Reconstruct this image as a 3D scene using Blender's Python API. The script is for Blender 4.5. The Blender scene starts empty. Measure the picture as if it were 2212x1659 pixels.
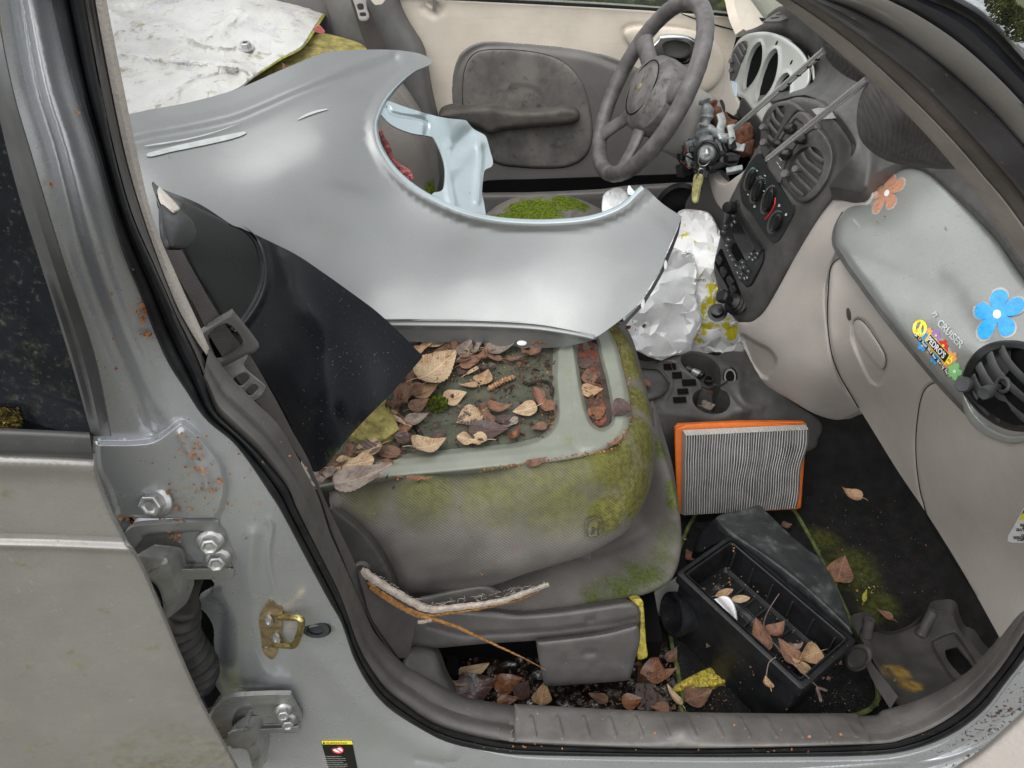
import bpy, bmesh, math, random
import numpy as np
from mathutils import Vector, Matrix, noise as mnoise
from mathutils.geometry import delaunay_2d_cdt
random.seed(7)
SC = bpy.context.scene
COL = SC.collection
# ------------------------------------------------------------------ camera
PITCH = math.radians(40); CAM = Vector((0.0, -0.48, 1.5)); F0 = 1597.0; CX0, CY0 = 1106.0, 829.5
FW = Vector((0, math.cos(PITCH), -math.sin(PITCH))); UP = Vector((0, math.sin(PITCH), math.cos(PITCH)))
cd = bpy.data.cameras.new('camera'); cam = bpy.data.objects.new('camera', cd); COL.objects.link(cam)
cam.location = CAM; cam.rotation_euler = (math.radians(50), 0, 0)
cd.sensor_width = 36; cd.lens = 36 * F0 / 2212; cd.clip_start = 0.02; cd.clip_end = 500
SC.camera = cam
# ------------------------------------------------------------------ sky, sun, exposure (overcast day)
SUN_EL, SUN_AZ = math.radians(64), math.radians(-140)
wd = bpy.data.worlds.new('World'); SC.world = wd; wd.use_nodes = True
wn = wd.node_tree; wn.nodes.clear()
wo = wn.nodes.new('ShaderNodeOutputWorld'); wb = wn.nodes.new('ShaderNodeBackground'); ws = wn.nodes.new('ShaderNodeTexSky')
ws.sky_type = 'NISHITA'; ws.sun_disc = False; ws.sun_elevation = SUN_EL; ws.sun_rotation = SUN_AZ
ws.air_density = 1.0; ws.dust_density = 2.0; ws.ozone_density = 1.0
wh = wn.nodes.new('ShaderNodeHueSaturation'); wh.inputs['Saturation'].default_value = 0.10
wn.links.new(ws.outputs[0], wh.inputs['Color']); wn.links.new(wh.outputs[0], wb.inputs[0]); wn.links.new(wb.outputs[0], wo.inputs[0])
wb.inputs[1].default_value = 0.15
sl = bpy.data.lights.new('sun', 'SUN'); so = bpy.data.objects.new('sun', sl); COL.objects.link(so)
sl.energy = 0.55; sl.angle = math.radians(70); sl.color = (1, 0.98, 0.95)
sd = Vector((math.sin(SUN_AZ) * math.cos(SUN_EL), math.cos(SUN_AZ) * math.cos(SUN_EL), math.sin(SUN_EL)))
so.rotation_euler = sd.to_track_quat('Z', 'Y').to_euler(); so.location = (0, 0, 6)
SC.view_settings.view_transform = 'Standard'; SC.view_settings.look = 'None'
SC.view_settings.exposure = 1.1; SC.view_settings.gamma = 1.0; SC.view_settings.use_curve_mapping = False
SC.cycles.max_bounces = 6; SC.cycles.use_denoising = True

# ------------------------------------------------------------------ tracing helpers: every traced point gets its real distance
def ray(px, py):
    return FW + Vector(((px - CX0) / F0, 0, 0)) + UP * ((CY0 - py) / F0)
def tval(px, py, k, v):
    r = ray(px, py)
    if k == 't': return v
    i = 'xyz'.index(k)
    return (v - CAM[i]) / r[i]
def Q(px, py, k, v): return CAM + ray(px, py) * tval(px, py, k, v)
def c(col, row, pts): return [(x / 3 + 737.333 * (col - 1), y / 3 + 553 * (row - 1)) for x, y in pts]
def cA(pts): return [(1525.1 + x / 6, 164.6 + y / 6) for x, y in pts]
def cB(pts): return [(1525.1 + x / 6, 427.9 + y / 6) for x, y in pts]
def cD(pts): return [(1920.1 + x * .1323, 548.6 + y * .1323) for x, y in pts]
def cK(pts): return [(1316.7 + x / 6, 713.2 + y / 6) for x, y in pts]
def cS(pts): return [(1404.4 + x * .1984, y * .1984) for x, y in pts]

class Dep:
    """depth over the traced outline: 1/t is linear over a plane, thin-plate blended between the given points"""
    def __init__(s, ctrl, off=0.0, lam=0.0):
        s.P = np.array([[a[0], a[1]] for a in ctrl], float) / 1000
        w = np.array([1 / tval(*a) for a in ctrl]); n = len(ctrl); s.off = off
        A = np.hstack([np.ones((n, 1)), s.P])
        if n <= 3:
            s.k = None; s.a = np.linalg.lstsq(A if n == 3 else A[:, :n], w, rcond=None)[0]
            s.a = np.concatenate([s.a, np.zeros(3 - len(s.a))])
        else:
            K = s.U(np.linalg.norm(s.P[:, None] - s.P[None], axis=2))
            K = K + lam * np.eye(n)
            M = np.block([[K, A], [A.T, np.zeros((3, 3))]])
            sol = np.linalg.lstsq(M, np.concatenate([w, np.zeros(3)]), rcond=None)[0]
            s.k = sol[:n]; s.a = sol[n:]
    @staticmethod
    def U(r):
        return np.where(r > 1e-9, r * r * np.log(np.maximum(r, 1e-9)), 0)
    def t(s, XY):
        X = np.asarray(XY, float).reshape(-1, 2) / 1000
        w = s.a[0] + X @ s.a[1:3]
        if s.k is not None:
            w = w + s.U(np.linalg.norm(X[:, None] - s.P[None], axis=2)) @ s.k
        t = 1 / w
        if s.off:
            rl = np.sqrt(1 + ((X[:, 0] * 1000 - CX0) / F0) ** 2 + ((CY0 - X[:, 1] * 1000) / F0) ** 2)
            t = t - s.off / rl
        return t
    def up(s, h):
        d = Dep.__new__(Dep); d.__dict__.update(s.__dict__); d.off = s.off + h; return d
def world(XY, t, h=0):
    XY = np.asarray(XY, float).reshape(-1, 2)
    u = (XY[:, 0] - CX0) / F0; v = (CY0 - XY[:, 1]) / F0
    R = np.array(FW)[None] + u[:, None] * np.array([1, 0, 0]) + v[:, None] * np.array(UP)[None]
    rl = np.linalg.norm(R, axis=1)
    return np.array(CAM)[None] + R * (t - h / rl)[:, None]
def at(px, py, dep, h=0):
    return Vector(world([(px, py)], dep.t([(px, py)]), h)[0])

def spl(pts, n=5, closed=True):
    """Catmull-Rom through points; a point given as (x, y, 1) stays a sharp corner"""
    P = [tuple(p) for p in pts]; N = len(P); out = []
    for i in range(N if closed else N - 1):
        p1, p2 = P[i], P[(i + 1) % N]
        p0 = P[(i - 1) % N] if (closed or i > 0) else p1
        p3 = P[(i + 2) % N] if (closed or i + 2 < N) else p2
        d = len(p1)
        sh = (d == 3 and len(CAMFLAG) == 0)
        if CORNER(p1): p0 = p1
        if CORNER(p2): p3 = p2
        for k in range(n):
            u = k / n; q = []
            for j in range(DIM(p1)):
                a, b, cc, e = p0[j], p1[j], p2[j], p3[j]
                q.append(.5 * (2 * b + (cc - a) * u + (2 * a - 5 * b + 4 * cc - e) * u * u + (3 * b - a - 3 * cc + e) * u ** 3))
            out.append(tuple(q))
    if not closed: out.append(tuple(P[-1][j] for j in range(DIM(P[-1]))))
    return out
CAMFLAG = []
def CORNER(p): return len(p) == 3 and p[2] == 'c'
def DIM(p): return 2 if CORNER(p) else len(p)
def spl3(pts, n=5, closed=False):
    return [Vector(q) for q in spl([tuple(p) for p in pts], n, closed)]
def resamp(P, n, closed=False):
    A = np.array(P, float)
    if closed: A = np.vstack([A, A[:1]])
    d = np.concatenate([[0], np.cumsum(np.linalg.norm(np.diff(A, axis=0), axis=1))])
    s = np.linspace(0, d[-1], n + (1 if closed else 0))
    R = np.stack([np.interp(s, d, A[:, j]) for j in range(A.shape[1])], 1)
    return R[:-1] if closed else R
def pdist(XY, line, closed=True):
    XY = np.asarray(XY, float); L = np.asarray(line, float)
    B = np.roll(L, -1, 0) if closed else L[1:]
    A = L if closed else L[:-1]
    best = np.full(len(XY), 1e9)
    for a, b in zip(A, B):
        ab = b - a; q = max(ab @ ab, 1e-12)
        s = np.clip(((XY - a) @ ab) / q, 0, 1)
        d = np.linalg.norm(XY - (a + s[:, None] * ab), axis=1)
        best = np.minimum(best, d)
    return best
def inside(XY, poly):
    XY = np.asarray(XY, float); P = np.asarray(poly, float); r = np.zeros(len(XY), bool)
    j = len(P) - 1
    for i in range(len(P)):
        xi, yi = P[i]; xj, yj = P[j]
        if yi != yj:
            m = ((yi > XY[:, 1]) != (yj > XY[:, 1])) & (XY[:, 0] < (xj - xi) * (XY[:, 1] - yi) / (yj - yi) + xi)
            r ^= m
        j = i
    return r
def sstep(x): x = np.clip(x, 0, 1); return x * x * (3 - 2 * x)

# relief features -------------------------------------------------
def crease(line, w, h, closed=False, n=6):
    L = spl(line, n, closed)
    def f(XY): return h * np.exp(-(pdist(XY, L, closed) / w) ** 2)
    ln = np.linalg.norm(np.diff(np.array(L + (L[:1] if closed else [])), axis=0), axis=1).sum()
    R = resamp(L, max(6, int(len(L)), int(ln / max(w * .8, 3))), closed)
    pts = []
    T = np.gradient(R, axis=0); T = T / np.maximum(np.linalg.norm(T, axis=1, keepdims=True), 1e-9); N = np.stack([-T[:, 1], T[:, 0]], 1)
    for o in (-2, -1, -.5, 0, .5, 1, 2): pts += [tuple(p) for p in R + N * w * o]
    return f, pts
def raised(poly, edge, h, n=4):
    L = spl(poly, n, True)
    def f(XY):
        d = pdist(XY, L); s = np.where(inside(XY, L), d, -d)
        return h * sstep((s + edge / 2) / edge)
    ln = np.linalg.norm(np.diff(np.array(L + L[:1]), axis=0), axis=1).sum()
    R = resamp(L, max(10, int(len(L)), int(ln / max(edge * .5, 2.5))), True)
    T = np.roll(R, -1, 0) - np.roll(R, 1, 0); T = T / np.maximum(np.linalg.norm(T, axis=1, keepdims=True), 1e-9); N = np.stack([-T[:, 1], T[:, 0]], 1)
    pts = []
    for o in (-.5, -.25, 0, .25, .5): pts += [tuple(p) for p in R + N * edge * o]
    return f, pts
def wob(amp, sc, seed=0):
    def f(XY):
        return np.array([amp * mnoise.fractal(Vector((x / sc, y / sc, seed)), 0.8, 2.0, 3) for x, y in XY])
    return f, []

# ------------------------------------------------------------------ object helpers
def link(name, me, mat, parent=None):
    o = bpy.data.objects.new(name, me); COL.objects.link(o)
    if mat is not None and not me.materials: me.materials.append(mat)
    if parent is not None:
        o.parent = parent
        o.matrix_parent_inverse = Matrix.Translation(-wloc(parent))
    return o
def wloc(o):
    return Vector(o['_w']) if '_w' in o.keys() else Vector((0, 0, 0))
def mesh(name, V, Fc, mat, parent=None, smooth=True, sharp=38):
    me = bpy.data.meshes.new(name); me.from_pydata([tuple(v) for v in V], [], [tuple(f) for f in Fc]); me.update()
    if smooth:
        me.shade_smooth(); me.set_sharp_from_angle(angle=math.radians(sharp))
    return link(name, me, mat, parent)
def thing(name, label, cat, loc=(0, 0, 0), group=None, kind=None):
    o = bpy.data.objects.new(name, None); COL.objects.link(o); o.empty_display_size = .05
    o.location = loc; o['_w'] = tuple(loc)
    return tag(o, label, cat, group, kind)
def tag(o, label=None, cat=None, group=None, kind=None):
    if label: o['label'] = label
    if cat: o['category'] = cat
    if group: o['group'] = group
    if kind: o['kind'] = kind
    return o
def sub(name, parent, label=None):
    o = bpy.data.objects.new(name, None); COL.objects.link(o); o.parent = parent; o['_w'] = (0, 0, 0)
    o.matrix_parent_inverse = Matrix.Translation(-wloc(parent))
    if label: o['label'] = label
    return o

def relief(name, outline, dep, mat, parent=None, thick=.004, tdir=None, roll=None, holes=(), feats=(), res=10, n=5, sharp=38, hfun=None, scatter=None):
    OL = np.array(spl(outline, n)); OL = resamp(OL, max(12, int(np.linalg.norm(np.diff(np.vstack([OL, OL[:1]]), axis=0), axis=1).sum() / (res * .6))), True) if n > 1 else np.array([p[:2] for p in outline], float)
    if n <= 1:
        R = []
        for i in range(len(OL)):
            a, b = OL[i], OL[(i + 1) % len(OL)]; k = max(1, int(np.linalg.norm(b - a) / res))
            R += [a + (b - a) * j / k for j in range(k)]
        OL = np.array(R)
    HL = [resamp(spl(h, 4), max(10, int(len(spl(h, 4)) * 1)), True) for h in holes]
    x0, y0 = OL.min(0); x1, y1 = OL.max(0)
    gx, gy = np.meshgrid(np.arange(x0 + res / 2, x1, res), np.arange(y0 + res / 2, y1, res)); gx[::2] += res / 2
    G = np.stack([gx.ravel(), gy.ravel()], 1)
    if scatter:
        sp_x, sp_y, an, sd_ = scatter; rg_ = np.random.default_rng(sd_); D_ = max(x1 - x0, y1 - y0); ux, uy = np.meshgrid(np.arange(-D_, D_, sp_x), np.arange(-D_, D_, sp_y))
        U_ = np.stack([ux.ravel() + rg_.uniform(-.5, .5, ux.size) * sp_x, uy.ravel() + rg_.uniform(-.5, .5, ux.size) * sp_y], 1); ca, sa = math.cos(an), math.sin(an)
        G = U_ @ np.array([[ca, sa], [-sa, ca]]) + np.array([(x0 + x1) / 2, (y0 + y1) / 2])
    ex = []
    if roll:
        T = np.roll(OL, -1, 0) - np.roll(OL, 1, 0); T = T / np.maximum(np.linalg.norm(T, axis=1, keepdims=True), 1e-9); N = np.stack([-T[:, 1], T[:, 0]], 1)
        for o in (.04, .13, .28, .5, .8):
            for sg in (1, -1):
                K = OL + N * roll[0] * o * sg
                K = K[inside(K, OL)]
                if len(K): K = K[pdist(K, OL) > roll[0] * o * .93]; ex.append(K)
    fe = [f for f in feats]
    fp = [np.array(f[1]) for f in fe if len(f[1])]
    for K in fp: ex.append(K)
    S = np.vstack([G] + [k for k in ex if len(k)]) if ex else G
    S = S[inside(S, OL)]; S = S[pdist(S, OL) > min(res * .3, 1.2 if not roll else roll[0] * .035)]
    for h in HL:
        if len(S): S = S[~inside(S, h)]; S = S[pdist(S, h) > min(res * .3, 1.2)]
    # thin out near-duplicates
    if ex:
        key = np.round(S / max(.6, res * .12)).astype(int); _, idx = np.unique(key, axis=0, return_index=True); S = S[idx]
    allv = [OL] + HL + [S]; edges = []; base = 0
    for L in [OL] + HL:
        k = len(L); edges += [(base + i, base + (i + 1) % k) for i in range(k)]; base += k
    AV = np.vstack(allv)
    r = delaunay_2d_cdt([Vector(p) for p in AV.tolist()], edges, [], 0, 1e-5)
    V2 = np.array([tuple(v) for v in r[0]]); Fs = r[2]
    T3 = np.array([f for f in Fs if len(f) == 3])
    cen = V2[T3].mean(1); ok = inside(cen, OL)
    for h in HL: ok &= ~inside(cen, h)
    T3 = T3[ok]
    a2 = (V2[T3[:, 1], 0] - V2[T3[:, 0], 0]) * (V2[T3[:, 2], 1] - V2[T3[:, 0], 1]) - (V2[T3[:, 2], 0] - V2[T3[:, 0], 0]) * (V2[T3[:, 1], 1] - V2[T3[:, 0], 1])
    T3 = np.where((a2 > 0)[:, None], T3[:, ::-1], T3)
    def surf(Xq):
        hq = np.zeros(len(Xq))
        for f in fe: hq = hq + f[0](Xq)
        if hfun: hq = hq + hfun(Xq)
        if roll:
            dq = pdist(Xq, OL); q = np.clip(dq / roll[0], 0, 1); hq = hq - roll[1] * (1 - np.sqrt(np.maximum(0, 1 - (1 - q) ** 2)))
        return world(Xq, dep.t(Xq), hq)
    W = surf(V2); NR = None
    if not scatter and len(V2) > 30:
        e_ = .45; dx = np.array([e_, 0]); dy = np.array([0, e_]); ed_ = pdist(V2, OL)
        for hh in HL: ed_ = np.minimum(ed_, pdist(V2, hh))
        inn = ed_ > e_ * 1.05
        NR = np.zeros((len(V2), 3)); Vi = V2[inn]
        if len(Vi) > 4:
            c_ = np.cross(surf(Vi + dx) - surf(Vi - dx), surf(Vi + dy) - surf(Vi - dy))
            c_ /= np.maximum(np.linalg.norm(c_, axis=1, keepdims=True), 1e-12)
            c_[np.einsum('ij,ij->i', c_, np.array(CAM) - W[inn]) < 0] *= -1
            NR[inn] = c_
            out = np.where(~inn)[0]
            near = np.array([np.argmin(((Vi - V2[i]) ** 2).sum(1)) for i in out], int) if len(out) else np.zeros(0, int)
            if len(out):
                dv = Vi[near] - V2[out]; dl = np.maximum(np.linalg.norm(dv, axis=1, keepdims=True), 1e-6); Vo = V2[out] + dv / dl * np.minimum(dl, e_ * 2.2)
                co = np.cross(surf(Vo + dx) - surf(Vo - dx), surf(Vo + dy) - surf(Vo - dy)); co /= np.maximum(np.linalg.norm(co, axis=1, keepdims=True), 1e-12)
                co[np.einsum('ij,ij->i', co, np.array(CAM) - W[out]) < 0] *= -1
                NR[out] = co
        else: NR = None
    if tdir is None:
        e = np.cross(W[T3[:, 1]] - W[T3[:, 0]], W[T3[:, 2]] - W[T3[:, 0]]).sum(0); e = e / max(np.linalg.norm(e), 1e-12)
        cdir = W.mean(0) - np.array(CAM)
        if e @ cdir < 0: e = -e
        tdir = e
    td = np.array(tdir, float) * thick
    nv = len(W); VV = W.tolist(); FF = [tuple(f) for f in T3.tolist()]; nfront = len(FF)
    if thick:
        VV += (W + td).tolist()
        FF += [(f[2] + nv, f[1] + nv, f[0] + nv) for f in T3.tolist()]
        ed = {}
        for f in T3.tolist():
            for a, b in ((f[0], f[1]), (f[1], f[2]), (f[2], f[0])):
                if (b, a) in ed: del ed[(b, a)]
                else: ed[(a, b)] = 1
        if NR is None: FF += [(b, a, a + nv, b + nv) for a, b in ed]
        else:
            mp_ = {}
            for a, b in ed:
                for q in (a, b):
                    if q not in mp_: mp_[q] = len(VV); VV.append(W[q].tolist()); VV.append((W[q] + td).tolist())
            FF += [(mp_[b], mp_[a], mp_[a] + 1, mp_[b] + 1) for a, b in ed]
    o = mesh(name, VV, FF, mat, parent, sharp=sharp)
    if NR is not None:
        me = o.data; ln = np.zeros((len(me.loops), 3)); vi = np.zeros(len(me.loops), int); me.loops.foreach_get('vertex_index', vi)
        k = nfront * 3; fr = NR[vi[:k]]
        # winding: face normals point towards or away from the viewer
        p0 = me.polygons[0]; w0 = np.array(CAM) - W[T3[:, 0]]
        gn = np.cross(W[T3[:, 1]] - W[T3[:, 0]], W[T3[:, 2]] - W[T3[:, 0]]); sg = np.where(np.einsum('ij,ij->i', gn, NR[T3].mean(1)) < 0, -1.0, 1.0)
        ln[:k] = fr * np.repeat(sg, 3)[:, None]
        me.normals_split_custom_set(ln.tolist())
    return o

def band(name, A, B, dA, dB, prof, mat, parent=None, n=60, closed=False, back=.006, spn=5, dA2=None, hvar=None):
    """surface lofted between two traced edges; prof = [(s across, height towards the viewer)]"""
    a = resamp(spl(A, spn, False), n); b = resamp(spl(B, spn, False), n)
    ta, tb = dA.t(a), dB.t(b)
    wa, wb = world(a, ta), world(b, tb)
    V = []; m = len(prof)
    for i in range(n):
        hv = hvar(i / (n - 1)) if hvar else 1
        for s, h in prof:
            p = wa[i] * (1 - s) + wb[i] * s
            r = np.array(CAM) - p; r /= np.linalg.norm(r)
            V.append(p + r * h * hv)
    nv = len(V); Fc = []
    for i in range(n - 1):
        for j in range(m - 1):
            q = i * m + j; Fc.append((q, q + 1, q + m + 1, q + m))
    if back:
        for v in list(V):
            r = np.array(CAM) - v; r /= np.linalg.norm(r); V.append(v - r * back)
        for i in range(n - 1):
            for j in range(m - 1):
                q = nv + i * m + j; Fc.append((q, q + m, q + m + 1, q + 1))
            for j in (0, m - 1):
                q = i * m + j; Fc.append((q, q + m, q + m + nv, q + nv))
        for i in (0, n - 1):
            for j in range(m - 1):
                q = i * m + j; Fc.append((q, q + 1, q + 1 + nv, q + nv))
    return mesh(name, V, Fc, mat, parent, sharp=50)
def rnd(w=.2, h=.006, k=5):
    """rounded profile: height h with edges rounded over fraction w"""
    L = [(w * (1 - math.cos(math.pi / 2 * i / k)), h * math.sin(math.pi / 2 * i / k)) for i in range(k + 1)]
    return L + [(1 - s, hh) for s, hh in reversed(L)]

def frame_path(P):
    T = [(P[min(i + 1, len(P) - 1)] - P[max(i - 1, 0)]).normalized() for i in range(len(P))]
    up = Vector((0, 0, 1)) if abs(T[0].z) < .9 else Vector((1, 0, 0))
    N = [(up - T[0] * up.dot(T[0])).normalized()]
    for i in range(1, len(P)):
        v = N[-1] - T[i] * N[-1].dot(T[i]); N.append(v.normalized() if v.length > 1e-6 else N[-1])
    return T, N, [T[i].cross(N[i]) for i in range(len(P))]
def tube_data(P, r, seg=12, flat=1.0, up=None, closed=False):
    P = [Vector(p) for p in P]; T, N, B = frame_path(P); V = []; Fc = []
    if up is not None:
        up = Vector(up)
        N = [(up - t * up.dot(t)).normalized() for t in T]; B = [T[i].cross(N[i]) for i in range(len(P))]
    for i, p in enumerate(P):
        rr = r[i] if isinstance(r, (list, tuple, np.ndarray)) else r
        for k in range(seg):
            a = 2 * math.pi * k / seg
            V.append(p + N[i] * (math.cos(a) * rr * flat) + B[i] * (math.sin(a) * rr))
    m = len(P)
    for i in range(m - 1 + (1 if closed else 0)):
        for k in range(seg):
            Fc.append((i * seg + k, i * seg + (k + 1) % seg, ((i + 1) % m) * seg + (k + 1) % seg, ((i + 1) % m) * seg + k))
    if not closed:
        Fc.append(tuple(reversed(range(seg)))); Fc.append(tuple((m - 1) * seg + k for k in range(seg)))
    return V, Fc
def tube(name, P, r, mat, parent=None, seg=12, flat=1.0, up=None, closed=False):
    V, Fc = tube_data(P, r, seg, flat, up, closed); return mesh(name, V, Fc, mat, parent, sharp=50)
def basis(z, x=None):
    z = Vector(z).normalized(); x = Vector(x) if x is not None else (Vector((1, 0, 0)) if abs(z.x) < .8 else Vector((0, 1, 0)))
    x = (x - z * x.dot(z)).normalized(); return x, z.cross(x), z
def lathe_data(o, ax, prof, seg=32, sx=1, sy=1, x=None):
    o = Vector(o); X, Yv, Z = basis(ax, x); V = []; Fc = []
    for r, h in prof:
        for k in range(seg):
            a = 2 * math.pi * k / seg; V.append(o + X * (r * sx * math.cos(a)) + Yv * (r * sy * math.sin(a)) + Z * h)
    for i in range(len(prof) - 1):
        for k in range(seg): Fc.append((i * seg + k, i * seg + (k + 1) % seg, (i + 1) * seg + (k + 1) % seg, (i + 1) * seg + k))
    Fc.append(tuple(reversed(range(seg)))); Fc.append(tuple((len(prof) - 1) * seg + k for k in range(seg)))
    return V, Fc
def lathe(name, o, ax, prof, mat, parent=None, seg=32, sx=1, sy=1, x=None, sharp=38):
    V, Fc = lathe_data(o, ax, prof, seg, sx, sy, x); return mesh(name, V, Fc, mat, parent, sharp=sharp)
def box_data(o, X, Yv, Z):
    o = Vector(o); V = [o + X * a + Yv * b + Z * cc for cc in (-.5, .5) for b in (-.5, .5) for a in (-.5, .5)]
    return V, [(0, 2, 3, 1), (4, 5, 7, 6), (0, 1, 5, 4), (2, 6, 7, 3), (0, 4, 6, 2), (1, 3, 7, 5)]
def join(parts):
    V = []; Fc = []
    for v, f in parts:
        b = len(V); V += list(v); Fc += [tuple(i + b for i in q) for q in f]
    return V, Fc
def bevel(o, w=.002, seg=2):
    m = o.modifiers.new('bevel', 'BEVEL'); m.width = w; m.segments = seg; m.limit_method = 'ANGLE'; m.angle_limit = math.radians(35); return o
def hexbolt(name, o, ax, r, h, mat, parent, flange=True, collar=0):
    o = Vector(o); ax = Vector(ax).normalized(); P = []
    if flange: P.append(lathe_data(o, ax, [(r * 1.45, 0), (r * 1.45, h * .15), (r * 1.1, h * .35)], 28))
    V, Fc = lathe_data(o, ax, [(r, h * .2), (r, h * .92), (r * .86, h), (r * .6, h), (r * .5, h * .9)], 6); P.append((V, Fc))
    V, Fc = join(P); return bevel(mesh(name, V, Fc, mat, parent, sharp=25), r * .06, 1)
def pit(name, outline, dep, vec, mat, parent=None, n=4, shrink=1.0, floor=True):
    L = resamp(spl(outline, n), max(16, len(spl(outline, n))), True)
    W = world(L, dep.t(L)); v = np.array(vec, float); cen = W.mean(0)
    B = cen + (W - cen) * shrink + v; k = len(W)
    M = W + v * .5; M = (W * .5 + B * .5)
    V = W.tolist() + M.tolist() + B.tolist(); Fc = []
    for q in (0, k):
        Fc += [(q + i, q + (i + 1) % k, q + k + (i + 1) % k, q + k + i) for i in range(k)]
    if floor: Fc.append(tuple(range(2 * k, 3 * k)))
    return mesh(name, V, Fc, mat, parent, sharp=50)
def text_data(s, o, X, Yv, size, ext=.0003, spacing=1.0, shear=0, bold=0):
    cu = bpy.data.curves.new('lettering', 'FONT'); cu.body = s; cu.size = size; cu.extrude = ext; cu.space_character = spacing; cu.shear = shear; cu.resolution_u = 3; cu.offset = bold
    ob = bpy.data.objects.new('lettering', cu); COL.objects.link(ob); bpy.context.view_layer.update()
    me = ob.evaluated_get(bpy.context.evaluated_depsgraph_get()).to_mesh()
    X = Vector(X).normalized(); Yv = Vector(Yv); Yv = (Yv - X * Yv.dot(X)).normalized(); Z = X.cross(Yv)
    V = [Vector(o) + X * v.co.x + Yv * v.co.y + Z * v.co.z for v in me.vertices]; Fc = [tuple(p.vertices) for p in me.polygons]
    ob.evaluated_get(bpy.context.evaluated_depsgraph_get()).to_mesh_clear(); bpy.data.objects.remove(ob); bpy.data.curves.remove(cu)
    return V, Fc
def text(name, s, o, X, Yv, size, mat, parent, **k):
    V, Fc = text_data(s, o, X, Yv, size, **k); return mesh(name, V, Fc, mat, parent, smooth=False)

# ------------------------------------------------------------------ procedural materials
def rgb(*a): return (a[0], a[1], a[2], 1)
def mat(name, col, rough=.5, metal=0, coat=0, var=.15, vsc=25, grain=None, masks=(), specks=None, spec=.5, twill=None, col2=None, flake=None, trans=0, sub_=0, streak=None, coatr=.08, scr=None, alpha=None):
    m = bpy.data.materials.new(name); m.use_nodes = True; nt = m.node_tree; N = nt.nodes; L = nt.links
    bs = N['Principled BSDF']; geo = N.new('ShaderNodeNewGeometry'); P = geo.outputs['Position']
    def noise(scale, detail=4, rough=.55, vec=None, off=0):
        t = N.new('ShaderNodeTexNoise'); t.inputs['Scale'].default_value = scale; t.inputs['Detail'].default_value = detail; t.inputs['Roughness'].default_value = rough
        src = vec or P
        if off:
            a = N.new('ShaderNodeVectorMath'); a.operation = 'ADD'; L.new(src, a.inputs[0]); a.inputs[1].default_value = (off, off * .7, -off); src = a.outputs[0]
        L.new(src, t.inputs['Vector']); return t.outputs['Fac']
    def ramp(src, a, b, lo=0, hi=1):
        r = N.new('ShaderNodeMapRange'); r.interpolation_type = 'SMOOTHSTEP'; L.new(src, r.inputs[0]); r.inputs[1].default_value = a; r.inputs[2].default_value = b; r.inputs[3].default_value = lo; r.inputs[4].default_value = hi; return r.outputs[0]
    def mixc(f, a, b, mode='MIX'):
        x = N.new('ShaderNodeMix'); x.data_type = 'RGBA'; x.blend_type = mode
        if isinstance(f, (int, float)): x.inputs[0].default_value = f
        else: L.new(f, x.inputs[0])
        for i, q in ((6, a), (7, b)):
            if isinstance(q, tuple): x.inputs[i].default_value = q
            else: L.new(q, x.inputs[i])
        return x.outputs[2]
    def math_(op, a, b=None):
        x = N.new('ShaderNodeMath'); x.operation = op
        for i, q in enumerate((a, b)):
            if q is None: continue
            if isinstance(q, (int, float)): x.inputs[i].default_value = q
            else: L.new(q, x.inputs[i])
        return x.outputs[0]
    base = rgb(*col); c2 = rgb(*(col2 or tuple(q * (1 - var * 1.6) for q in col))); c1 = rgb(*tuple(min(1, q * (1 + var * .6)) for q in col))
    cur = mixc(ramp(noise(vsc, 6, .6), .3, .7), c1, c2) if var or col2 else mixc(0.0, base, base)
    rg = None; height = None
    roughv = rough
    for k, mk in enumerate(masks):
        # mk: dict(col, cen=[((x,y,z), r), ...] or None, sc, lo, hi, rough, hard)
        nz = noise(mk.get('sc', 30), 6, .65, off=3.1 * (k + 1))
        if mk.get('cen'):
            tot = None
            for cn, rr in mk['cen']:
                d = N.new('ShaderNodeVectorMath'); d.operation = 'DISTANCE'; L.new(P, d.inputs[0]); d.inputs[1].default_value = cn
                q = ramp(d.outputs['Value'], rr, rr * .15)
                tot = q if tot is None else math_('MAXIMUM', tot, q)
            nz = math_('ADD', math_('MULTIPLY', nz, mk.get('nw', .9)), math_('MULTIPLY', tot, mk.get('cw', .75)))
        if mk.get('band'):
            ax, a, b = mk['band']; sp = N.new('ShaderNodeSeparateXYZ'); L.new(P, sp.inputs[0]); q = ramp(sp.outputs['XYZ'.index(ax.upper())], a, b)
            nz = math_('MULTIPLY', nz, q)
        f = ramp(nz, mk.get('lo', .5), mk.get('hi', .65), 0, mk.get('amt', 1))
        if mk.get('break'): f = math_('MULTIPLY', f, ramp(noise(mk['break'], 3, .6, off=9.3 + k), .35, .6, .25, 1))
        mc = mk['col']
        tgt = mixc(ramp(noise(mk.get('vs', 90), 4, .6, off=5.5 + k), .35, .65), rgb(*mc), rgb(*tuple(q * mk.get('dk', .45) for q in mc)))
        cur = mixc(f, cur, tgt)
        if 'rough' in mk:
            a = math_('MULTIPLY', f, mk['rough'] - rough); roughv = math_('ADD', a, roughv)
        mk['_f'] = f
    if specks:
        scs, thr, sc_col = specks
        v = N.new('ShaderNodeTexVoronoi'); v.inputs['Scale'].default_value = scs; v.inputs['Randomness'].default_value = 1; L.new(P, v.inputs['Vector'])
        f = ramp(v.outputs['Distance'], thr, thr * .6)
        gate = ramp(noise(scs * .12, 2, .5, off=7), .48, .6)
        cur = mixc(math_('MULTIPLY', f, gate), cur, rgb(*sc_col))
    hs = []
    if flake:
        nz = N.new('ShaderNodeTexVoronoi'); nz.inputs['Scale'].default_value = 1400; L.new(P, nz.inputs['Vector'])
        cur = mixc(.10, cur, nz.outputs['Color'], 'OVERLAY')
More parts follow.
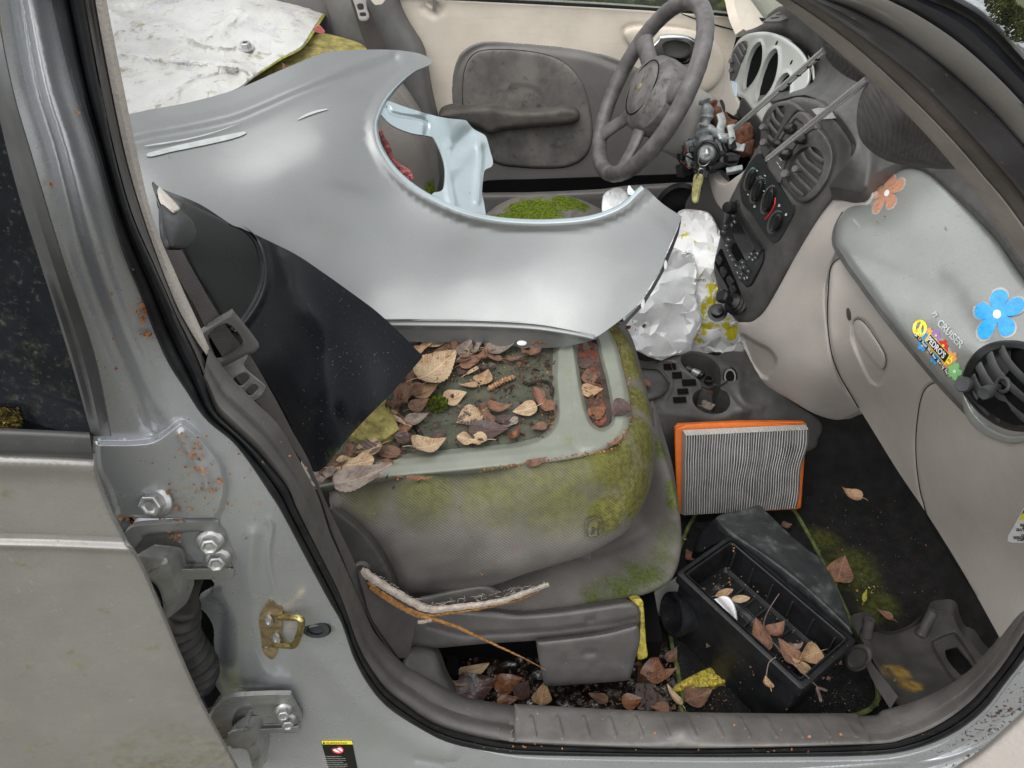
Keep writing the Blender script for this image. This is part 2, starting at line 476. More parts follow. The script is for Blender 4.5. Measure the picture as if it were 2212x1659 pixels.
    if twill:
        sc, nv, st = twill
        dp = N.new('ShaderNodeVectorMath'); dp.operation = 'DOT_PRODUCT'; L.new(P, dp.inputs[0]); dp.inputs[1].default_value = nv
        wob_ = math_('MULTIPLY', noise(40, 2, .5, off=4), .004)
        cx = N.new('ShaderNodeCombineXYZ'); L.new(math_('ADD', dp.outputs['Value'], wob_), cx.inputs[0])
        wv = N.new('ShaderNodeTexWave'); wv.inputs['Scale'].default_value = sc; wv.inputs['Distortion'].default_value = 0
        L.new(cx.outputs[0], wv.inputs['Vector'])
        cur = mixc(math_('MULTIPLY', wv.outputs['Fac'], st), cur, mixc(1, cur, rgb(.35, .35, .35), 'MULTIPLY'))
        hs.append((wv.outputs['Fac'], .3, .0012))
    if grain:
        gs, gd, gst = grain
        hs.append((noise(gs, 3, .6), gst, gd))
    if streak:
        mp = N.new('ShaderNodeMapping'); L.new(P, mp.inputs[0]); mp.inputs['Scale'].default_value = streak[0]
        f = ramp(noise(streak[1], 5, .7, vec=mp.outputs[0]), .5, .72, 0, streak[3]); cur = mixc(f, cur, rgb(*streak[2]))
    if scr:
        mp = N.new('ShaderNodeMapping'); L.new(P, mp.inputs[0]); mp.inputs['Rotation'].default_value = (.4, .3, .7); mp.inputs['Scale'].default_value = (1, 14, 14)
        f = ramp(noise(120, 2, .5, vec=mp.outputs[0]), .72, .76, 0, scr); cur = mixc(f, cur, rgb(.7, .7, .7))
    L.new(cur, bs.inputs['Base Color'])
    rv = ramp(noise(vsc * 2.3, 5, .6, off=2), .3, .7, -.06, .06)
    L.new(math_('ADD', rv, roughv), bs.inputs['Roughness'])
    bs.inputs['Metallic'].default_value = metal; bs.inputs['Specular IOR Level'].default_value = spec
    if metal and masks:
        tot = None
        for mk in masks:
            if mk.get('keepmetal'): continue
            tot = mk['_f'] if tot is None else math_('MAXIMUM', tot, mk['_f'])
        if tot is not None: L.new(math_('MULTIPLY', math_('SUBTRACT', 1, tot), metal), bs.inputs['Metallic'])
    if coat: bs.inputs['Coat Weight'].default_value = coat; bs.inputs['Coat Roughness'].default_value = coatr
    if trans: bs.inputs['Transmission Weight'].default_value = trans
    if sub_: bs.inputs['Subsurface Weight'].default_value = sub_; bs.inputs['Subsurface Scale'].default_value = .01
    if alpha is not None: bs.inputs['Alpha'].default_value = alpha
    prev = None
    for src, st, dist in hs:
        b = N.new('ShaderNodeBump'); b.inputs['Strength'].default_value = st; b.inputs['Distance'].default_value = dist
        if hasattr(src, 'is_linked') or True: L.new(src, b.inputs['Height'])
        if prev: L.new(prev, b.inputs['Normal'])
        prev = b.outputs[0]
    if prev: L.new(prev, bs.inputs['Normal'])
    return m
# ------------------------------------------------------------------ materials
ALG = dict(col=(.16, .17, .03), rough=.85)
M = {}
M['silver'] = mat('silver paint', (.50, .515, .53), .30, .6, .5, .05, 8, flake=1, grain=(500, .0004, .08), specks=(55, .06, (.16, .13, .1)))
M['silver_dirty'] = mat('dirty silver paint', (.36, .348, .325), .36, .45, .4, .05, 14, flake=1,
    masks=[dict(col=(.17, .16, .05), sc=34, lo=.55, hi=.74, rough=.8, amt=.7), dict(col=(.16, .14, .06), sc=24, cen=[((-.42, -.1, .55), .32), ((-.35, -.1, .5), .2)], nw=.6, cw=.4, lo=.55, hi=.8, rough=.8, amt=.7), dict(col=(.3, .29, .22), sc=220, lo=.6, hi=.66, rough=.8, amt=.6)], specks=(160, .12, (.5, .5, .42)))
M['sill_paint'] = mat('sill paint', (.50, .515, .53), .30, .62, .5, .05, 10, flake=1,
    masks=[dict(col=(.06, .035, .018), sc=170, cen=[((.66, -.03, .5), .26), ((.5, -.04, .46), .12)], nw=1.0, cw=.26, lo=.80, hi=.84, rough=.9, dk=.5)], specks=(70, .07, (.14, .1, .07)))
M['fender'] = mat('fender paint', (.225, .234, .230), .36, .6, .45, .05, 4, flake=1, scr=.12, coatr=.12, grain=(420, .0004, .06), specks=(22, .035, (.14, .12, .1)))
M['fender_in'] = mat('fender underside paint', (.44, .52, .54), .34, .6, .5, .05, 9, masks=[dict(col=(.16, .07, .02), sc=160, lo=.67, hi=.72, rough=.9)])
M['primer'] = mat('black primer', (.004, .005, .007), .2, 0, .0, .2, 9, spec=.2, grain=(600, .0004, .1),
    masks=[dict(col=(.06, .075, .02), sc=26, cen=[((-.16, .2, .76), .17)], nw=.7, cw=.6, lo=.62, hi=1.0, rough=.8, amt=.75)], specks=(150, .09, (.28, .3, .26)), scr=.4)
M['trim'] = mat('grey trim plastic', (.09, .084, .079), .5, 0, 0, .12, 30, grain=(420, .0012, .35), specks=(95, .07, (.45, .42, .35)))
M['trim_sill'] = mat('sill trim plastic', (.14, .13, .121), .46, 0, 0, .16, 26, grain=(460, .0012, .35), masks=[dict(col=(.22, .19, .13), sc=60, lo=.56, hi=.75, amt=.6, rough=.7)], specks=(80, .09, (.5, .42, .3)))
M['beige'] = mat('beige pillar plastic', (.46, .42, .37), .6, 0, 0, .06, 30, grain=(330, .002, .6))
M['cream'] = mat('cream vinyl', (.62, .555, .46), .5, 0, 0, .08, 9, grain=(300, .001, .25), streak=((1, 1, 12), 10, (.5, .44, .36), .5))
M['dash_beige'] = mat('beige dash plastic', (.40, .365, .33), .47, 0, 0, .04, 12, grain=(210, .002, .3), streak=((1, 1, 1), 130, (.35, .31, .28), .25), specks=(30, .03, (.2, .15, .1)))
M['grey_plastic'] = mat('grey dash plastic', (.07, .067, .064), .48, 0, 0, .22, 16, grain=(520, .0008, .25), masks=[dict(col=(.17, .17, .15), sc=18, lo=.5, hi=.8, amt=.5, rough=.7)], specks=(60, .06, (.3, .28, .24)))
M['grey_door'] = mat('grey door plastic', (.14, .132, .125), .5, 0, 0, .1, 12, grain=(420, .0008, .3))
M['door_cloth'] = mat('mildewed door cloth', (.165, .15, .135), .85, 0, 0, .25, 12, col2=(.09, .085, .08), grain=(500, .001, .3), masks=[dict(col=(.05, .048, .045), sc=40, lo=.55, hi=.7, amt=.6)])
M['handle'] = mat('grimy armrest', (.082, .075, .065), .75, 0, 0, .2, 20, grain=(300, .0006, .3), masks=[dict(col=(.2, .18, .13), sc=170, lo=.6, hi=.68, amt=.7)])
M['rubber'] = mat('black rubber seal', (.012, .0125, .014), .42, 0, 0, .3, 30, spec=.3, grain=(500, .0006, .2), specks=(110, .08, (.3, .3, .28)), masks=[dict(col=(.09, .09, .085), sc=50, lo=.6, hi=.75, amt=.5)])
M['black'] = mat('black plastic', (.014, .014, .015), .34, 0, 0, .2, 30, spec=.35, grain=(500, .0005, .2))
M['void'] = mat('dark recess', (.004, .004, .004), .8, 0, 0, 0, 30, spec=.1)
M['frame_grey'] = mat('door frame dark grey', (.075, .075, .075), .45, .2, 0, .15, 18, grain=(500, .0006, .2), masks=[dict(col=(.2, .2, .19), sc=120, lo=.64, hi=.7, amt=.6)])
M['dirty_glass'] = mat('dirty dark glass', (.008, .010, .014), .12, 0, 0, .2, 30, spec=.5,
    masks=[dict(col=(.09, .09, .06), sc=85, lo=.5, hi=.78, rough=.8, amt=.6, cen=[((-.4, -.05, 1.0), .5)], nw=.8, cw=.12), dict(col=(.13, .13, .09), sc=190, lo=.55, hi=.72, rough=.8, amt=.45)])
M['steel'] = mat('zinc steel', (.5, .5, .49), .4, .85, 0, .2, 60, grain=(300, .0005, .25), masks=[dict(col=(.2, .17, .12), sc=90, lo=.62, hi=.72, rough=.8)])
M['hinge'] = mat('painted hinge', (.38, .38, .37), .4, .6, .2, .15, 30, masks=[dict(col=(.05, .045, .04), sc=45, lo=.55, hi=.72, rough=.8), dict(col=(.22, .2, .05), sc=60, lo=.68, hi=.76, rough=.8)])
M['gold'] = mat('yellow zinc wire', (.62, .5, .22), .32, .95, 0, .3, 80, masks=[dict(col=(.12, .08, .04), sc=120, lo=.62, hi=.72, rough=.8)])
M['gold_plate'] = mat('yellow zinc plate', (.36, .27, .15), .5, .6, 0, .3, 80, masks=[dict(col=(.4, .36, .3), sc=160, lo=.6, hi=.68, rough=.8)])
M['chrome'] = mat('chrome', (.6, .62, .63), .14, 1, 0, 0, 3)
M['rod'] = mat('polished steel rod', (.72, .72, .72), .28, .8, 0, 0, 2)
M['fabric'] = mat('seat twill', (.19, .175, .16), .9, 0, 0, .12, 14, twill=(92, (.6, .57, .57), .42), grain=(700, .0008, .4), spec=.2,
    masks=[dict(col=(.18, .175, .035), sc=40, cen=[((.204, .329, .71), .085), ((.19, .262, .67), .095), ((.212, .421, .715), .075), ((.205, .496, .731), .07), ((.186, .547, .752), .07), ((.151, .271, .719), .09), ((.14, .225, .66), .07)], nw=.45, cw=.85, lo=.5, hi=1.05, amt=.9, dk=.5, vs=140),
           dict(col=(.16, .165, .035), sc=22, cen=[((-.02, .215, .715), .12), ((.06, .22, .70), .12), ((-.12, .21, .72), .1), ((.1, .26, .73), .1), ((-.2, .21, .72), .07)], nw=.6, cw=.6, lo=.42, hi=1.1, amt=.8, dk=.7)])
M['fabric2'] = mat('cushion twill', (.175, .16, .15), .9, 0, 0, .1, 14, twill=(92, (.6, .57, .57), .4), grain=(700, .0008, .4), spec=.2,
    masks=[dict(col=(.10, .14, .02), sc=32, cen=[((.25, .29, .505), .10), ((.222, .254, .49), .10), ((.185, .225, .50), .09), ((.14, .195, .508), .075), ((.095, .183, .515), .045), ((.271, .347, .586), .05), ((.268, .318, .561), .055), ((.26, .435, .6), .07)], nw=.6, cw=.62, lo=.6, hi=1.0, amt=.9, dk=.5, vs=200),
           dict(col=(.07, .07, .065), sc=20, cen=[((.14, .17, .57), .07)], nw=.3, cw=.7, lo=.45, hi=.9, amt=.6)])
M['tray'] = mat('grey green back table', (.215, .225, .185), .4, 0, .15, .08, 18, grain=(500, .0005, .15), coatr=.25,
    masks=[dict(col=(.24, .25, .05), sc=26, lo=.54, hi=.72, amt=.45, rough=.75), dict(col=(.42, .45, .38), sc=60, lo=.66, hi=.68, amt=.35, rough=.3)])
M['tray_floor'] = mat('tray carpet with algae', (.075, .08, .055), .9, 0, 0, .2, 40, grain=(420, .0015, .7), masks=[dict(col=(.025, .016, .01), sc=120, lo=.57, hi=.63, amt=.9), dict(col=(.13, .11, .05), sc=60, lo=.58, hi=.72, amt=.7)])
M['belt'] = mat('belt webbing', (.10, .088, .085), .75, 0, 0, .15, 20, twill=(200, (.6, .3, .7), .45), grain=(600, .001, .5))
M['carpet'] = mat('dark wet carpet', (.010, .010, .010), .42, 0, 0, .4, 60, grain=(420, .006, 1.0), spec=.4,
    masks=[dict(col=(.07, .085, .015), sc=24, cen=[((.52, .43, .31), .05)], nw=.6, cw=.65, lo=.6, hi=.95, amt=.85)], specks=(420, .28, (.11, .11, .105)))  # pale specks put wet pile glints and lint into the colour
M['carpet_grey'] = mat('grey toe board carpet', (.017, .016, .0155), .9, 0, 0, .2, 40, spec=.15, grain=(420, .0025, .9), masks=[dict(col=(.075, .08, .02), sc=18, cen=[((.66, .39, .31), .11), ((.68, .31, .31), .08), ((.63, .46, .31), .07)], nw=.6, cw=.65, lo=.55, hi=.95, amt=.9), dict(col=(.045, .04, .035), sc=60, lo=.5, hi=.8, amt=.5)])
M['wet'] = mat('wet black carpet', (.01, .009, .007), .12, 0, .6, .3, 40, grain=(300, .003, .6), masks=[dict(col=(.05, .018, .006), sc=50, lo=.5, hi=.7, amt=.9)])
M['bag'] = mat('white plastic bag', (.78, .79, .79), .3, 0, 0, .04, 20, trans=0, sub_=.1, masks=[])
M['bag_yellow'] = mat('yellow printed bag', (.80, .80, .79), .35, 0, 0, .04, 20, sub_=.2, masks=[dict(col=(.66, .58, .03), sc=15, lo=.56, hi=.585, dk=.9)])
M['orange'] = mat('orange filter frame', (.72, .16, .02), .45, 0, 0, .06, 40, grain=(300, .0006, .2), masks=[dict(col=(.12, .05, .03), sc=190, lo=.7, hi=.76, amt=.7)])
M['paper'] = mat('sooty pleated paper', (.50, .49, .46), .85, 0, 0, .1, 14, masks=[])
M['paper_dark'] = mat('dark pleat valleys', (.16, .16, .155), .9, 0, 0, .3, 30)  # darker tone for the slopes and valleys of the pleats
M['airbox'] = mat('black airbox plastic', (.012, .0125, .014), .42, 0, 0, .3, 30, spec=.35, grain=(480, .0006, .25), specks=(130, .09, (.3, .27, .2)))
M['airlid'] = mat('dusty airbox lid', (.03, .032, .033), .55, 0, 0, .2, 20, grain=(480, .0006, .25), masks=[dict(col=(.15, .17, .16), sc=26, lo=.45, hi=.75, amt=.75, rough=.7)], specks=(100, .06, (.2, .18, .14)))
M['shroud'] = mat('grey column shroud', (.06, .055, .052), .5, 0, 0, .14, 20, grain=(500, .0006, .2))
M['shroud_in'] = mat('stained shroud inside', (.055, .05, .045), .55, 0, 0, .2, 24, masks=[dict(col=(.36, .22, .04), sc=30, cen=[((.62, .13, .37), .05), ((.63, .11, .385), .04)], nw=.7, cw=.5, lo=.6, hi=.85, amt=.8), dict(col=(.04, .035, .03), sc=110, lo=.6, hi=.66, amt=.6)])
M['cap_silver'] = mat('dusty silver dash panel', (.35, .36, .335), .33, .5, .5, .04, 10, flake=1, coatr=.22, grain=(450, .0004, .1),
    masks=[dict(col=(.17, .18, .16), sc=260, lo=.56, hi=.68, amt=.2, rough=.7, keepmetal=1)], specks=(70, .05, (.1, .1, .08)))
M['bezel'] = mat('silver gauge bezel', (.44, .455, .42), .38, .25, .2, .06, 10, coatr=.15)
M['leather'] = mat('weathered wheel leather', (.105, .097, .095), .48, 0, 0, .3, 30, grain=(380, .0012, .4), masks=[dict(col=(.22, .2, .19), sc=24, lo=.52, hi=.72, amt=.5, rough=.6)])
M['hub'] = mat('mildewed wheel hub', (.13, .12, .112), .55, 0, 0, .3, 26, grain=(420, .0008, .3), masks=[dict(col=(.035, .033, .03), sc=60, lo=.52, hi=.68, amt=.8), dict(col=(.28, .26, .23), sc=30, lo=.6, hi=.78, amt=.5)])
M['headrest'] = mat('charcoal headrest cloth', (.125, .12, .117), .95, 0, 0, .15, 30, twill=(100, (.85, -.1, .5), .25), grain=(700, .0006, .3), spec=.2, specks=(90, .04, (.4, .38, .3)))
M['white'] = mat('white plastic', (.78, .79, .78), .35, 0, 0, .03, 30)
M['sheet'] = mat('weathered white sheet', (.58, .575, .54), .42, 0, .25, .06, 14, grain=(160, .003, .5), coatr=.2,
    masks=[dict(col=(.5, .5, .51), sc=14, lo=.58, hi=.60, rough=.25, amt=.7, dk=.8), dict(col=(.3, .24, .08), sc=22, lo=.55, hi=.75, rough=.85, amt=.8, dk=.4)], specks=(40, .05, (.08, .06, .03)))
M['yfoam'] = mat('mossy yellow foam', (.34, .29, .09), .95, 0, 0, .3, 40, grain=(260, .003, .9), masks=[dict(col=(.12, .1, .03), sc=50, lo=.5, hi=.7, amt=.7)])
M['yellow'] = mat('wet yellow foam', (.42, .34, .05), .45, 0, 0, .2, 60, grain=(200, .002, .6), masks=[dict(col=(.1, .09, .02), sc=80, lo=.55, hi=.65, amt=.9)])
M['red'] = mat('faded red cloth', (.6, .18, .18), .9, 0, 0, .2, 50, grain=(400, .002, .8))
M['felt'] = mat('torn grey felt', (.52, .45, .38), .95, 0, 0, .2, 90, grain=(350, .004, 1), masks=[dict(col=(.5, .45, .25), sc=50, lo=.55, hi=.7, amt=.6)])
M['fibre'] = mat('rusty orange fibre board', (.40, .19, .055), .95, 0, 0, .3, 200, grain=(500, .003, 1), masks=[dict(col=(.12, .06, .02), sc=200, lo=.55, hi=.65, amt=.8)])
M['moss'] = mat('moss', (.16, .2, .012), .95, 0, 0, .5, 120, grain=(300, .004, 1))
M['driver_cloth'] = mat('mouldy driver seat cloth', (.17, .155, .14), .9, 0, 0, .1, 14, twill=(80, (.6, .57, .57), .2), spec=.2,
    masks=[dict(col=(.13, .18, .012), sc=45, cen=[((.05, 1.13, .68), .14), ((-.03, 1.1, .68), .1), ((.14, 1.18, .68), .09), ((-.15, .95, .80), .09)], nw=.65, cw=.6, lo=.58, hi=.78, dk=.3, vs=160)])
M['sticker_white'] = mat('white label', (.78, .79, .8), .3, 0, .3, 0, 30)
M['print_black'] = mat('black print', (.01, .01, .01), .4, 0, 0, 0, 30)
M['print_red'] = mat('red print', (.62, .03, .03), .4, 0, 0, 0, 30)
M['print_yellow'] = mat('yellow print', (.85, .74, .04), .35, 0, .3, 0, 30)
M['blue'] = mat('blue vinyl flower', (.03, .33, .74), .25, 0, .5, .12, 120, streak=((30, 1, 1), 60, (.2, .5, .8), .5))
M['peach'] = mat('faded copper flower', (.62, .32, .2), .3, .25, .4, .1, 60, streak=((30, 1, 1), 60, (.5, .2, .12), .5))
M['clear'] = mat('clear sticker edge', (.5, .5, .46), .3, .3, .3, .1, 30)
M['green_p'] = mat('green print', (.25, .6, .22), .35, 0, .3, 0, 30)
M['purple_p'] = mat('purple print', (.35, .18, .5), .35, 0, .3, 0, 30)
M['orange_p'] = mat('orange print', (.85, .35, .12), .35, 0, .3, 0, 30)
M['ink_white'] = mat('white print', (.6, .62, .62), .5, 0, 0, 0, 30)
M['teal_p'] = mat('teal print', (.05, .35, .33), .5, 0, 0, 0, 30)
M['rust'] = mat('rusty steel', (.13, .05, .024), .9, 0, 0, .4, 120, grain=(300, .002, .8))
M['alu'] = mat('cast aluminium', (.28, .30, .30), .6, .4, 0, .3, 60, grain=(120, .002, .6))
M['water'] = mat('dirty water', (.10, .06, .04), .04, 0, 0, .3, 30, trans=.55, spec=.6)
M['soil'] = mat('leaf litter ground', (.06, .05, .03), .95, 0, 0, .4, 3, grain=(30, .02, .8), masks=[dict(col=(.09, .1, .03), sc=2, lo=.5, hi=.6)])
M['foliage'] = mat('hedge foliage', (.10, .12, .03), .8, 0, 0, .5, 6)
M['crumb'] = mat('brown seed flakes', (.34, .15, .06), .9, 0, 0, .4, 200)
M['bark'] = mat('twig bark', (.16, .11, .09), .85, 0, 0, .3, 200)

# ------------------------------------------------------------------ the setting
ground = mesh('ground', [(-60, -60, 0), (60, -60, 0), (60, 60, 0), (-60, 60, 0)], [(0, 1, 2, 3)], M['soil'], None, False); tag(ground, kind='structure')

# ------------------------------------------------------------------ the car
car = thing('car', 'silver car seen through its open passenger doorway, dirty and full of junk', 'car', (0, .7, 0))
jdep = Dep([(110, 0, 'y', .05), (333, 720, 'y', .02), (607, 1106, 'y', .0), (904, 1573, 'y', 0), (1475, 1636, 'y', -.005), (2058, 1586, 'y', -.005), (2212, 1426, 'y', .01),
            (-10, 0, 'y', .02), (137, 553, 'y', -.01), (225, 943, 'y', -.02), (380, 1380, 'y', .0), (500, 1640, 'y', -.02), (1200, 1760, 'y', -.05), (2212, 1660, 'y', -.04)])
jamb = [(-12, -60), (0, 30), (25, 200), (62, 330), (127, 553), (195, 766), (205, 900), (200, 980), (215, 1070), (255, 1140), (290, 1230), (330, 1330), (370, 1430), (430, 1560), (470, 1660), (500, 1760, 'c'), (1200, 1800), (1800, 1800),
        (2330, 1740, 'c'), (2330, 1300, 'c'), (2212, 1420), (2175, 1468), (2125, 1530), (2058, 1580), (1975, 1612), (1875, 1628), (1641, 1632), (1475, 1632), (1171, 1628), (1071, 1621), (971, 1601), (904, 1568), (837, 1524), (797, 1478), (764, 1420),
        (737, 1343), (707, 1290), (660, 1203), (607, 1103), (573, 1050), (540, 1000), (500, 950), (443, 903), (400, 840), (363, 783), (333, 717), (300, 630), (273, 550), (230, 430), (200, 320), (153, 174), (112, 0), (98, -60, 'c')]
cover_poly = c(1, 2, [(635, 1230), (660, 1212), (830, 1212), (980, 1196), (1080, 1140), (1160, 1075), (1200, 1085), (1290, 1160), (1380, 1270), (1440, 1370), (1462, 1500), (1450, 1580), (1395, 1690), (1200, 1700), (810, 1695), (760, 1640), (715, 1500), (650, 1380)])
hole1 = c(1, 3, [(800, 40), (1000, 42), (1395, 38), (1405, 60), (1290, 75), (900, 95), (830, 140), (870, 300), (960, 520), (1050, 700), (1160, 930), (1240, 1130), (1300, 1260), (1340, 1330), (1385, 1270), (1440, 1195), (1400, 1130), (1390, 1040), (1400, 950), (1385, 850), (1385, 750), (1330, 650), (1270, 610), (1300, 570), (1375, 530), (1390, 470), (1350, 430), (1100, 440), (900, 300), (800, 120)])
feats = [raised(cover_poly, 14, .012),
         crease([(35, -40), (75, 177), (118, 323), (175, 553), (240, 730), (300, 870), (322, 930)], 18, -.005),
         crease([(60, -40), (102, 177), (148, 323), (215, 553), (275, 720), (330, 850), (365, 905)], 17, .004),
         crease([(390, 940), (415, 985), (440, 1020), (447, 1050)], 10, .004),
         crease(c(1, 3, [(1740, 60), (1760, 110), (1740, 300), (1790, 560), (1800, 700)]), 7, .004),
         crease(c(1, 3, [(1640, 150), (1620, 400), (1640, 600), (1650, 800), (1745, 1080)]), 16, .007),
         crease(c(1, 3, [(1745, 1080), (1830, 1080), (1900, 900), (2100, 1000), (2500, 1380), (2900, 1560)]), 28, .008),
         crease(c(1, 3, [(1480, 1137), (1760, 1137)]), 5, .004),
         crease(c(1, 3, [(1290, 600), (1380, 580), (1440, 640), (1430, 900), (1430, 1060), (1480, 1170)]), 12, -.006),
         crease(c(1, 3, [(1320, 1080), (1600, 1110), (1745, 1085)]), 16, -.006),
         crease([(900, 1640), (1100, 1668), (1475, 1680), (1900, 1660), (2100, 1600), (2250, 1490)], 8, -.004),
         crease([(1700, 1668), (1950, 1650), (2100, 1620), (2240, 1530)], 8, .006)]
def jh(XY):
    # whole lower jamb steps back behind the hinge pocket
    return -.03 * sstep((60 - pdist(XY, np.array(hole1)[12:24], False)) / 60) * (XY[:, 1] > 1270)
body = relief('body', jamb, jdep, M['silver'], car, .012, tdir=(0, 1, 0), feats=feats, holes=[hole1], res=11, n=3, hfun=jh)
body['label'] = 'silver painted door jamb and sill'
backing = relief('dark_backing', [(180, 1000), (600, 1000), (700, 1400), (600, 1760), (180, 1700)], Dep([(300, 1100, 'y', .07), (500, 1400, 'y', .08), (500, 1700, 'y', .06)]), M['void'], car, .01, n=1, res=60)  # near-black sheet that gives the hinge hole its shade
# right lower sill painted, weathered
sillp = relief('sill_panel', [(960, 1606, 'c'), (1071, 1630), (1171, 1641), (1475, 1647), (1641, 1647), (1875, 1644), (1975, 1630), (2058, 1598), (2125, 1548), (2175, 1486), (2212, 1438), (2330, 1320, 'c'), (2330, 1740, 'c'), (960, 1760, 'c')],
    jdep.up(.0022), M['sill_paint'], body, .002, tdir=(0, 1, 0), feats=[crease([(1500, 1684), (1900, 1668), (2060, 1630), (2212, 1520)], 7, -.004), crease([(1500, 1725), (1900, 1700), (2080, 1650), (2240, 1550)], 9, .006)], res=12, n=3)
sillp['label'] = 'pale sill paint with black mould spots'

# door seal
so_ = [(98, -60), (110, 0), (153, 177), (200, 323), (230, 433), (267, 553), (300, 633), (333, 720), (363, 786), (400, 843), (443, 906), (500, 953), (540, 1003), (573, 1053), (607, 1106), (660, 1206), (707, 1293), (737, 1346), (764, 1423), (797, 1483), (837, 1529), (904, 1573), (971, 1606), (1071, 1626), (1171, 1633), (1474, 1636), (1641, 1636), (1875, 1633), (1975, 1619), (2058, 1586), (2125, 1536), (2175, 1473), (2212, 1426), (2300, 1310)]
si_ = [(170, -60), (183, 0), (214, 177), (245, 323), (283, 460), (333, 573), (360, 633), (383, 686), (430, 786), (450, 853), (467, 890), (500, 923), (547, 966), (587, 1010), (620, 1053), (643, 1106), (693, 1203), (737, 1293), (771, 1389), (797, 1439), (831, 1486), (871, 1519), (937, 1563), (1021, 1589), (1104, 1606), (1237, 1613), (1475, 1619), (1875, 1609), (1958, 1596), (2025, 1569), (2091, 1523), (2141, 1469), (2175, 1426), (2212, 1369), (2300, 1240)]
sprof = [(0, -.004), (.04, .006), (.14, .011), (.3, .012), (.44, .010), (.5, .004), (.56, .010), (.7, .014), (.85, .013), (.96, .006), (1, -.003)]
# the seal is stepped by hand at matching stations so it follows the bends
def stations(A, B, n=8):
    A = spl(A, n, False); B = spl(B, n, False); return A, B
def band2(name, A, B, dA, dB, prof, m, parent=None, back=.006, sp=4, hv=None):
    """like band() but rows join A[i] to B[i]"""
    a = np.array(spl(A, sp, False)); b = np.array(spl(B, sp, False)); n = min(len(a), len(b)); a, b = a[:n], b[:n]
    wa, wb = world(a, dA.t(a)), world(b, dB.t(b)); V = []; k = len(prof); Fc = []
    for i in range(n):
        for s, h in prof:
            p = wa[i] * (1 - s) + wb[i] * s; r = np.array(CAM) - p; r /= np.linalg.norm(r); V.append(p + r * h * (hv(i / (n - 1)) if hv else 1))
    nv = len(V)
    for i in range(n):
        for j, (s, h) in enumerate(prof):
            p = np.array(V[i * k + j]); r = np.array(CAM) - p; r /= np.linalg.norm(r); V.append(p - r * (back + max(h, 0)))
    for i in range(n - 1):
        for j in range(k - 1):
            q = i * k + j; Fc.append((q, q + 1, q + k + 1, q + k)); q += nv; Fc.append((q, q + k, q + k + 1, q + 1))
        for j in (0, k - 1):
            q = i * k + j; Fc.append((q, q + k, q + k + nv, q + nv))
    return mesh(name, V, Fc, m, parent, sharp=55)
sdep = jdep.up(.001)
assert True
sA = so_[:]; sB = si_[:]
# make the station lists the same length
def match(A, B):
    n = max(len(A), len(B)); return A, B
print('seal', len(sA), len(sB))
a_ = resamp(spl(sA, 5, False), 400)
b_full = resamp(spl(sB, 5, False), 1200)
# for each outer station take the nearest inner point, kept in order
idx = []; last = 0
for p in a_:
    d = np.linalg.norm(b_full[last:last + 60] - p, axis=1); last = last + int(d.argmin()); idx.append(last)
idx = np.array(idx, float); idx = np.convolve(np.pad(idx, 12, 'edge'), np.ones(25) / 25, 'valid')
b_ = np.stack([np.interp(idx, np.arange(len(b_full)), b_full[:, j]) for j in (0, 1)], 1)
seal = band2('door_seal', [tuple(p) for p in a_[::2]], [tuple(p) for p in b_[::2]], sdep, sdep, sprof, M['rubber'], car, sp=1)

# upper pillar trims
bp_in = [(230, -60), (232, 0), (282, 220), (313, 400), (352, 553), (390, 650), (420, 700), (452, 753)]
bp_mid = [(205, -60), (203, 0), (250, 220), (283, 400), (333, 553), (372, 640), (405, 730), (449, 760)]
bdep = Dep([(200, 0, 'y', .075), (450, 760, 'y', .045), (300, 400, 'y', .06)])
# grey lip beside the seal
lipA = [(165, -60), (180, 0), (214, 177), (245, 323), (283, 460), (333, 573), (360, 633), (383, 686), (420, 760), (440, 812)]
lipB = [(208, -60), (205, 0), (262, 300), (310, 470), (372, 640), (412, 720), (450, 792)]
band('pillar_lip', lipA, lipB, jdep.up(-.002), bdep, [(0, 0), (.1, .006), (.3, .008), (.5, .003), (.7, .006), (.95, .004), (1, 0)], M['trim'], car, 80)
bA = [(207, -60), (204, 0), (261, 300), (309, 470), (371, 640), (411, 717), (446, 768)]
bB = [(222, -60), (230, 0), (290, 300), (330, 470), (388, 610), (425, 690), (454, 757)]
upper = band('pillar_trim', bA, bB, bdep.up(.002), bdep.up(-.004), [(0, 0), (.08, .005), (.5, .007), (.92, .005), (1, 0)], M['beige'], car, 90, back=.02)
upper['label'] = 'beige textured upper pillar trim'
# lower grey trim
ltA = [(437, 820), (452, 856), (467, 893), (500, 926), (547, 969), (587, 1013), (620, 1056), (643, 1109), (693, 1206), (737, 1296), (771, 1392), (797, 1442), (831, 1489), (871, 1522), (937, 1566), (1021, 1592), (1107, 1607)]
ltB = [(452, 753), (473, 780), (500, 816), (550, 866), (600, 916), (633, 970), (660, 1020), (687, 1073), (712, 1150), (737, 1206), (780, 1303), (814, 1373), (871, 1433), (904, 1453), (977, 1493), (1021, 1509), (1107, 1523)]
tdep_i = Dep([(452, 753, 'y', .045), (690, 1080, 'y', .05), (814, 1373, 'y', .055), (1107, 1523, 'y', .055), (1851, 1546, 'y', .055), (2131, 1406, 'y', .06), (2165, 1383, 'y', .06)])
lt = band2('lower_pillar_trim', ltA, ltB, jdep.up(-.002), tdep_i, [(0, -.004), (.06, .008), (.2, .016), (.36, .017), (.45, .012), (.52, .010), (.62, .014), (.85, .014), (.95, .01), (1, 0)], M['trim'], car, sp=6, back=.03, hv=lambda u: min(1, .3 + u * 4))
lt['label'] = 'grey pebbled lower pillar trim'
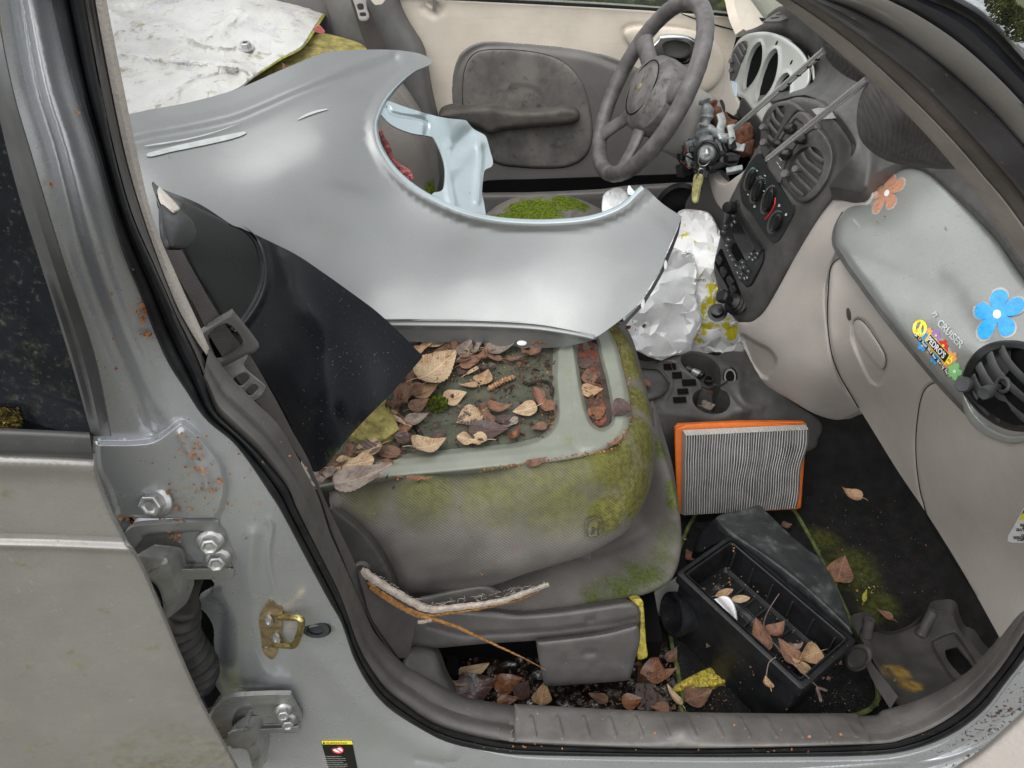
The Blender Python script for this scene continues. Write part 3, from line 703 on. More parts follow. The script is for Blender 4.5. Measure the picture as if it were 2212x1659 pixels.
foot = relief('seat_belt_cover', [(870, 1440), (880, 1408), (900, 1401), (932, 1405), (945, 1418), (960, 1460), (980, 1500), (960, 1520), (900, 1480)], Dep([(880, 1410, 'y', .09), (980, 1500, 'y', .06), (880, 1470, 'y', .055)]), M['trim'], car, .05, tdir=(0, .6, -.8), roll=(16, .012), res=8)
# sill trim + tread plate
stA = [(1107, 1607), (1237, 1614), (1475, 1620), (1875, 1610)]
stB = [(1107, 1521), (1237, 1526), (1475, 1537), (1851, 1544)]
sillprof = [(0, -.004), (.05, .012), (.15, .020), (.3, .023), (.5, .023), (.9, .02), (.97, .014), (1, 0)]
sill = band('sill_trim', [(1100, 1606), (1237, 1615), (1475, 1620), (1875, 1611), (1958, 1598), (2025, 1571), (2091, 1525), (2141, 1471), (2175, 1428), (2212, 1371), (2300, 1240)],
            [(1100, 1523), (1237, 1528), (1475, 1539), (1851, 1547), (1908, 1534), (1975, 1514), (2041, 1484), (2091, 1450), (2131, 1407), (2158, 1374), (2230, 1250)],
            jdep.up(-.002), tdep_i, [(0, -.004), (.05, .008), (.14, .013), (.26, .013), (.33, .006), (.42, .007), (.5, .014), (.62, .015), (.9, .013), (.97, .008), (1, 0)], M['trim_sill'], car, 150, back=.03)
rib = []
for x in np.linspace(1148, 1822, 13):
    s = 8 + (x - 1148) * .03
    rib.append(raised([(x - 4.5, 1549), (x + 3.5, 1548), (x + s * .5 + 4, 1570), (x + s + 4, 1588), (x + s, 1593), (x + s - 4, 1590), (x + s * .5 - 5, 1570)], 2.5, .0022, 2))
tread = relief('tread_plate', [(1111, 1520, 'c'), (1300, 1531), (1474, 1538), (1700, 1541), (1838, 1541), (1853, 1550), (1872, 1580), (1883, 1606, 'c'), (1700, 1612), (1475, 1615), (1237, 1610), (1111, 1604, 'c')],
    Dep([(1111, 1520, 'y', .054), (1474, 1538, 'y', .054), (1838, 1541, 'y', .054), (1111, 1604, 'y', -.006), (1475, 1615, 'y', -.006), (1883, 1606, 'y', -.006), (1475, 1575, 'z', .434), (1150, 1565, 'z', .434), (1830, 1575, 'z', .434)], .024), M['trim_sill'], sill, .004, tdir=(0, .3, -1), roll=(14, .008), feats=rib, res=6, n=3)

# jamb details: bolt, plug, striker, label
bolt = hexbolt('pillar_bolt', at(337, 1083, jdep, .014), (-.1, -1, .45), .0115, .012, M['steel'], body)
lathe('rubber_plug', at(685, 1357, jdep, .001), (-.15, -1, .75), [(.016, 0), (.0175, .002), (.016, .005), (.010, .005), (.009, .002), (.001, .0015)], M['rubber'], body, 30, 1.05, .62, x=(1, 0, 0))
sp0 = at(590, 1370, jdep, .0)

pl = relief('door_striker', c(1, 3, [(1745, 575), (1800, 610), (1830, 640), (1822, 800), (1800, 900), (1772, 955), (1740, 945), (1700, 900), (1692, 810), (1678, 700), (1700, 640)]), jdep.up(.006), M['gold_plate'], body, .006, n=3, res=4, feats=[crease(c(1, 3, [(1745, 690), (1750, 700)]), 4, .003), crease(c(1, 3, [(1795, 810), (1797, 830)]), 4, .003)])
q = c(1, 3, [(1815, 680), (1880, 682), (1935, 688), (1955, 712), (1945, 770), (1925, 830), (1905, 862), (1870, 865), (1775, 858)])
zz = [.006, .02, .032, .037, .037, .036, .034, .028, .006]
P = spl3([tuple(at(x, y, jdep, h)) for (x, y), h in zip(q, zz)], 5)
o = tube('striker_loop', P, .0042, M['gold'], body, 14)
# warning label on the jamb
ldep = jdep.up(.0016)
lab = relief('warning_label', [(693, 1600), (760, 1600), (780, 1700), (722, 1704)], ldep, M['print_black'], body, .0004, n=1, res=14)
lab2 = relief('label_header', [(694, 1600.5), (760, 1600.5), (762, 1608), (696, 1608)], ldep.up(.0006), M['print_yellow'], body, .0003, n=1, res=14)
def lframe(px, py, dep, ang=0):
    o = at(px, py, dep); X = at(px + 10 * math.cos(ang), py + 10 * math.sin(ang), dep) - o; Yv = at(px + 10 * math.sin(ang), py - 10 * math.cos(ang), dep) - o
    return o, X, Yv, X.length / 10
o_, X_, Y_, m_ = lframe(704, 1607, ldep.up(.0012))
text('label_text', 'WARNING', o_, X_, Y_, 8.6 * m_, M['print_black'], body, ext=.0001, spacing=1.15)
relief('label_symbol', [(697, 1607.4), (702, 1607.4), (699.5, 1602)], ldep.up(.0012), M['print_black'], body, .0002, n=1, res=10)
o_ = at(730, 1619, ldep.up(.001)); X_, Y_, Z_ = basis(Vector((-.1, -1, .5)), (1, 0, 0))
V, Fc = lathe_data(o_, Z_, [(.0055, 0), (.0055, .0003)], 28, 1.5, 1)
mesh('label_symbol', V, Fc, M['sticker_white'], body)
P = [o_ + Z_ * .0006 + X_ * (.0078 * math.cos(a)) + Y_ * (.0052 * math.sin(a)) for a in np.linspace(0, 2 * math.pi, 28)[:-1]]
v1 = tube_data(P, .0009, 6, closed=True); v2 = tube_data([o_ + Z_ * .0007 - X_ * .005 + Y_ * .0035, o_ + Z_ * .0007 + X_ * .005 - Y_ * .0035], .0008, 6)
mesh('label_symbol', *join([v1, v2]), M['print_red'], body)
V = []
for i in range(9):
    o2, X2, Y2, m2 = lframe(705 + i * .9, 1634 + i * 4.2, ldep.up(.001))
    V.append(box_data(o2 + X2 * 1.5 * (1 + .02 * i), X2 * (5.0 if i % 3 else 3.6), Y2.normalized() * .0008, Vector((0, -.0001, 0))))
mesh('label_text', *join(V), M['clear'], body, smooth=False)

# ------------------------------------------------------------------ hinges + wiring boot
def hinge(outline, dep, lip, bolts, arm, armdep, pin, mat_, lab):
    h = relief('door_hinge', outline, dep, mat_, car, .006, tdir=(0, 1, 0), res=7, n=3, feats=lip)
    h['label'] = lab
    for bx, by, r in bolts: hexbolt('hinge_bolt', at(bx, by, dep, .001), (.25, -1, .35), r, .013, M['steel'], h)
    a = relief('hinge_arm', arm, armdep, mat_, h, .028, tdir=(.1, .8, -.5), res=7, n=3, roll=(7, .004))
    tube('hinge_pin', [at(*pin[0], dep, -.004), at(*pin[1], dep, .03)], .0042, M['steel'], h, 12)
h1 = c(1, 3, [(800, 160), (840, 110), (900, 90), (1100, 76), (1390, 60), (1412, 92), (1450, 125), (1480, 200), (1535, 300), (1512, 330), (1515, 400), (1480, 432), (1330, 436), (1110, 440), (1000, 430), (930, 370), (880, 300), (850, 220)])
hd1 = Dep([(280, 1150, 'y', -.03), (500, 1150, 'y', -.005), (500, 1245, 'y', -.005), (320, 1240, 'y', -.03)])
hinge(h1, hd1, [raised(c(1, 3, [(860, 290), (920, 190), (980, 145), (1340, 128), (1400, 180), (1460, 300), (1500, 350), (1460, 355), (1100, 365), (1000, 370), (930, 350)]), 8, -.02)],
      [(455, 1169, .0095), (470, 1206, .0095)], c(1, 3, [(885, 285), (930, 275), (1060, 290), (1095, 315), (1120, 400), (1168, 500), (1165, 560), (1118, 665), (1070, 690), (1060, 600), (1030, 500), (980, 445), (930, 430), (895, 380)]), Dep([(320, 1200, 'y', -.05), (380, 1300, 'y', -.035), (330, 1280, 'y', -.05)]), [(360, 1186), (352, 1212)], M['hinge'], 'upper hinge of the rear door')
h2 = c(1, 3, [(1365, 1340), (1400, 1270), (1470, 1215), (1560, 1195), (1860, 1185), (1885, 1210), (1955, 1340), (1935, 1370), (1935, 1410), (1910, 1432), (1640, 1432), (1560, 1420), (1520, 1470), (1480, 1520), (1420, 1480), (1380, 1420)])
hd2 = Dep([(460, 1550, 'y', -.035), (645, 1510, 'y', -.012), (640, 1580, 'y', -.012), (480, 1600, 'y', -.035)])
hinge(h2, hd2, [raised(c(1, 3, [(1510, 1360), (1540, 1290), (1600, 1265), (1840, 1250), (1880, 1300), (1925, 1380), (1650, 1400), (1540, 1395)]), 8, -.018)],
      [(613, 1533, .008), (622, 1554, .008)], c(1, 3, [(1480, 1430), (1600, 1400), (1640, 1410), (1655, 1480), (1692, 1545), (1680, 1640), (1670, 1700), (1640, 1690), (1610, 1560), (1560, 1530), (1500, 1530)]), Dep([(500, 1590, 'y', -.05), (560, 1650, 'y', -.04), (520, 1650, 'y', -.05)]), [(540, 1538), (532, 1560)], M['hinge'], 'lower hinge of the rear door')
cen = [(1240, 420), (1215, 500), (1200, 560), (1172, 640), (1150, 720), (1160, 800), (1195, 870), (1240, 930), (1275, 990), (1285, 1040), (1262, 1090), (1200, 1110), (1120, 1090)]
bd = Dep([(400, 1290, 'y', .0), (440, 1440, 'y', .0), (370, 1470, 'y', -.01)])
P = spl3([tuple(at(*c(1, 3, [p])[0], bd)) for p in cen], 16)
Rr = []
for i in range(len(P)):
    u = i / (len(P) - 1); base = .013 + .009 * sstep(np.array([(u - .12) / .2]))[0]
    Rr.append(base * (1 + (.16 * math.sin(u * 2 * math.pi * 15) if u > .2 else 0)))
tube('wiring_boot', P, Rr, mat('rubber boot', (.035, .032, .03), .6, 0, 0, .3, 60, grain=(300, .001, .3)), car, 26)

# ------------------------------------------------------------------ rear door
rd = sub('rear_door', car, 'closed rear door with algae on its silver panel')
rddep = Dep([(0, 985, 'y', -.085), (210, 990, 'y', -.07), (0, 1659, 'y', -.13), (520, 1659, 'y', -.085), (275, 1180, 'y', -.075)])
dp = [(-90, 978, 'c'), (0, 978), (100, 982), (200, 988), (206, 996), (211, 1035), (240, 1110), (268, 1163), (276, 1178), (300, 1212), (340, 1300), (390, 1420), (440, 1530), (490, 1620), (545, 1720, 'c'), (-90, 1720, 'c')]
relief('door_panel', dp, rddep, M['silver_dirty'], rd, .004, res=13, n=3, roll=(6, .004), feats=[crease([(-80, 1160), (100, 1163), (280, 1170)], 7, -.004), crease([(-80, 1178), (100, 1181), (300, 1189)], 7, .004),
    crease([(-80, 1000), (100, 1004), (204, 1010)], 22, .012)])
gl = [(-90, 0, 'c'), (-30, 150), (0, 262), (50, 455), (86, 560), (150, 770), (175, 850), (199, 938, 'c'), (0, 932), (-90, 930, 'c')]
gdep = Dep([(0, 300, 'y', -.035), (190, 930, 'y', -.062), (0, 930, 'y', -.066)])
relief('window', gl, gdep, M['dirty_glass'], rd, .004, res=24, n=3)
fA = [(-25, -60), (-10, 0), (28, 190), (68, 330), (135, 553), (205, 766), (241, 943)]
fB = [(-60, -60), (-45, 60), (0, 262), (40, 420), (83, 556), (150, 770), (198, 942)]
fdep = Dep([(0, 30, 'y', -.02), (135, 553, 'y', -.05), (240, 943, 'y', -.07)])
band('window_frame', fA, fB, fdep, gdep.up(.006), [(0, 0), (.06, .006), (.35, .008), (.5, .010), (.7, .004), (.9, .004), (1, .0)], M['frame_grey'], rd, 80, back=.02)
mA = [(-90, 924), (0, 925), (100, 929), (193, 934)]; mB = [(-90, 983), (0, 984), (100, 986), (201, 990)]
band('belt_molding', mA, mB, rddep.up(.004), rddep.up(.006), [(0, 0)] + [(s, h * 1.8) for s, h in rnd(.25, .006)] + [(1, 0)], M['frame_grey'], rd, 40, back=.02)
# ------------------------------------------------------------------ floor
def crumple(amp, sc, seed=0, oct_=3):
    rs = random.Random(seed); o1 = rs.random() * 50
    def f(XY):
        out = np.zeros(len(XY)); P = XY / sc
        for k in range(oct_):
            out += np.array([abs(mnoise.noise(Vector((x * 2 ** k + o1, y * 2 ** k + k * 7, seed)))) for x, y in P]) * amp * (.55 ** k) * 2
        return out - amp
    return f
def floor_z(x, y):
    z = .30
    if x > .80: z += (x - .80) * 1.3
    z += max(0, .05 - abs(y - .02)) * .6 * 0
    tun = float(sstep(np.array([(y - .585) / .05]))[0]) * float(sstep(np.array([(.93 - y) / .05]))[0])
    z = z + tun * max(0, .42 + .0 * x - z)
    z += .006 * mnoise.noise(Vector((x * 9, y * 9, 2)))
    return z
gx = np.linspace(-1.0, 1.15, 90); gy = np.linspace(.03, 1.45, 70)
V = [(x, y, floor_z(x, y)) for y in gy for x in gx]; nx = len(gx)
Fc = [(j * nx + i, j * nx + i + 1, (j + 1) * nx + i + 1, (j + 1) * nx + i) for j in range(len(gy) - 1) for i in range(nx - 1)]
fl = mesh('floor_carpet', V, Fc, M['carpet_grey'], car, sharp=80)
mesh('under_floor', [(-1, -.02, .27), (1.2, -.02, .27), (1.2, 1.45, .27), (-1, 1.45, .27)], [(0, 1, 2, 3)], M['black'], car, False)
# wet patch of floor under the seat
fdep0 = Dep([(1000, 1450, 'z', .306), (1400, 1500, 'z', .306), (1400, 1350, 'z', .306)])
relief('wet_floor', [(900, 1380), (960, 1390), (1200, 1380), (1400, 1290), (1440, 1290), (1470, 1400), (1490, 1545), (1300, 1545), (1100, 1540), (980, 1530), (900, 1460)], fdep0, M['wet'], car, .003, res=9, feats=[wob(.004, 25, 3)], tdir=(0, 0, -1))
relief('puddle', [(1372, 1500), (1378, 1450), (1374, 1430), (1384, 1425), (1392, 1450), (1400, 1470), (1415, 1478), (1425, 1500), (1440, 1510), (1435, 1530), (1400, 1535), (1375, 1528)], fdep0.up(.012), M['water'], car, .001, res=9, tdir=(0, 0, -1))
# floor mat: loose, a thing of its own
mdep = Dep([(1500, 1500, 'z', .309), (1850, 1520, 'z', .309), (1600, 1200, 'z', .309)])
mat_t = thing('floor_mat', 'black floor mat with mossy green edging under the open plastic box', 'floor mat', (.33, .25, .31))
mo = [(1560, 1085), (1640, 1080), (1705, 1095), (1738, 1140), (1768, 1195), (1800, 1260), (1850, 1370), (1885, 1450), (1897, 1500), (1888, 1522), (1862, 1540), (1800, 1548), (1500, 1548), (1476, 1500), (1462, 1440), (1446, 1360), (1440, 1290), (1470, 1180), (1510, 1100)]
relief('rubber_mat', mo, mdep.up(.003), M['carpet'], mat_t, .006, tdir=(0, 0, -1), res=9, feats=[wob(.003, 30, 5)])
ed = [at(x, y, mdep, .006) for x, y in spl(mo, 4)]
tube('edging', ed, .0042, mat('mossy mat edging', (.09, .12, .03), .85, 0, 0, .4, 60, grain=(300, .001, .5)), mat_t, 8, closed=True)

# ------------------------------------------------------------------ passenger seat (folded forward)
seat = sub('front_seat', car, 'folded front passenger seat, fabric green with algae')
bdep2 = Dep([(900, 900, 'z', .69), (1050, 850, 'z', .69), (1150, 900, 'z', .69), (1100, 780, 'z', .69), (1290, 850, 'z', .69), (1000, 970, 'z', .70), (1290, 930, 'z', .70), (1280, 760, 'z', .70), (800, 1000, 'z', .71), (716, 1060, 'z', .73), (900, 1030, 'z', .735), (1140, 1005, 'z', .735), (1290, 975, 'z', .735), (1355, 930, 'z', .735), (1345, 760, 'z', .742), (1250, 700, 'z', .745), (900, 740, 'z', .74),
             (1411, 953, 'z', .70), (1387, 820, 'z', .715), (1405, 1040, 'z', .67),
             (1100, 1120, 'y', .208), (850, 1120, 'y', .20), (1300, 1080, 'y', .235), (850, 1270, 'y', .165), (1000, 1283, 'y', .165), (1200, 1222, 'y', .18), (1361, 1139, 'y', .225)])
bo = [(712, 1070), (730, 1040), (900, 900), (1000, 720), (1290, 690), (1324, 697), (1350, 726), (1371, 766), (1387, 820), (1404, 886), (1415, 953), (1412, 1020), (1398, 1070), (1380, 1106), (1361, 1139), (1331, 1163), (1271, 1196), (1204, 1219), (1137, 1239), (1071, 1263), (1004, 1279), (911, 1289), (871, 1283), (847, 1266), (844, 1249), (834, 1229), (814, 1193), (794, 1166), (771, 1139), (741, 1119), (717, 1100)]
br = relief('backrest', bo, bdep2, M['fabric'], seat, .12, tdir=(.1, .75, -.3), roll=(42, .042), res=10, n=4, feats=[crease([(1290, 985), (1330, 1010), (1375, 1010)], 10, -.003), crease([(1405, 960), (1380, 1040), (1330, 1130)], 14, .002), wob(.004, 160, 2)])
br['label'] = 'backrest side in ribbed fabric, yellow green with algae'
# airbag emblem stamped in the fabric
em = relief('emblem', c(2, 3, [(1605, 50), (1680, 30), (1695, 60), (1685, 140), (1660, 165), (1605, 172), (1585, 140), (1585, 80)]), bdep2.up(.0095), M['fabric'], br, .0015, res=5, n=3, feats=[raised(c(2, 3, [(1618, 66), (1672, 52), (1680, 80), (1672, 130), (1650, 150), (1612, 155), (1600, 130), (1602, 85)]), 3, -.001)])
tube('emblem_edge', [at(x, y, bdep2, .0112) for x, y in spl(c(2, 3, [(1610, 56), (1678, 38), (1688, 70), (1678, 136), (1655, 158), (1608, 163), (1592, 136), (1594, 82)]), 3)], .0006, mat('emblem ink', (.05, .047, .045), .8, 0, 0, 0, 30), em, 6, closed=True)
o_, X_, Y_, m_ = lframe(*c(2, 3, [(1640, 148)])[0], bdep2.up(.0115), math.radians(-82))
text('emblem_text', 'SRS', o_, X_, Y_, 11 * m_, bpy.data.materials['emblem ink'], em, ext=.0004)
o_, X_, Y_, m_ = lframe(*c(2, 3, [(1668, 148)])[0], bdep2.up(.0115), math.radians(-82))
text('emblem_text', 'AIRBAG', o_, X_, Y_, 8 * m_, bpy.data.materials['emblem ink'], em, ext=.0004)
# plastic back table
tdep = Dep([(720, 1050, 'z', .735), (1140, 1005, 'z', .735), (1355, 930, 'z', .737), (1340, 760, 'z', .745), (1250, 700, 'z', .748), (900, 740, 'z', .742)], .004)
to = [(676, 1052), (737, 1046), (830, 1033), (937, 1023), (1071, 1010), (1204, 996), (1284, 980), (1320, 965), (1348, 944), (1359, 918), (1361, 870), (1351, 820), (1335, 753), (1317, 713), (1290, 690), (1200, 680), (900, 700), (700, 860), (650, 1000)]
rec = [(690, 1012), (801, 993), (970, 976), (1100, 963), (1150, 953), (1182, 938), (1200, 915), (1204, 886), (1200, 820), (1201, 760), (1196, 742), (1100, 735), (900, 735), (760, 850), (680, 960)]
slot = c(2, 2, [(1515, 530), (1520, 620), (1535, 740), (1553, 850), (1580, 980), (1618, 1080), (1680, 1122), (1742, 1098), (1762, 1040), (1752, 950), (1722, 800), (1680, 640), (1645, 530)])
tray = relief('back_table', to, tdep, M['tray'], seat, .03, tdir=(0, .5, -.8), roll=(10, .008), res=9, n=4,
    feats=[raised(rec, 16, -.020), raised(slot, 14, -.022), raised([(1228, 690), (1232, 800), (1240, 930), (1262, 972), (1330, 950), (1352, 900), (1346, 820), (1320, 720), (1290, 690)], 16, .006), crease(c(2, 2, [(200, 1375), (700, 1330), (1200, 1280), (1480, 1250)]), 8, .002)])
tray['label'] = 'hard grey green tray on the back of the folded seat'
rdep = tdep.up(-.0165)
flo = relief('tray_floor', [(690, 1006), (801, 988), (970, 970), (1100, 957), (1150, 946), (1176, 932), (1193, 910), (1197, 886), (1193, 820), (1194, 765), (1188, 748), (1100, 740), (900, 740), (765, 855), (690, 960)], rdep, M['tray_floor'], tray, .002, res=7, n=4, feats=[wob(.003, 30, 8)])
wslot = [(x * .97 + 1288 * .03, y * .985 + 830 * .015) for x, y in slot]
relief('trapped_water', wslot, tdep.up(-.010), M['water'], tray, .0005, res=9, n=4)
relief('rust_stain', [(1248, 745), (1275, 735), (1290, 760), (1296, 800), (1300, 850), (1310, 900), (1302, 918), (1288, 915), (1275, 880), (1268, 830), (1258, 790)], tdep.up(-.0098), mat('rust silt', (.17, .035, .012), .7, 0, 0, .5, 60, col2=(.06, .03, .015), grain=(250, .002, .8)), tray, .001, res=7, feats=[wob(.003, 12, 4)])
# cushion
cdep = Dep([(1121, 1326, 'y', .175), (1000, 1310, 'y', .175), (1304, 1303, 'y', .19), (1437, 1263, 'y', .235), (1467, 1189, 'y', .30), (1460, 1090, 'z', .57), (1414, 920, 'z', .60), (1380, 1120, 'y', .37), (1200, 1230, 'y', .245), (1300, 1190, 'y', .29), (1000, 1270, 'y', .22)])
co = [(860, 1290), (1000, 1180), (1300, 1000), (1400, 930), (1418, 925), (1437, 986), (1457, 1053), (1468, 1106), (1472, 1150), (1471, 1189), (1461, 1233), (1437, 1263), (1387, 1286), (1304, 1305), (1204, 1322), (1121, 1329), (1050, 1322), (950, 1330), (860, 1340)]
cu = relief('cushion', co, cdep, M['fabric2'], seat, .12, tdir=(.1, .8, -.2), roll=(26, .022), res=10, n=4, feats=[wob(.003, 120, 6), crease([(1280, 1200), (1340, 1180), (1400, 1150)], 8, -.002)])
cu['label'] = 'seat cushion edge with bright green moss'
sh_dep = Dep([(900, 1340, 'y', .13), (1380, 1320, 'y', .145), (900, 1400, 'y', .12), (1300, 1370, 'y', .13)])
so2 = c(2, 3, [(430, 740), (520, 560), (700, 620), (900, 640), (1000, 645), (1150, 662), (1400, 645), (1700, 603), (1850, 582), (1905, 592), (1938, 640), (1932, 712), (1880, 750), (1700, 790), (1300, 830), (950, 852), (430, 892), (440, 820)])
shd = relief('side_shield', so2, sh_dep, M['trim'], seat, .05, tdir=(0, .62, -.78), roll=(12, .010), res=9, n=4, feats=[crease(c(2, 3, [(560, 740), (800, 800), (1000, 790), (1300, 775), (1600, 740), (1900, 690)]), 6, -.003), raised(c(2, 3, [(600, 640), (1100, 680), (1500, 650), (1880, 600), (1900, 690), (1500, 740), (1000, 780), (700, 760)]), 14, .004),
    crease(c(2, 3, [(1600, 705), (1630, 703)]), 7, -.006)])
lev = relief('recline_lever', c(2, 3, [(500, 560), (560, 545), (720, 510), (900, 480), (990, 498), (1022, 530), (1005, 560), (900, 572), (700, 590), (540, 620)]), Dep([(900, 1285, 'y', .12), (1070, 1275, 'y', .125), (950, 1310, 'y', .12)]), M['trim'], seat, .02, tdir=(0, .62, -.78), roll=(12, .01), res=7)
drw = relief('storage_drawer', c(2, 3, [(1266, 850), (1300, 838), (1450, 822), (1700, 788), (1860, 748), (1915, 735), (1935, 770), (1932, 850), (1905, 950), (1875, 1060), (1845, 1092), (1600, 1112), (1345, 1128), (1310, 1100), (1285, 980)]), Dep([(1160, 1400, 'y', .105), (1380, 1370, 'y', .115), (1250, 1480, 'y', .10)]), M['trim'], seat, .08, tdir=(0, .66, -.74), roll=(14, .012), res=8, feats=[crease(c(2, 3, [(1590, 915), (1635, 912)]), 8, -.006)])
drw['label'] = 'boxy plastic drawer front under the seat'
kn = relief('hinge_cover', [(712, 1095), (742, 1115), (780, 1145), (815, 1190), (838, 1232), (850, 1262), (848, 1280), (830, 1300), (780, 1260), (745, 1200), (715, 1150)], Dep([(740, 1120, 'y', .15), (840, 1240, 'y', .145), (760, 1200, 'y', .14)]), M['grey_plastic'], seat, .05, tdir=(0, .62, -.78), roll=(10, .006), res=8)
lathe('pivot_cap', at(783, 1226, Dep([(740, 1120, 'y', .14), (840, 1240, 'y', .135), (760, 1200, 'y', .13)])), (0, -1, .3), [(.011, 0), (.011, .003), (.008, .005), (.004, .004)], M['grey_plastic'], seat, 24)
mesh('seat_frame', *join([box_data((.0, .36, .36), Vector((.5, 0, 0)), Vector((0, .35, 0)), Vector((0, 0, .05))), box_data((-.1, .3, .31), Vector((.02, 0, 0)), Vector((0, .3, 0)), Vector((0, 0, .06)))]), M['void'], seat, False)
box_ = box_data((-.05, .42, .45), Vector((.36, 0, 0)), Vector((0, .30, 0)), Vector((0, 0, .12))); mesh('cushion_core', *box_, M['fabric2'], seat, False)

# ------------------------------------------------------------------ seat belt
sb = sub('seat_belt', car, 'dark grey front seat belt hanging across the pillar trim')
bA1 = [(352, 540), (385, 600), (420, 660), (450, 720), (480, 770), (520, 830), (575, 890), (620, 950), (660, 1010), (690, 1070), (714, 1140), (742, 1210), (775, 1290), (810, 1360), (850, 1420)]
bB1 = [(392, 540), (424, 596), (458, 656), (486, 700), (520, 745), (545, 775), (590, 853), (634, 936), (662, 985), (684, 1036), (714, 1106), (745, 1170), (778, 1240), (822, 1330), (880, 1425)]
beltdep = Dep([(390, 560, 'y', .09), (560, 820, 'y', .10), (700, 1080, 'y', .085), (830, 1370, 'y', .08), (600, 800, 'y', .12)])
band('belt_strap', bA1, bB1, beltdep, beltdep.up(.002), [(0, 0), (.5, .001), (1, 0)], M['belt'], sb, 90, back=.0015)
bA2 = [(770, 1225), (785, 1280), (800, 1330), (825, 1370), (862, 1422)]
bB2 = [(782, 1240), (850, 1283), (893, 1330), (898, 1345), (884, 1420)]
band('belt_strap', bA2, bB2, beltdep.up(.012), beltdep.up(.012), [(0, 0), (.3, .004), (.6, .002), (1, 0)], M['belt'], sb, 50, back=.0015)
tgd = Dep([(450, 715, 'y', .075), (557, 750, 'y', .085), (550, 860, 'y', .075)])
relief('belt_tongue', c(1, 2, [(1300, 500), (1490, 378), (1520, 385), (1668, 570), (1672, 600), (1640, 632), (1600, 640), (1430, 725), (1400, 700), (1340, 560)]), tgd, M['trim'], sb, .008, roll=(6, .003), res=5, n=3,
       holes=[c(1, 2, [(1350, 510), (1480, 435), (1580, 585), (1420, 690), (1385, 650)])])
relief('tongue_plate', c(1, 2, [(1425, 725), (1590, 640), (1600, 660), (1580, 700), (1600, 745), (1712, 838), (1716, 862), (1690, 905), (1645, 935), (1620, 925), (1500, 800)]), tgd.up(-.003), M['steel'], sb, .002, res=6, n=3,
       holes=[c(1, 2, [(1510, 800), (1580, 752), (1622, 790), (1560, 850)]), c(1, 2, [(1590, 875), (1640, 828), (1680, 855), (1625, 912)])])

# ------------------------------------------------------------------ loose silver fender
fd = [(330, 250, 'y', .632), (510, 195, 'y', .71), (737, 112, 'y', .82), (920, 122, 'y', .875), (200, 280, 'y', .575),
      (320, 303, 'y', .555), (500, 267, 'y', .635), (737, 173, 'y', .735), (220, 330, 'y', .51),
      (350, 400, 'y', .50), (600, 380, 'y', .565), (800, 300, 'y', .66), (700, 300, 'y', .62),
      (600, 520, 'y', .535), (800, 500, 'y', .585), (700, 600, 'y', .53), (800, 620, 'y', .56), (837, 690, 'z', .805), (890, 700, 'z', .80),
      (1000, 600, 'z', .838), (1000, 690, 'z', .80), (1154, 696, 'z', .80), (1237, 710, 'z', .80), (1284, 725, 'z', .79),
      (1137, 482, 'z', .93), (1137, 580, 'z', .855), (1350, 560, 'z', .88), (1471, 467, 'z', .945), (1424, 586, 'z', .865), (1396, 408, 'z', .985), (1000, 462, 'z', .955), (880, 400, 'y', .64), (812, 300, 'y', .68), (850, 190, 'y', .78)]
fdep = Dep(fd, lam=.035)
fender = thing('car_fender', 'loose silver car fender with a round wheel arch lying across the folded seat', 'fender', (0, .6, .78))
arch = c(2, 1, [(592, 405), (560, 425), (450, 475), (350, 560), (280, 640), (240, 720), (215, 800), (218, 870), (232, 930), (270, 1010), (350, 1120), (480, 1230), (620, 1310), (800, 1385), (1000, 1430), (1200, 1446), (1400, 1445), (1600, 1425), (1750, 1380), (1850, 1325), (1915, 1260), (1960, 1222)])
fo = [(150, 290), (300, 242), (400, 223), (510, 193), (610, 150), (700, 114), (737, 110), (797, 107), (854, 108), (904, 115), (930, 127)] + [tuple(p) for p in arch] + [(1398, 408, 'c'), (1431, 440), (1474, 468, 'c'), (1460, 500), (1437, 553), (1424, 586), (1381, 653), (1347, 686), (1295, 724), (1284, 727, 'c'), (1237, 714), (1154, 700), (1037, 693), (900, 692), (837, 692), (760, 720), (600, 700), (400, 600), (220, 500), (150, 400)]
fb = relief('fender_skin', fo, fdep, M['fender'], fender, .0022, tdir=(0, .8, -.3), res=11, n=4, sharp=60,
    feats=[crease([(200, 332), (320, 303), (400, 288), (500, 267), (567, 240), (640, 208), (737, 173), (850, 128)], 13, -.006), crease([(200, 316), (320, 284), (400, 270), (500, 247), (567, 222), (640, 190), (737, 150), (840, 118)], 11, .004),
           (lambda XY: .006 * sstep(1 - pdist(XY, np.array(spl(arch, 4, False)), False) / 24), [tuple(p) for p in resamp(spl([(x - 6, y + 8) for x, y in arch], 3, False), 120)])])
# turned-in lip of the arch
lipi = resamp(spl(arch, 4, False), 90)
T_ = np.gradient(lipi, axis=0); T_ /= np.linalg.norm(T_, axis=1, keepdims=True); N_ = np.stack([T_[:, 1], -T_[:, 0]], 1)
sgn = 1 if (N_[45] @ (np.array([1000, 300]) - lipi[45])) > 0 else -1
band('arch_lip', [tuple(p) for p in lipi], [tuple(p + N_[i] * 9 * sgn * min(1, i / 12)) for i, p in enumerate(lipi)], fdep.up(.0058), fdep.up(-.004), [(0, 0), (.3, .002), (.8, 0), (1, -.004)], M['fender_in'], fender, 90, back=.0015, spn=1)
fl_t = [(760, 690), (837, 690), (900, 690), (1037, 692), (1154, 698), (1237, 712), (1287, 727)]
fl_b = [(760, 730), (837, 735), (890, 738), (1004, 741), (1154, 751), (1215, 750), (1290, 732)]
_ft = lambda x, y: float(fdep.t([(x, y)])[0])
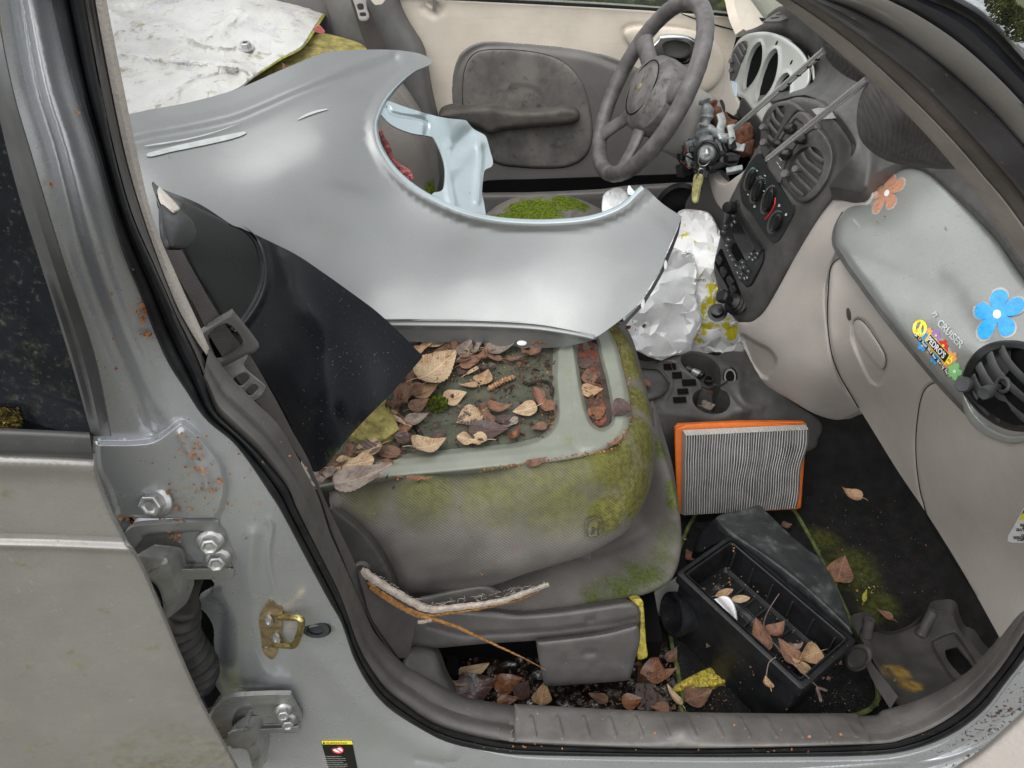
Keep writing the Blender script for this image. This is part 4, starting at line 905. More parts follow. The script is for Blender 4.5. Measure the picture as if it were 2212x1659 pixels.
FLD = Dep([(760, 690, 't', _ft(760, 690)), (900, 691, 't', _ft(900, 691)), (1037, 691, 't', _ft(1037, 691)), (1154, 698, 't', _ft(1154, 698)), (1287, 727, 't', _ft(1287, 727)), (890, 738, 't', _ft(890, 692) + .028), (1154, 751, 't', _ft(1154, 700) + .03), (1004, 741, 't', _ft(1004, 691) + .029), (1280, 735, 't', _ft(1280, 724) + .008)], lam=.0005)
fl = relief('bottom_flange', [(740, 690), (837, 690.5), (900, 690), (1037, 691), (1154, 698), (1237, 712), (1286, 725, 'c'), (1290, 731), (1260, 740), (1215, 749), (1154, 751), (1004, 741), (890, 738), (740, 728)],
            FLD, M['fender'], fender, .002, n=3, res=9,
            feats=[crease([(740, 703), (900, 704), (1037, 706), (1154, 712), (1237, 724), (1280, 733)], 5, .004)])
for x, y, r in ((1127, 741, .0045), ):
    lathe('mounting_hole', at(x, y, FLD, .002), (0, -1, .5), [(r * 1.3, 0), (r * 1.3, .001), (r, .0015)], M['sticker_white'], fender, 24, 1.4, .7, x=(1, 0, 0))
tube('clip', spl3([tuple(at(x, y, fdep.up(.002))) for x, y in ((1150, 744), (1158, 738), (1166, 742), (1174, 739), (1180, 744))], 4), .002, M['rust'], fender, 8)
# rear edge flange, dark, with three holes
edg = relief('rear_flange', [(1472, 470), (1462, 500), (1438, 556), (1425, 590), (1384, 655), (1352, 690), (1338, 702), (1345, 712), (1362, 690), (1394, 655), (1432, 590), (1446, 556), (1466, 505)], fdep.up(-.012), M['black'], fender, .002, n=2, res=7)
for x, y in ((1441, 562), (1386, 660), (1362, 662)): pass
for (x, y), r in (((1434, 572), .005), ((1385, 655), .006)):
    lathe('mounting_hole', at(x + 3, y, fdep.up(-.009)), (.5, -1, .5), [(r, 0), (r, .001), (r * .7, .0012)], M['sticker_white'], fender, 20, .6, 1.5, x=(1, 0, 0))
relief('corner_tab', c(2, 1, [(1858, 1210), (1872, 1205), (1900, 1240), (1970, 1222), (1975, 1232), (1925, 1252), (1870, 1262), (1855, 1250)]), fdep.up(-.006), M['fender_in'], fender, .0015, n=2, res=5)
# inner bracket
ibd = Dep([(823, 233, 'y', .73), (950, 245, 'y', .80), (1020, 285, 'y', .84), (1060, 350, 'y', .80), (1045, 460, 'y', .66), (960, 420, 'y', .66), (940, 330, 'y', .74), (850, 270, 'y', .72)])
ib = relief('inner_bracket', c(2, 1, [(255, 720), (270, 665), (292, 650), (400, 688), (560, 738), (680, 765), (800, 778), (825, 800), (860, 838), (925, 872), (945, 905), (965, 980), (982, 1040), (975, 1078), (932, 1100), (920, 1150), (912, 1250), (922, 1300), (937, 1400), (930, 1450), (760, 1400), (600, 1330), (590, 1255), (640, 1240), (665, 1210), (672, 1100), (650, 1000), (600, 900), (560, 880), (450, 862), (330, 812), (262, 745)]),
    ibd, M['fender_in'], fender, .0025, n=3, res=6, feats=[crease(c(2, 1, [(300, 700), (340, 740), (540, 785), (550, 870)]), 5, -.006), crease(c(2, 1, [(560, 760), (620, 900), (720, 960), (820, 880)]), 18, -.010), crease(c(2, 1, [(690, 960), (690, 1150), (720, 1330)]), 12, .010), crease(c(2, 1, [(880, 900), (900, 1000), (890, 1150), (880, 1300)]), 9, .008), crease(c(2, 1, [(730, 1100), (830, 980), (900, 930)]), 14, .006)])
ib['label'] = 'pale blue grey pressed inner bracket'

# ------------------------------------------------------------------ black primed fender panel, lower left
pn = thing('spare_fender', 'matt black spare fender panel leaning between the seat belt and the silver fender', 'fender', (-.2, .25, .74))
pdep = Dep([(350, 410, 'y', .34), (520, 470, 'y', .44), (640, 540, 'y', .46), (760, 640, 'y', .44), (910, 770, 'y', .38), (840, 860, 'y', .31), (690, 1010, 'y', .20), (560, 760, 'y', .22), (450, 650, 'y', .21), (380, 480, 'y', .24), (700, 760, 'y', .36), (620, 620, 'y', .40), (560, 620, 'y', .34)], lam=.008)
po = [(330, 395), (350, 408), (430, 440), (500, 485), (520, 492), (580, 520), (640, 550), (700, 590), (760, 633), (810, 670), (860, 715), (914, 770, 'c'), (880, 810), (845, 850), (790, 905), (740, 960), (690, 1018), (660, 990), (620, 900), (560, 800), (480, 700), (400, 560), (360, 480)]
ps = relief('panel_skin', po, pdep, M['primer'], pn, .002, res=9, n=4, sharp=60, feats=[(lambda XY: .0, []), crease([(520, 480), (556, 510), (572, 560), (568, 620), (545, 670), (520, 705)], 14, .012)])
arc2 = [(500, 478), (530, 492), (556, 520), (570, 565), (570, 610), (556, 650), (530, 690), (505, 715)]
relief('wheel_arch', [(350, 420), (430, 450), (500, 485), (530, 498), (552, 524), (564, 566), (563, 610), (549, 650), (522, 688), (490, 705), (450, 640), (400, 560), (365, 480)], pdep.up(.008), mat('arch liner', (.004, .005, .005), .22, 0, 0, .2, 9, scr=.2, spec=.25), pn, .006, res=9, n=4, roll=(8, .004))
band('arch_edge', arc2, [(x + 7, y + 3) for x, y in arc2], pdep.up(.012), pdep.up(.012), [(0, 0), (.5, .003), (1, 0)], M['black'], pn, 40, back=.003)
relief('liner_tab', c(1, 1, [(1055, 1280), (1120, 1340), (1180, 1370), (1240, 1420), (1272, 1490), (1262, 1550), (1220, 1600), (1160, 1615), (1100, 1600), (1060, 1500)]), pdep.up(.012), M['black'], pn, .006, res=7, roll=(10, .005))
0 and lathe('mounting_hole', at(*c(1, 1, [(1130, 1495)])[0], pdep, .017), (0, -1, .6), [(.008, 0), (.008, .001), (.006, .0012)], mat('tab hole', (.03, .035, .035), .4, 0, 0, 0, 30), pn, 24)
relief('trim_clip', c(1, 1, [(1030, 1210), (1050, 1225), (1160, 1340), (1150, 1362), (1125, 1362), (1050, 1290)]), pdep.up(.022), M['beige'], pn, .005, res=6, n=3, roll=(4, .002))

scuff = mat('pale scuff', (.40, .43, .41), .5, .1, 0, .1, 60)
relief('scuff_mark', c(1, 1, [(960, 990), (1200, 930), (1400, 888), (1580, 852), (1588, 868), (1500, 900), (1300, 945), (1100, 985), (972, 1016)]), fdep.up(.0025), scuff, fender, .0003, n=2, res=9)
relief('scuff_mark', c(1, 1, [(960, 938), (1200, 900), (1400, 850), (1560, 795), (1400, 856), (1200, 908), (962, 946)]), fdep.up(.0025), scuff, fender, .0003, n=2, res=9)
relief('scuff_mark', c(1, 1, [(1922, 778), (1990, 735), (2060, 712), (2135, 704), (2070, 724), (2000, 748)]), fdep.up(.0025), scuff, fender, .0003, n=2, res=6)

# bulkhead and cowl that close the front of the cabin, and the sill/floor edge outside it
mesh('bulkhead', *join([box_data((1.17, .72, .62), Vector((.04, 0, 0)), Vector((0, 1.44, 0)), Vector((0, 0, .74))), box_data((.95, .72, .955), Vector((.44, 0, 0)), Vector((0, 1.40, 0)), Vector((0, 0, .03)))]), M['grey_plastic'], car, False)
mesh('front_wing', *join([box_data((1.18, .0, .68), Vector((.6, 0, 0)), Vector((0, .05, 0)), Vector((0, 0, .62))), box_data((1.18, 1.46, .68), Vector((.6, 0, 0)), Vector((0, .05, 0)), Vector((0, 0, .62)))]), M['silver'], car, False)
# ------------------------------------------------------------------ far side of the cabin
fddep = Dep([(860, 20, 'y', 1.42), (1600, 20, 'y', 1.42), (1100, 500, 'y', 1.40)])
fdr = sub('driver_door', car, 'inside of the driver door, cream above and grey below')
relief('door_panel', [(850, -6), (868, 30), (892, 75), (912, 115), (925, 190), (940, 270), (955, 360), (960, 700, 'c'), (1760, 700, 'c'), (1760, 60, 'c'), (1560, 34), (1470, 28), (1300, 16), (1000, 0)], fddep, M['cream'], fdr, .05, tdir=(0, 1, 0), res=14, n=2, roll=(10, .01),
       feats=[crease(c(2, 1, [(1840, 260), (1830, 200), (1880, 170), (2000, 170), (2212, 190), (2400, 300)]), 6, -.004), crease(c(2, 1, [(560, 20), (640, 60), (600, 90), (540, 50)]), 9, -.006)])
relief('lock_pin', c(2, 1, [(590, -20), (612, -20), (612, 40), (618, 70), (590, 72), (592, 40)]), fddep.up(.012), M['grey_door'], fdr, .008, n=2, res=8)
ins = c(2, 1, [(720, 760), (716, 640), (716, 560), (730, 450), (770, 350), (850, 290), (950, 268), (1200, 280), (1450, 305), (1650, 340), (1800, 385), (1900, 430), (2050, 520), (2200, 640), (2400, 800), (2400, 1500), (1500, 1500), (900, 1300), (700, 1150)])
insr = relief('lower_panel', ins, fddep.up(.012), M['grey_door'], fdr, .03, tdir=(0, 1, 0), roll=(10, .012), res=11, n=4,
    feats=[crease(c(2, 1, [(740, 700), (745, 520), (790, 390), (880, 315), (1000, 295), (1300, 310), (1600, 350), (1820, 430)]), 9, -.008)])
ov = c(2, 1, [(790, 700), (788, 600), (795, 480), (830, 385), (900, 333), (1050, 322), (1250, 340), (1400, 382), (1500, 455), (1570, 560), (1610, 700), (1626, 850), (1608, 965), (1550, 1040), (1450, 1080), (1300, 1088), (1150, 1080), (1020, 1060), (900, 980), (820, 850)])
relief('gap_line', [(x * 1.006 - 7.2, y * 1.012 - 2.6) for x, y in ov], fddep.up(.0135), M['void'], insr, .002, res=14)
relief('cloth_insert', ov, fddep.up(.022), M['door_cloth'], insr, .01, tdir=(0, 1, 0), roll=(8, .008), res=11, feats=[raised(c(2, 1, [(1070, 690), (1060, 620), (1120, 560), (1230, 560), (1300, 620), (1310, 700), (1200, 740)]), 16, -.004)])
ah = [(630, 755), (650, 730), (700, 712), (840, 698), (975, 690), (1060, 712), (1200, 720), (1380, 710), (1430, 696), (1500, 702), (1535, 722), (1546, 755), (1530, 790), (1450, 812), (1200, 832), (1030, 852), (980, 872), (930, 860), (860, 825), (760, 800), (660, 778)]
relief('armrest', c(2, 1, ah), fddep.up(.062), M['handle'], fdr, .045, tdir=(0, 1, 0), roll=(13, .022), res=7, n=3)
# chrome door release in its oval surround
relief('release_surround', c(2, 1, [(1845, 260), (1835, 210), (1880, 180), (2000, 172), (2212, 185), (2330, 215), (2425, 270), (2480, 370), (2475, 470), (2420, 560), (2340, 600), (2200, 560), (2000, 400), (1900, 330)]), fddep.up(.012), M['cream'], fdr, .008, roll=(16, .008), res=9)
relief('release_handle', c(2, 1, [(2050, 260), (2080, 230), (2212, 228), (2290, 255), (2320, 300), (2300, 370), (2240, 420), (2150, 410), (2080, 400), (2030, 360), (2010, 310)]), fddep.up(.030), M['chrome'], fdr, .012, roll=(7, .006), res=6,
       holes=[c(2, 1, [(2080, 290), (2130, 262), (2220, 268), (2260, 300), (2240, 360), (2180, 375), (2100, 350)])])
relief('release_cup', c(2, 1, [(2060, 280), (2120, 250), (2230, 255), (2280, 300), (2250, 370), (2180, 390), (2080, 360)]), fddep.up(.016), M['grey_plastic'], fdr, .004, res=9)
# map pocket and lower edge
relief('pocket_gap', c(2, 1, [(850, 1210), (950, 1172), (1200, 1165), (1640, 1150), (2212, 1130), (2400, 1130), (2400, 1230), (1900, 1215), (1700, 1240), (1200, 1262), (950, 1262), (850, 1240)]), fddep.up(.0265), M['void'], fdr, .004, n=2, res=14)
relief('pocket_wall', c(2, 1, [(700, 1300), (930, 1262), (1200, 1260), (1700, 1238), (1860, 1215), (2450, 1195), (2600, 1300), (2600, 1900), (700, 1900)]), fddep.up(.05), M['grey_door'], fdr, .03, tdir=(0, 1, 0), roll=(9, .01), n=2, res=14)
spk = at(*c(2, 1, [(2185, 1330)])[0], fddep, .052)
lathe('speaker', spk, (0, -1, .1), [(.062, 0), (.062, .006), (.052, .010), (.050, .004), (.02, .002), (.001, .006)], M['black'], fdr, 36)
relief('door_glass', [(860, -80), (1760, -80), (1760, 62), (1560, 33), (1470, 28), (1300, 16), (1000, 0), (860, -4)], fddep.up(-.02), mat('door glass', (.5, .55, .5), .05, 0, 0, .0, 9, trans=.95), fdr, .003, res=40, n=1)
relief('window_seal', [(850, -12), (1000, -5), (1300, 10), (1470, 22), (1600, 33), (1760, 56), (1760, 62), (1600, 39), (1470, 28), (1300, 17), (1000, 2), (850, -4)], fddep.up(.008), M['rubber'], fdr, .006, n=2, res=10)
# rear quarter, far pillar and its belt
relief('rear_side_trim', [(200, -60), (760, -60), (770, 200), (800, 700), (200, 700)], Dep([(300, 0, 'y', 1.46), (700, 0, 'y', 1.46), (700, 600, 'y', 1.44)]), M['grey_door'], car, .03, n=1, res=50)
pil = relief('far_pillar', [(690, -60), (712, 30), (722, 80), (745, 130), (800, 260), (850, 420), (870, 560), (905, 700), (985, 700), (975, 420), (960, 330), (940, 255), (928, 200), (915, 117), (895, 77), (872, 37), (858, -10), (855, -60)],
             Dep([(720, 0, 'y', 1.40), (860, 0, 'y', 1.37), (780, 0, 'y', 1.35), (900, 500, 'y', 1.36), (850, 300, 'y', 1.33)]), mat('far pillar plastic', (.12, .118, .112), .55, 0, 0, .15, 14, grain=(420, .0008, .3)), car, .06, tdir=(0, 1, 0), roll=(22, .03), n=3, res=12)
band('far_belt', [(745, -60), (757, 0), (790, 100), (830, 200), (880, 330), (905, 450)], [(775, -60), (790, 0), (835, 100), (880, 200), (915, 300), (940, 450)], Dep([(780, 0, 'y', 1.30), (900, 400, 'y', 1.29), (850, 0, 'y', 1.30)]), Dep([(780, 0, 'y', 1.30), (900, 400, 'y', 1.29), (850, 0, 'y', 1.30)]), [(0, 0), (.5, .003), (1, 0)], mat('far belt webbing', (.075, .062, .058), .8, 0, 0, .1, 20, twill=(160, (0, 0, 1.2), .4)), pil, 40, back=.002)
relief('belt_latch', c(2, 1, [(75, -20), (150, -20), (165, 60), (180, 110), (165, 135), (120, 132), (105, 90), (90, 40)]), Dep([(780, 0, 'y', 1.27), (800, 60, 'y', 1.27), (760, 60, 'y', 1.27)]), mat('grey latch', (.45, .45, .44), .4, .2, 0, .1, 30), pil, .006, roll=(5, .003), n=3, res=4, holes=[c(2, 1, [(102, 28), (140, 24), (144, 62), (110, 66)]), c(2, 1, [(118, 84), (156, 80), (160, 104), (124, 108)])])
relief('belt_anchor_cover', c(2, 1, [(180, -40), (290, -40), (270, 20), (240, 30), (210, 25)]), Dep([(780, 0, 'y', 1.28), (850, 0, 'y', 1.28), (800, 60, 'y', 1.28)]), M['cream'], pil, .01, n=3, res=6)

# driver seat
ds = sub('driver_seat', car, 'driver seat behind the loose fender, moss on its cushion')
relief('backrest', c(2, 1, [(120, 560), (230, 590), (300, 600), (350, 630), (420, 720), (500, 850), (550, 930), (580, 1040), (600, 1130), (606, 1200), (606, 1320), (500, 1400), (200, 1300), (100, 900)]), Dep([(800, 200, 'y', 1.02), (900, 300, 'y', .98), (930, 400, 'y', .95), (820, 400, 'y', .90)]), M['driver_cloth'], ds, .10, tdir=(0, 1, 0), roll=(30, .05), n=3, res=10)
relief('cushion', c(2, 1, [(880, 1440), (960, 1370), (1030, 1320), (1150, 1272), (1300, 1256), (1450, 1268), (1580, 1305), (1690, 1360), (1760, 1410), (1850, 1500), (1700, 1650), (1000, 1650), (850, 1520)]), Dep([(1200, 425, 'z', .69), (1020, 460, 'z', .66), (1320, 470, 'z', .66), (1200, 500, 'z', .685)]), M['driver_cloth'], ds, .14, tdir=(0, 0, -1), roll=(26, .03), n=3, res=9,
       feats=[crease(c(2, 1, [(1000, 1400), (1150, 1335), (1350, 1320), (1550, 1300), (1640, 1330)]), 8, -.008), wob(.006, 60, 2), crease(c(2, 1, [(1480, 1420), (1500, 1370), (1580, 1340), (1680, 1380)]), 6, .008)])

# ------------------------------------------------------------------ steering wheel (fitted circle)
WC = Vector((.2777, 1.0712, .9863)); th, ph = .4712, -.1134; WN = Vector((-math.cos(th) * math.cos(ph), math.cos(th) * math.sin(ph), math.sin(th)))
WA = WN.cross(Vector((0, 0, 1))).normalized(); WB = WN.cross(WA).normalized()
if WB.z < 0: WB = -WB
sw = sub('steering_wheel', car, 'worn grey steering wheel with mildewed hub')
P = [WC + WA * (.179 * math.cos(a)) + WB * (.179 * math.sin(a)) for a in np.linspace(0, 2 * math.pi, 97)[:-1]]
R_ = [.0165 * (1 + .025 * math.sin(a * 40) * (abs(math.sin(a * 2)) > .4)) for a in np.linspace(0, 2 * math.pi, 97)[:-1]]
tube('rim', P, R_, M['leather'], sw, 20, up=WN, closed=True)
hub = sub_hub = None
hubo = [(0.096 * math.cos(a) * (1 + .06 * math.cos(2 * a)), .076 * math.sin(a) - .004) for a in np.linspace(0, 2 * math.pi, 49)[:-1]]
V = []; Fc = []; lv = [(1.0, -.03), (1.04, -.005), (1.0, .016), (.85, .028), (.5, .036), (.2, .038)]
for s, h in lv:
    for x, y in hubo: V.append(WC + WA * (x * s) + WB * (y * s) + WN * (h - .02))
k = len(hubo)
for i in range(len(lv) - 1): Fc += [(i * k + j, i * k + (j + 1) % k, (i + 1) * k + (j + 1) % k, (i + 1) * k + j) for j in range(k)]
Fc += [tuple(range((len(lv) - 1) * k, len(lv) * k)), tuple(reversed(range(k)))]
hub = mesh('hub', V, Fc, M['hub'], sw)
P = [WC + WA * (.056 * math.cos(a) + .0) + WB * (.056 * math.sin(a)) + WN * .0135 for a in np.linspace(0, 2 * math.pi, 60)[:-1]]
tube('hub_seam', P, .0012, M['void'], hub, 6, closed=True)
lathe('emblem', WC + WN * .0175, WN, [(.007, 0), (.007, .0015), (.004, .002)], mat('worn emblem', (.5, .38, .2), .4, .6, 0, .4, 300), hub, 20)
for a, w in ((math.radians(20), .031), (math.radians(160), .031), (math.radians(236), .026), (math.radians(304), .026)):
    d = WA * math.cos(a) + WB * math.sin(a)
    P = spl3([tuple(WC + d * .055 - WN * .012), tuple(WC + d * .1 - WN * .012), tuple(WC + d * .145 - WN * .005), tuple(WC + d * .178)], 5)
    tube('spoke', P, [w * (1 - .3 * math.sin(math.pi * i / (len(P) - 1))) for i in range(len(P))], M['leather'], sw, 16, flat=.5, up=WN)
stc = sub('steering_column', car, 'stripped steering column with bare lock housing and ignition')
lathe('column_cover', WC - WN * .05 - WB * .022 - WA * .0, -WN, [(.03, 0), (.058, .004), (.068, .02), (.072, .05), (.07, .10), (.05, .13), (.03, .14)], mat('column cover', (.30, .29, .265), .55, 0, 0, .1, 14, grain=(420, .0006, .25)), stc, 48)
def rock(name, pts, m, par, seed, amp=.006, flat=(1, 1, 1), r=.02):
    bm = bmesh.new(); bmesh.ops.create_icosphere(bm, subdivisions=3, radius=1)
    o = Vector(pts)
    for v in bm.verts:
        d = v.co.copy(); q = r * (1 + .25 * mnoise.fractal(d * 1.6 + Vector((seed, 0, 0)), .8, 2, 3)); v.co = o + Vector((d.x * q * flat[0], d.y * q * flat[1], d.z * q * flat[2]))
    me = bpy.data.meshes.new(name); bm.to_mesh(me); bm.free(); me.shade_smooth(); return link(name, me, m, par)
cold = Dep([(1520, 230, 'y', 1.02), (1540, 330, 'y', .96), (1620, 290, 'y', .98), (1480, 320, 'y', 1.02)])
def tb(name, pts, r, m, par, dep, seg=10, n=4, h=0, flat=1.0):
    if name in ('lock_housing', 'column_tube'): r = [q * .8 * (1 + .22 * math.sin(i * 2.3)) for i, q in enumerate(r if isinstance(r, list) else [r] * ((len(pts) - 1) * n + 1))]
    return tube(name, spl3([tuple(at(x, y, dep, h)) for x, y in pts], n), r, m, par, seg, flat)
tb('column_tube', [(1530, 225), (1545, 250), (1570, 270), (1605, 300), (1650, 340)], [.02] * 17, M['rust'], stc, cold.up(-.02))
tb('lock_housing', [(1520, 215), (1528, 240), (1525, 265), (1520, 290), (1530, 315)], [.012, .014, .011, .012, .016, .018, .015, .013, .012, .014, .015, .018, .02, .019, .02, .018, .019][:17], M['alu'], stc, cold.up(.012))
tb('lock_housing', [(1510, 275), (1535, 280), (1560, 295), (1580, 310)], .012, M['alu'], stc, cold.up(.01))
tb('column_clamp', [(1555, 245), (1560, 262), (1556, 282), (1562, 300)], .010, mat('grey clamp', (.42, .45, .43), .5, .2, 0, .2, 60), stc, cold.up(.012), flat=.4)
tb('column_clamp', [(1578, 270), (1582, 290), (1575, 310)], .010, bpy.data.materials['grey clamp'], stc, cold.up(.012), flat=.4)
rock('rusty_bracket', at(1603, 300, cold, .005), M['rust'], stc, 3, r=.028, flat=(.8, .5, 1.1))
rock('rusty_bracket', at(1612, 318, cold, .0), M['rust'], stc, 5, r=.02, flat=(.8, .5, 1))
rs = random.Random(4)
for i in range(26):
    x = 1475 + rs.random() * 115; y = 305 + rs.random() * 65
    o = at(x, y, cold, -.01 + rs.random() * .02); X, Yv, Z = basis((rs.random() - .5, -1, rs.random()), (1, rs.random() - .5, rs.random() - .5))
    bevel(mesh('switch_block', *box_data(o, X * (.012 + .03 * rs.random()), Yv * (.01 + .02 * rs.random()), Z * .02), M['black'] if i % 6 else M['alu'], stc, False), .002)
for i in range(5):
    x = 1470 + i * 6; tb('column_wire', [(x, 300), (x + 6, 325), (x - 4, 345), (x + 14, 365)], .0016, [M['black'], mat('red wire', (.3, .03, .03), .5, 0, 0, 0, 30), mat('green wire', (.02, .09, .05), .5, 0, 0, 0, 30), M['black'], M['black']][i], stc, cold.up(.012), seg=6)
ign = at(1527, 331, cold, .02); IG = Vector((-.35, -1, .45)).normalized()
lathe('ignition_ring', ign, IG, [(.024, -.02), (.026, 0), (.025, .006), (.021, .008), (.019, .004), (.014, .004)], M['black'], stc, 36)
lathe('ignition_lock', ign + IG * .003, IG, [(.0155, 0), (.0155, .003), (.013, .005), (.004, .005)], M['alu'], stc, 30)
# keys: hang from the lock
ky = thing('car_keys', 'car key in the bare ignition with a small yellow tag hanging from its ring', 'keys', tuple(ign + IG * .01))
kd = cold.up(.045)
tb('key', [(1528, 332), (1529, 322), (1536, 325), (1534, 338), (1524, 342)], .0045, M['steel'], ky, kd, n=5, flat=.5)
rg = [at(1521, 345, kd) + Vector((.0115 * math.cos(a), 0, .013 * math.sin(a))) for a in np.linspace(0, 2 * math.pi, 33)[:-1]]
tube('key_ring', rg, .0011, M['steel'], ky, 8, closed=True)
tb('key', [(1512, 358), (1508, 372), (1504, 384)], .003, mat('brass key', (.4, .3, .13), .4, .8, 0, .2, 80), ky, kd, flat=.5)
rg = [at(1514, 372, kd) + Vector((.006 * math.cos(a), 0, .008 * math.sin(a))) for a in np.linspace(0, 2 * math.pi, 25)[:-1]]
tube('key_ring', rg, .0009, M['chrome'], ky, 8, closed=True)
relief('key_tag', [(1500, 378), (1512, 376), (1516, 384), (1510, 410), (1505, 436), (1498, 438), (1494, 428), (1496, 400)], kd, mat('worn yellow tag', (.45, .42, .12), .6, 0, 0, .3, 120, masks=[dict(col=(.5, .48, .38), sc=200, lo=.5, hi=.6)]), ky, .006, roll=(4, .003), n=3, res=4)

# ------------------------------------------------------------------ dashboard
dash = sub('dashboard', car, 'grey, silver and beige dashboard with dusty vents and empty gauge bezel')
DD = [(1822, 553, 'z', .95), (2108, 906, 'z', .94), (1942, 357, 'z', 1.03), (2212, 600, 'z', 1.05), (2330, 780, 'y', .0), (2300, 960, 'y', .0),
      (1855, 881, 'z', .68), (2000, 1106, 'z', .66), (2165, 1383, 'z', .63), (2300, 1300, 'y', .0)]
# passenger side silver cover
pdd = Dep([(1822, 553, 'z', .955), (2108, 906, 'z', .945), (2190, 951, 'y', .045), (1942, 357, 'z', 1.03), (2212, 600, 'z', 1.055), (2330, 760, 'z', 1.06), (1860, 420, 'z', .985), (2020, 640, 'z', 1.012), (1950, 500, 'z', 1.012), (2100, 760, 'z', 1.012), (2300, 900, 'y', -.01)])
pc = c(3, 1, [(1400, 1070), (1320, 1085), (1250, 1112), (1190, 1165), (1130, 1232), (1080, 1300), (1040, 1370), (1005, 1430), (988, 1500), (988, 1570), (1010, 1620), (1040, 1662)]) + c(3, 2, [(1080, 70), (1150, 165), (1300, 372), (1500, 622), (1650, 800), (1800, 962), (1900, 1062), (2000, 1132), (2080, 1180), (2150, 1196), (2230, 1175), (2350, 1100), (2500, 950)]) + [(2340, 760, 'c'), (2212, 592), (2185, 553), (2158, 513), (2108, 460), (2041, 400), (1991, 364)]
ventc = c(3, 2, [(1830, 860), (1830, 780), (1870, 690), (1930, 620), (2000, 580), (2090, 562), (2212, 575), (2330, 640), (2420, 760), (2450, 900), (2420, 1020), (2350, 1110), (2212, 1120), (2120, 1112), (2030, 1072), (1930, 1000), (1860, 930)])
cap = relief('passenger_panel', pc, pdd, M['cap_silver'], dash, .02, tdir=(.8, .2, -.3), roll=(22, .014), res=11, n=4, holes=[ventc], feats=[crease([(2000, 380), (2080, 440), (2150, 515), (2210, 590), (2300, 720)], 12, .002), wob(.0015, 120, 3)])
cap['label'] = 'dusty silver panel with flower stickers and raised lettering'
# gap line between the panel and the beige lower dash
pgd = pdd.up(-.012)
relief('panel_gap', [(x + dx, y + dy) for (x, y, *_), dx, dy in zip(pc, [-5] * 8 + [-7] * 10 + [-4] * 12, [4] * 8 + [5] * 10 + [5] * 12)], pgd, M['grey_plastic'], dash, .004, n=2, res=24)
# lower beige dash with glove box
gdd = Dep([(1822, 560, 'z', .94), (1950, 760, 'z', .935), (2108, 915, 'z', .935), (2250, 1000, 'y', .0), (1855, 881, 'z', .68), (2000, 1106, 'z', .655), (2165, 1383, 'z', .62), (2300, 1300, 'y', .0), (1800, 700, 'z', .85), (1960, 900, 'z', .80), (2080, 1080, 'z', .80), (2180, 1200, 'z', .76), (1720, 720, 'z', .83)], )
go = [(1822, 545), (1800, 570), (1788, 620), (1790, 700), (1805, 790), (1830, 850), (1855, 881), (1941, 1020), (2001, 1108), (2080, 1235), (2163, 1384, 'c'), (2205, 1330), (2300, 1200), (2400, 1000, 'c'), (2400, 930, 'c'), (2212, 948), (2141, 930), (2108, 904), (2075, 870), (2025, 818), (1975, 758), (1908, 674), (1858, 604), (1838, 570)]
seam1 = c(3, 2, [(1030, 5), (980, 40), (955, 90), (945, 200), (938, 350), (945, 500), (970, 650), (1020, 780), (1090, 900), (1140, 985)])
seam2 = c(3, 2, [(1650, 818), (1600, 835), (1560, 880), (1535, 960), (1518, 1080), (1510, 1200), (1515, 1350), (1535, 1500), (1560, 1600), (1620, 1760), (1900, 2200)])
glo = relief('glove_box', go, gdd, M['dash_beige'], dash, .03, tdir=(.8, .2, -.4), res=10, n=3, feats=[crease(seam1, 5, -.006), crease(seam2, 4, -.005), wob(.002, 150, 9),
    raised(c(3, 2, [(1105, 430), (1140, 405), (1200, 440), (1260, 530), (1310, 640), (1318, 700), (1300, 800), (1270, 835), (1220, 810), (1160, 700), (1105, 560), (1100, 480)]), 12, -.012)])
def gap_line(line, dep, par, w=1.1, h=.0006):
    Lq = resamp(spl(line, 5, False), max(12, len(line) * 6)); Tq = np.gradient(Lq, axis=0); Tq /= np.linalg.norm(Tq, axis=1, keepdims=True); Nq = np.stack([-Tq[:, 1], Tq[:, 0]], 1)
    band('panel_gap', [tuple(p) for p in Lq + Nq * w], [tuple(p) for p in Lq - Nq * w], dep.up(h), dep.up(h), [(0, 0), (1, 0)], M['void'], par, len(Lq), back=.0005, spn=1)
gap_line(seam1, gdd.up(-.003), glo); gap_line(seam2, gdd.up(-.0025), glo, .9)
gap_line(c(3, 2, [(1112, 420), (1135, 408), (1165, 420), (1210, 470), (1268, 560), (1312, 640), (1318, 700), (1302, 735)]), gdd.up(.003), glo, .8)
glo['label'] = 'beige grained glove box and lower dash'
relief('glove_handle', c(3, 2, [(1112, 430), (1130, 412), (1160, 425), (1200, 470), (1260, 560), (1305, 640), (1312, 690), (1300, 730), (1280, 732), (1230, 680), (1160, 590), (1120, 520), (1108, 470)]), gdd.up(.002), M['dash_beige'], glo, .010, roll=(7, .006), n=3, res=6)
relief('glove_lock', c(3, 2, [(1060, 350), (1072, 335), (1085, 360), (1090, 400), (1080, 420), (1065, 400)]), gdd.up(.003), M['grey_plastic'], glo, .004, roll=(3, .002), n=3, res=4)
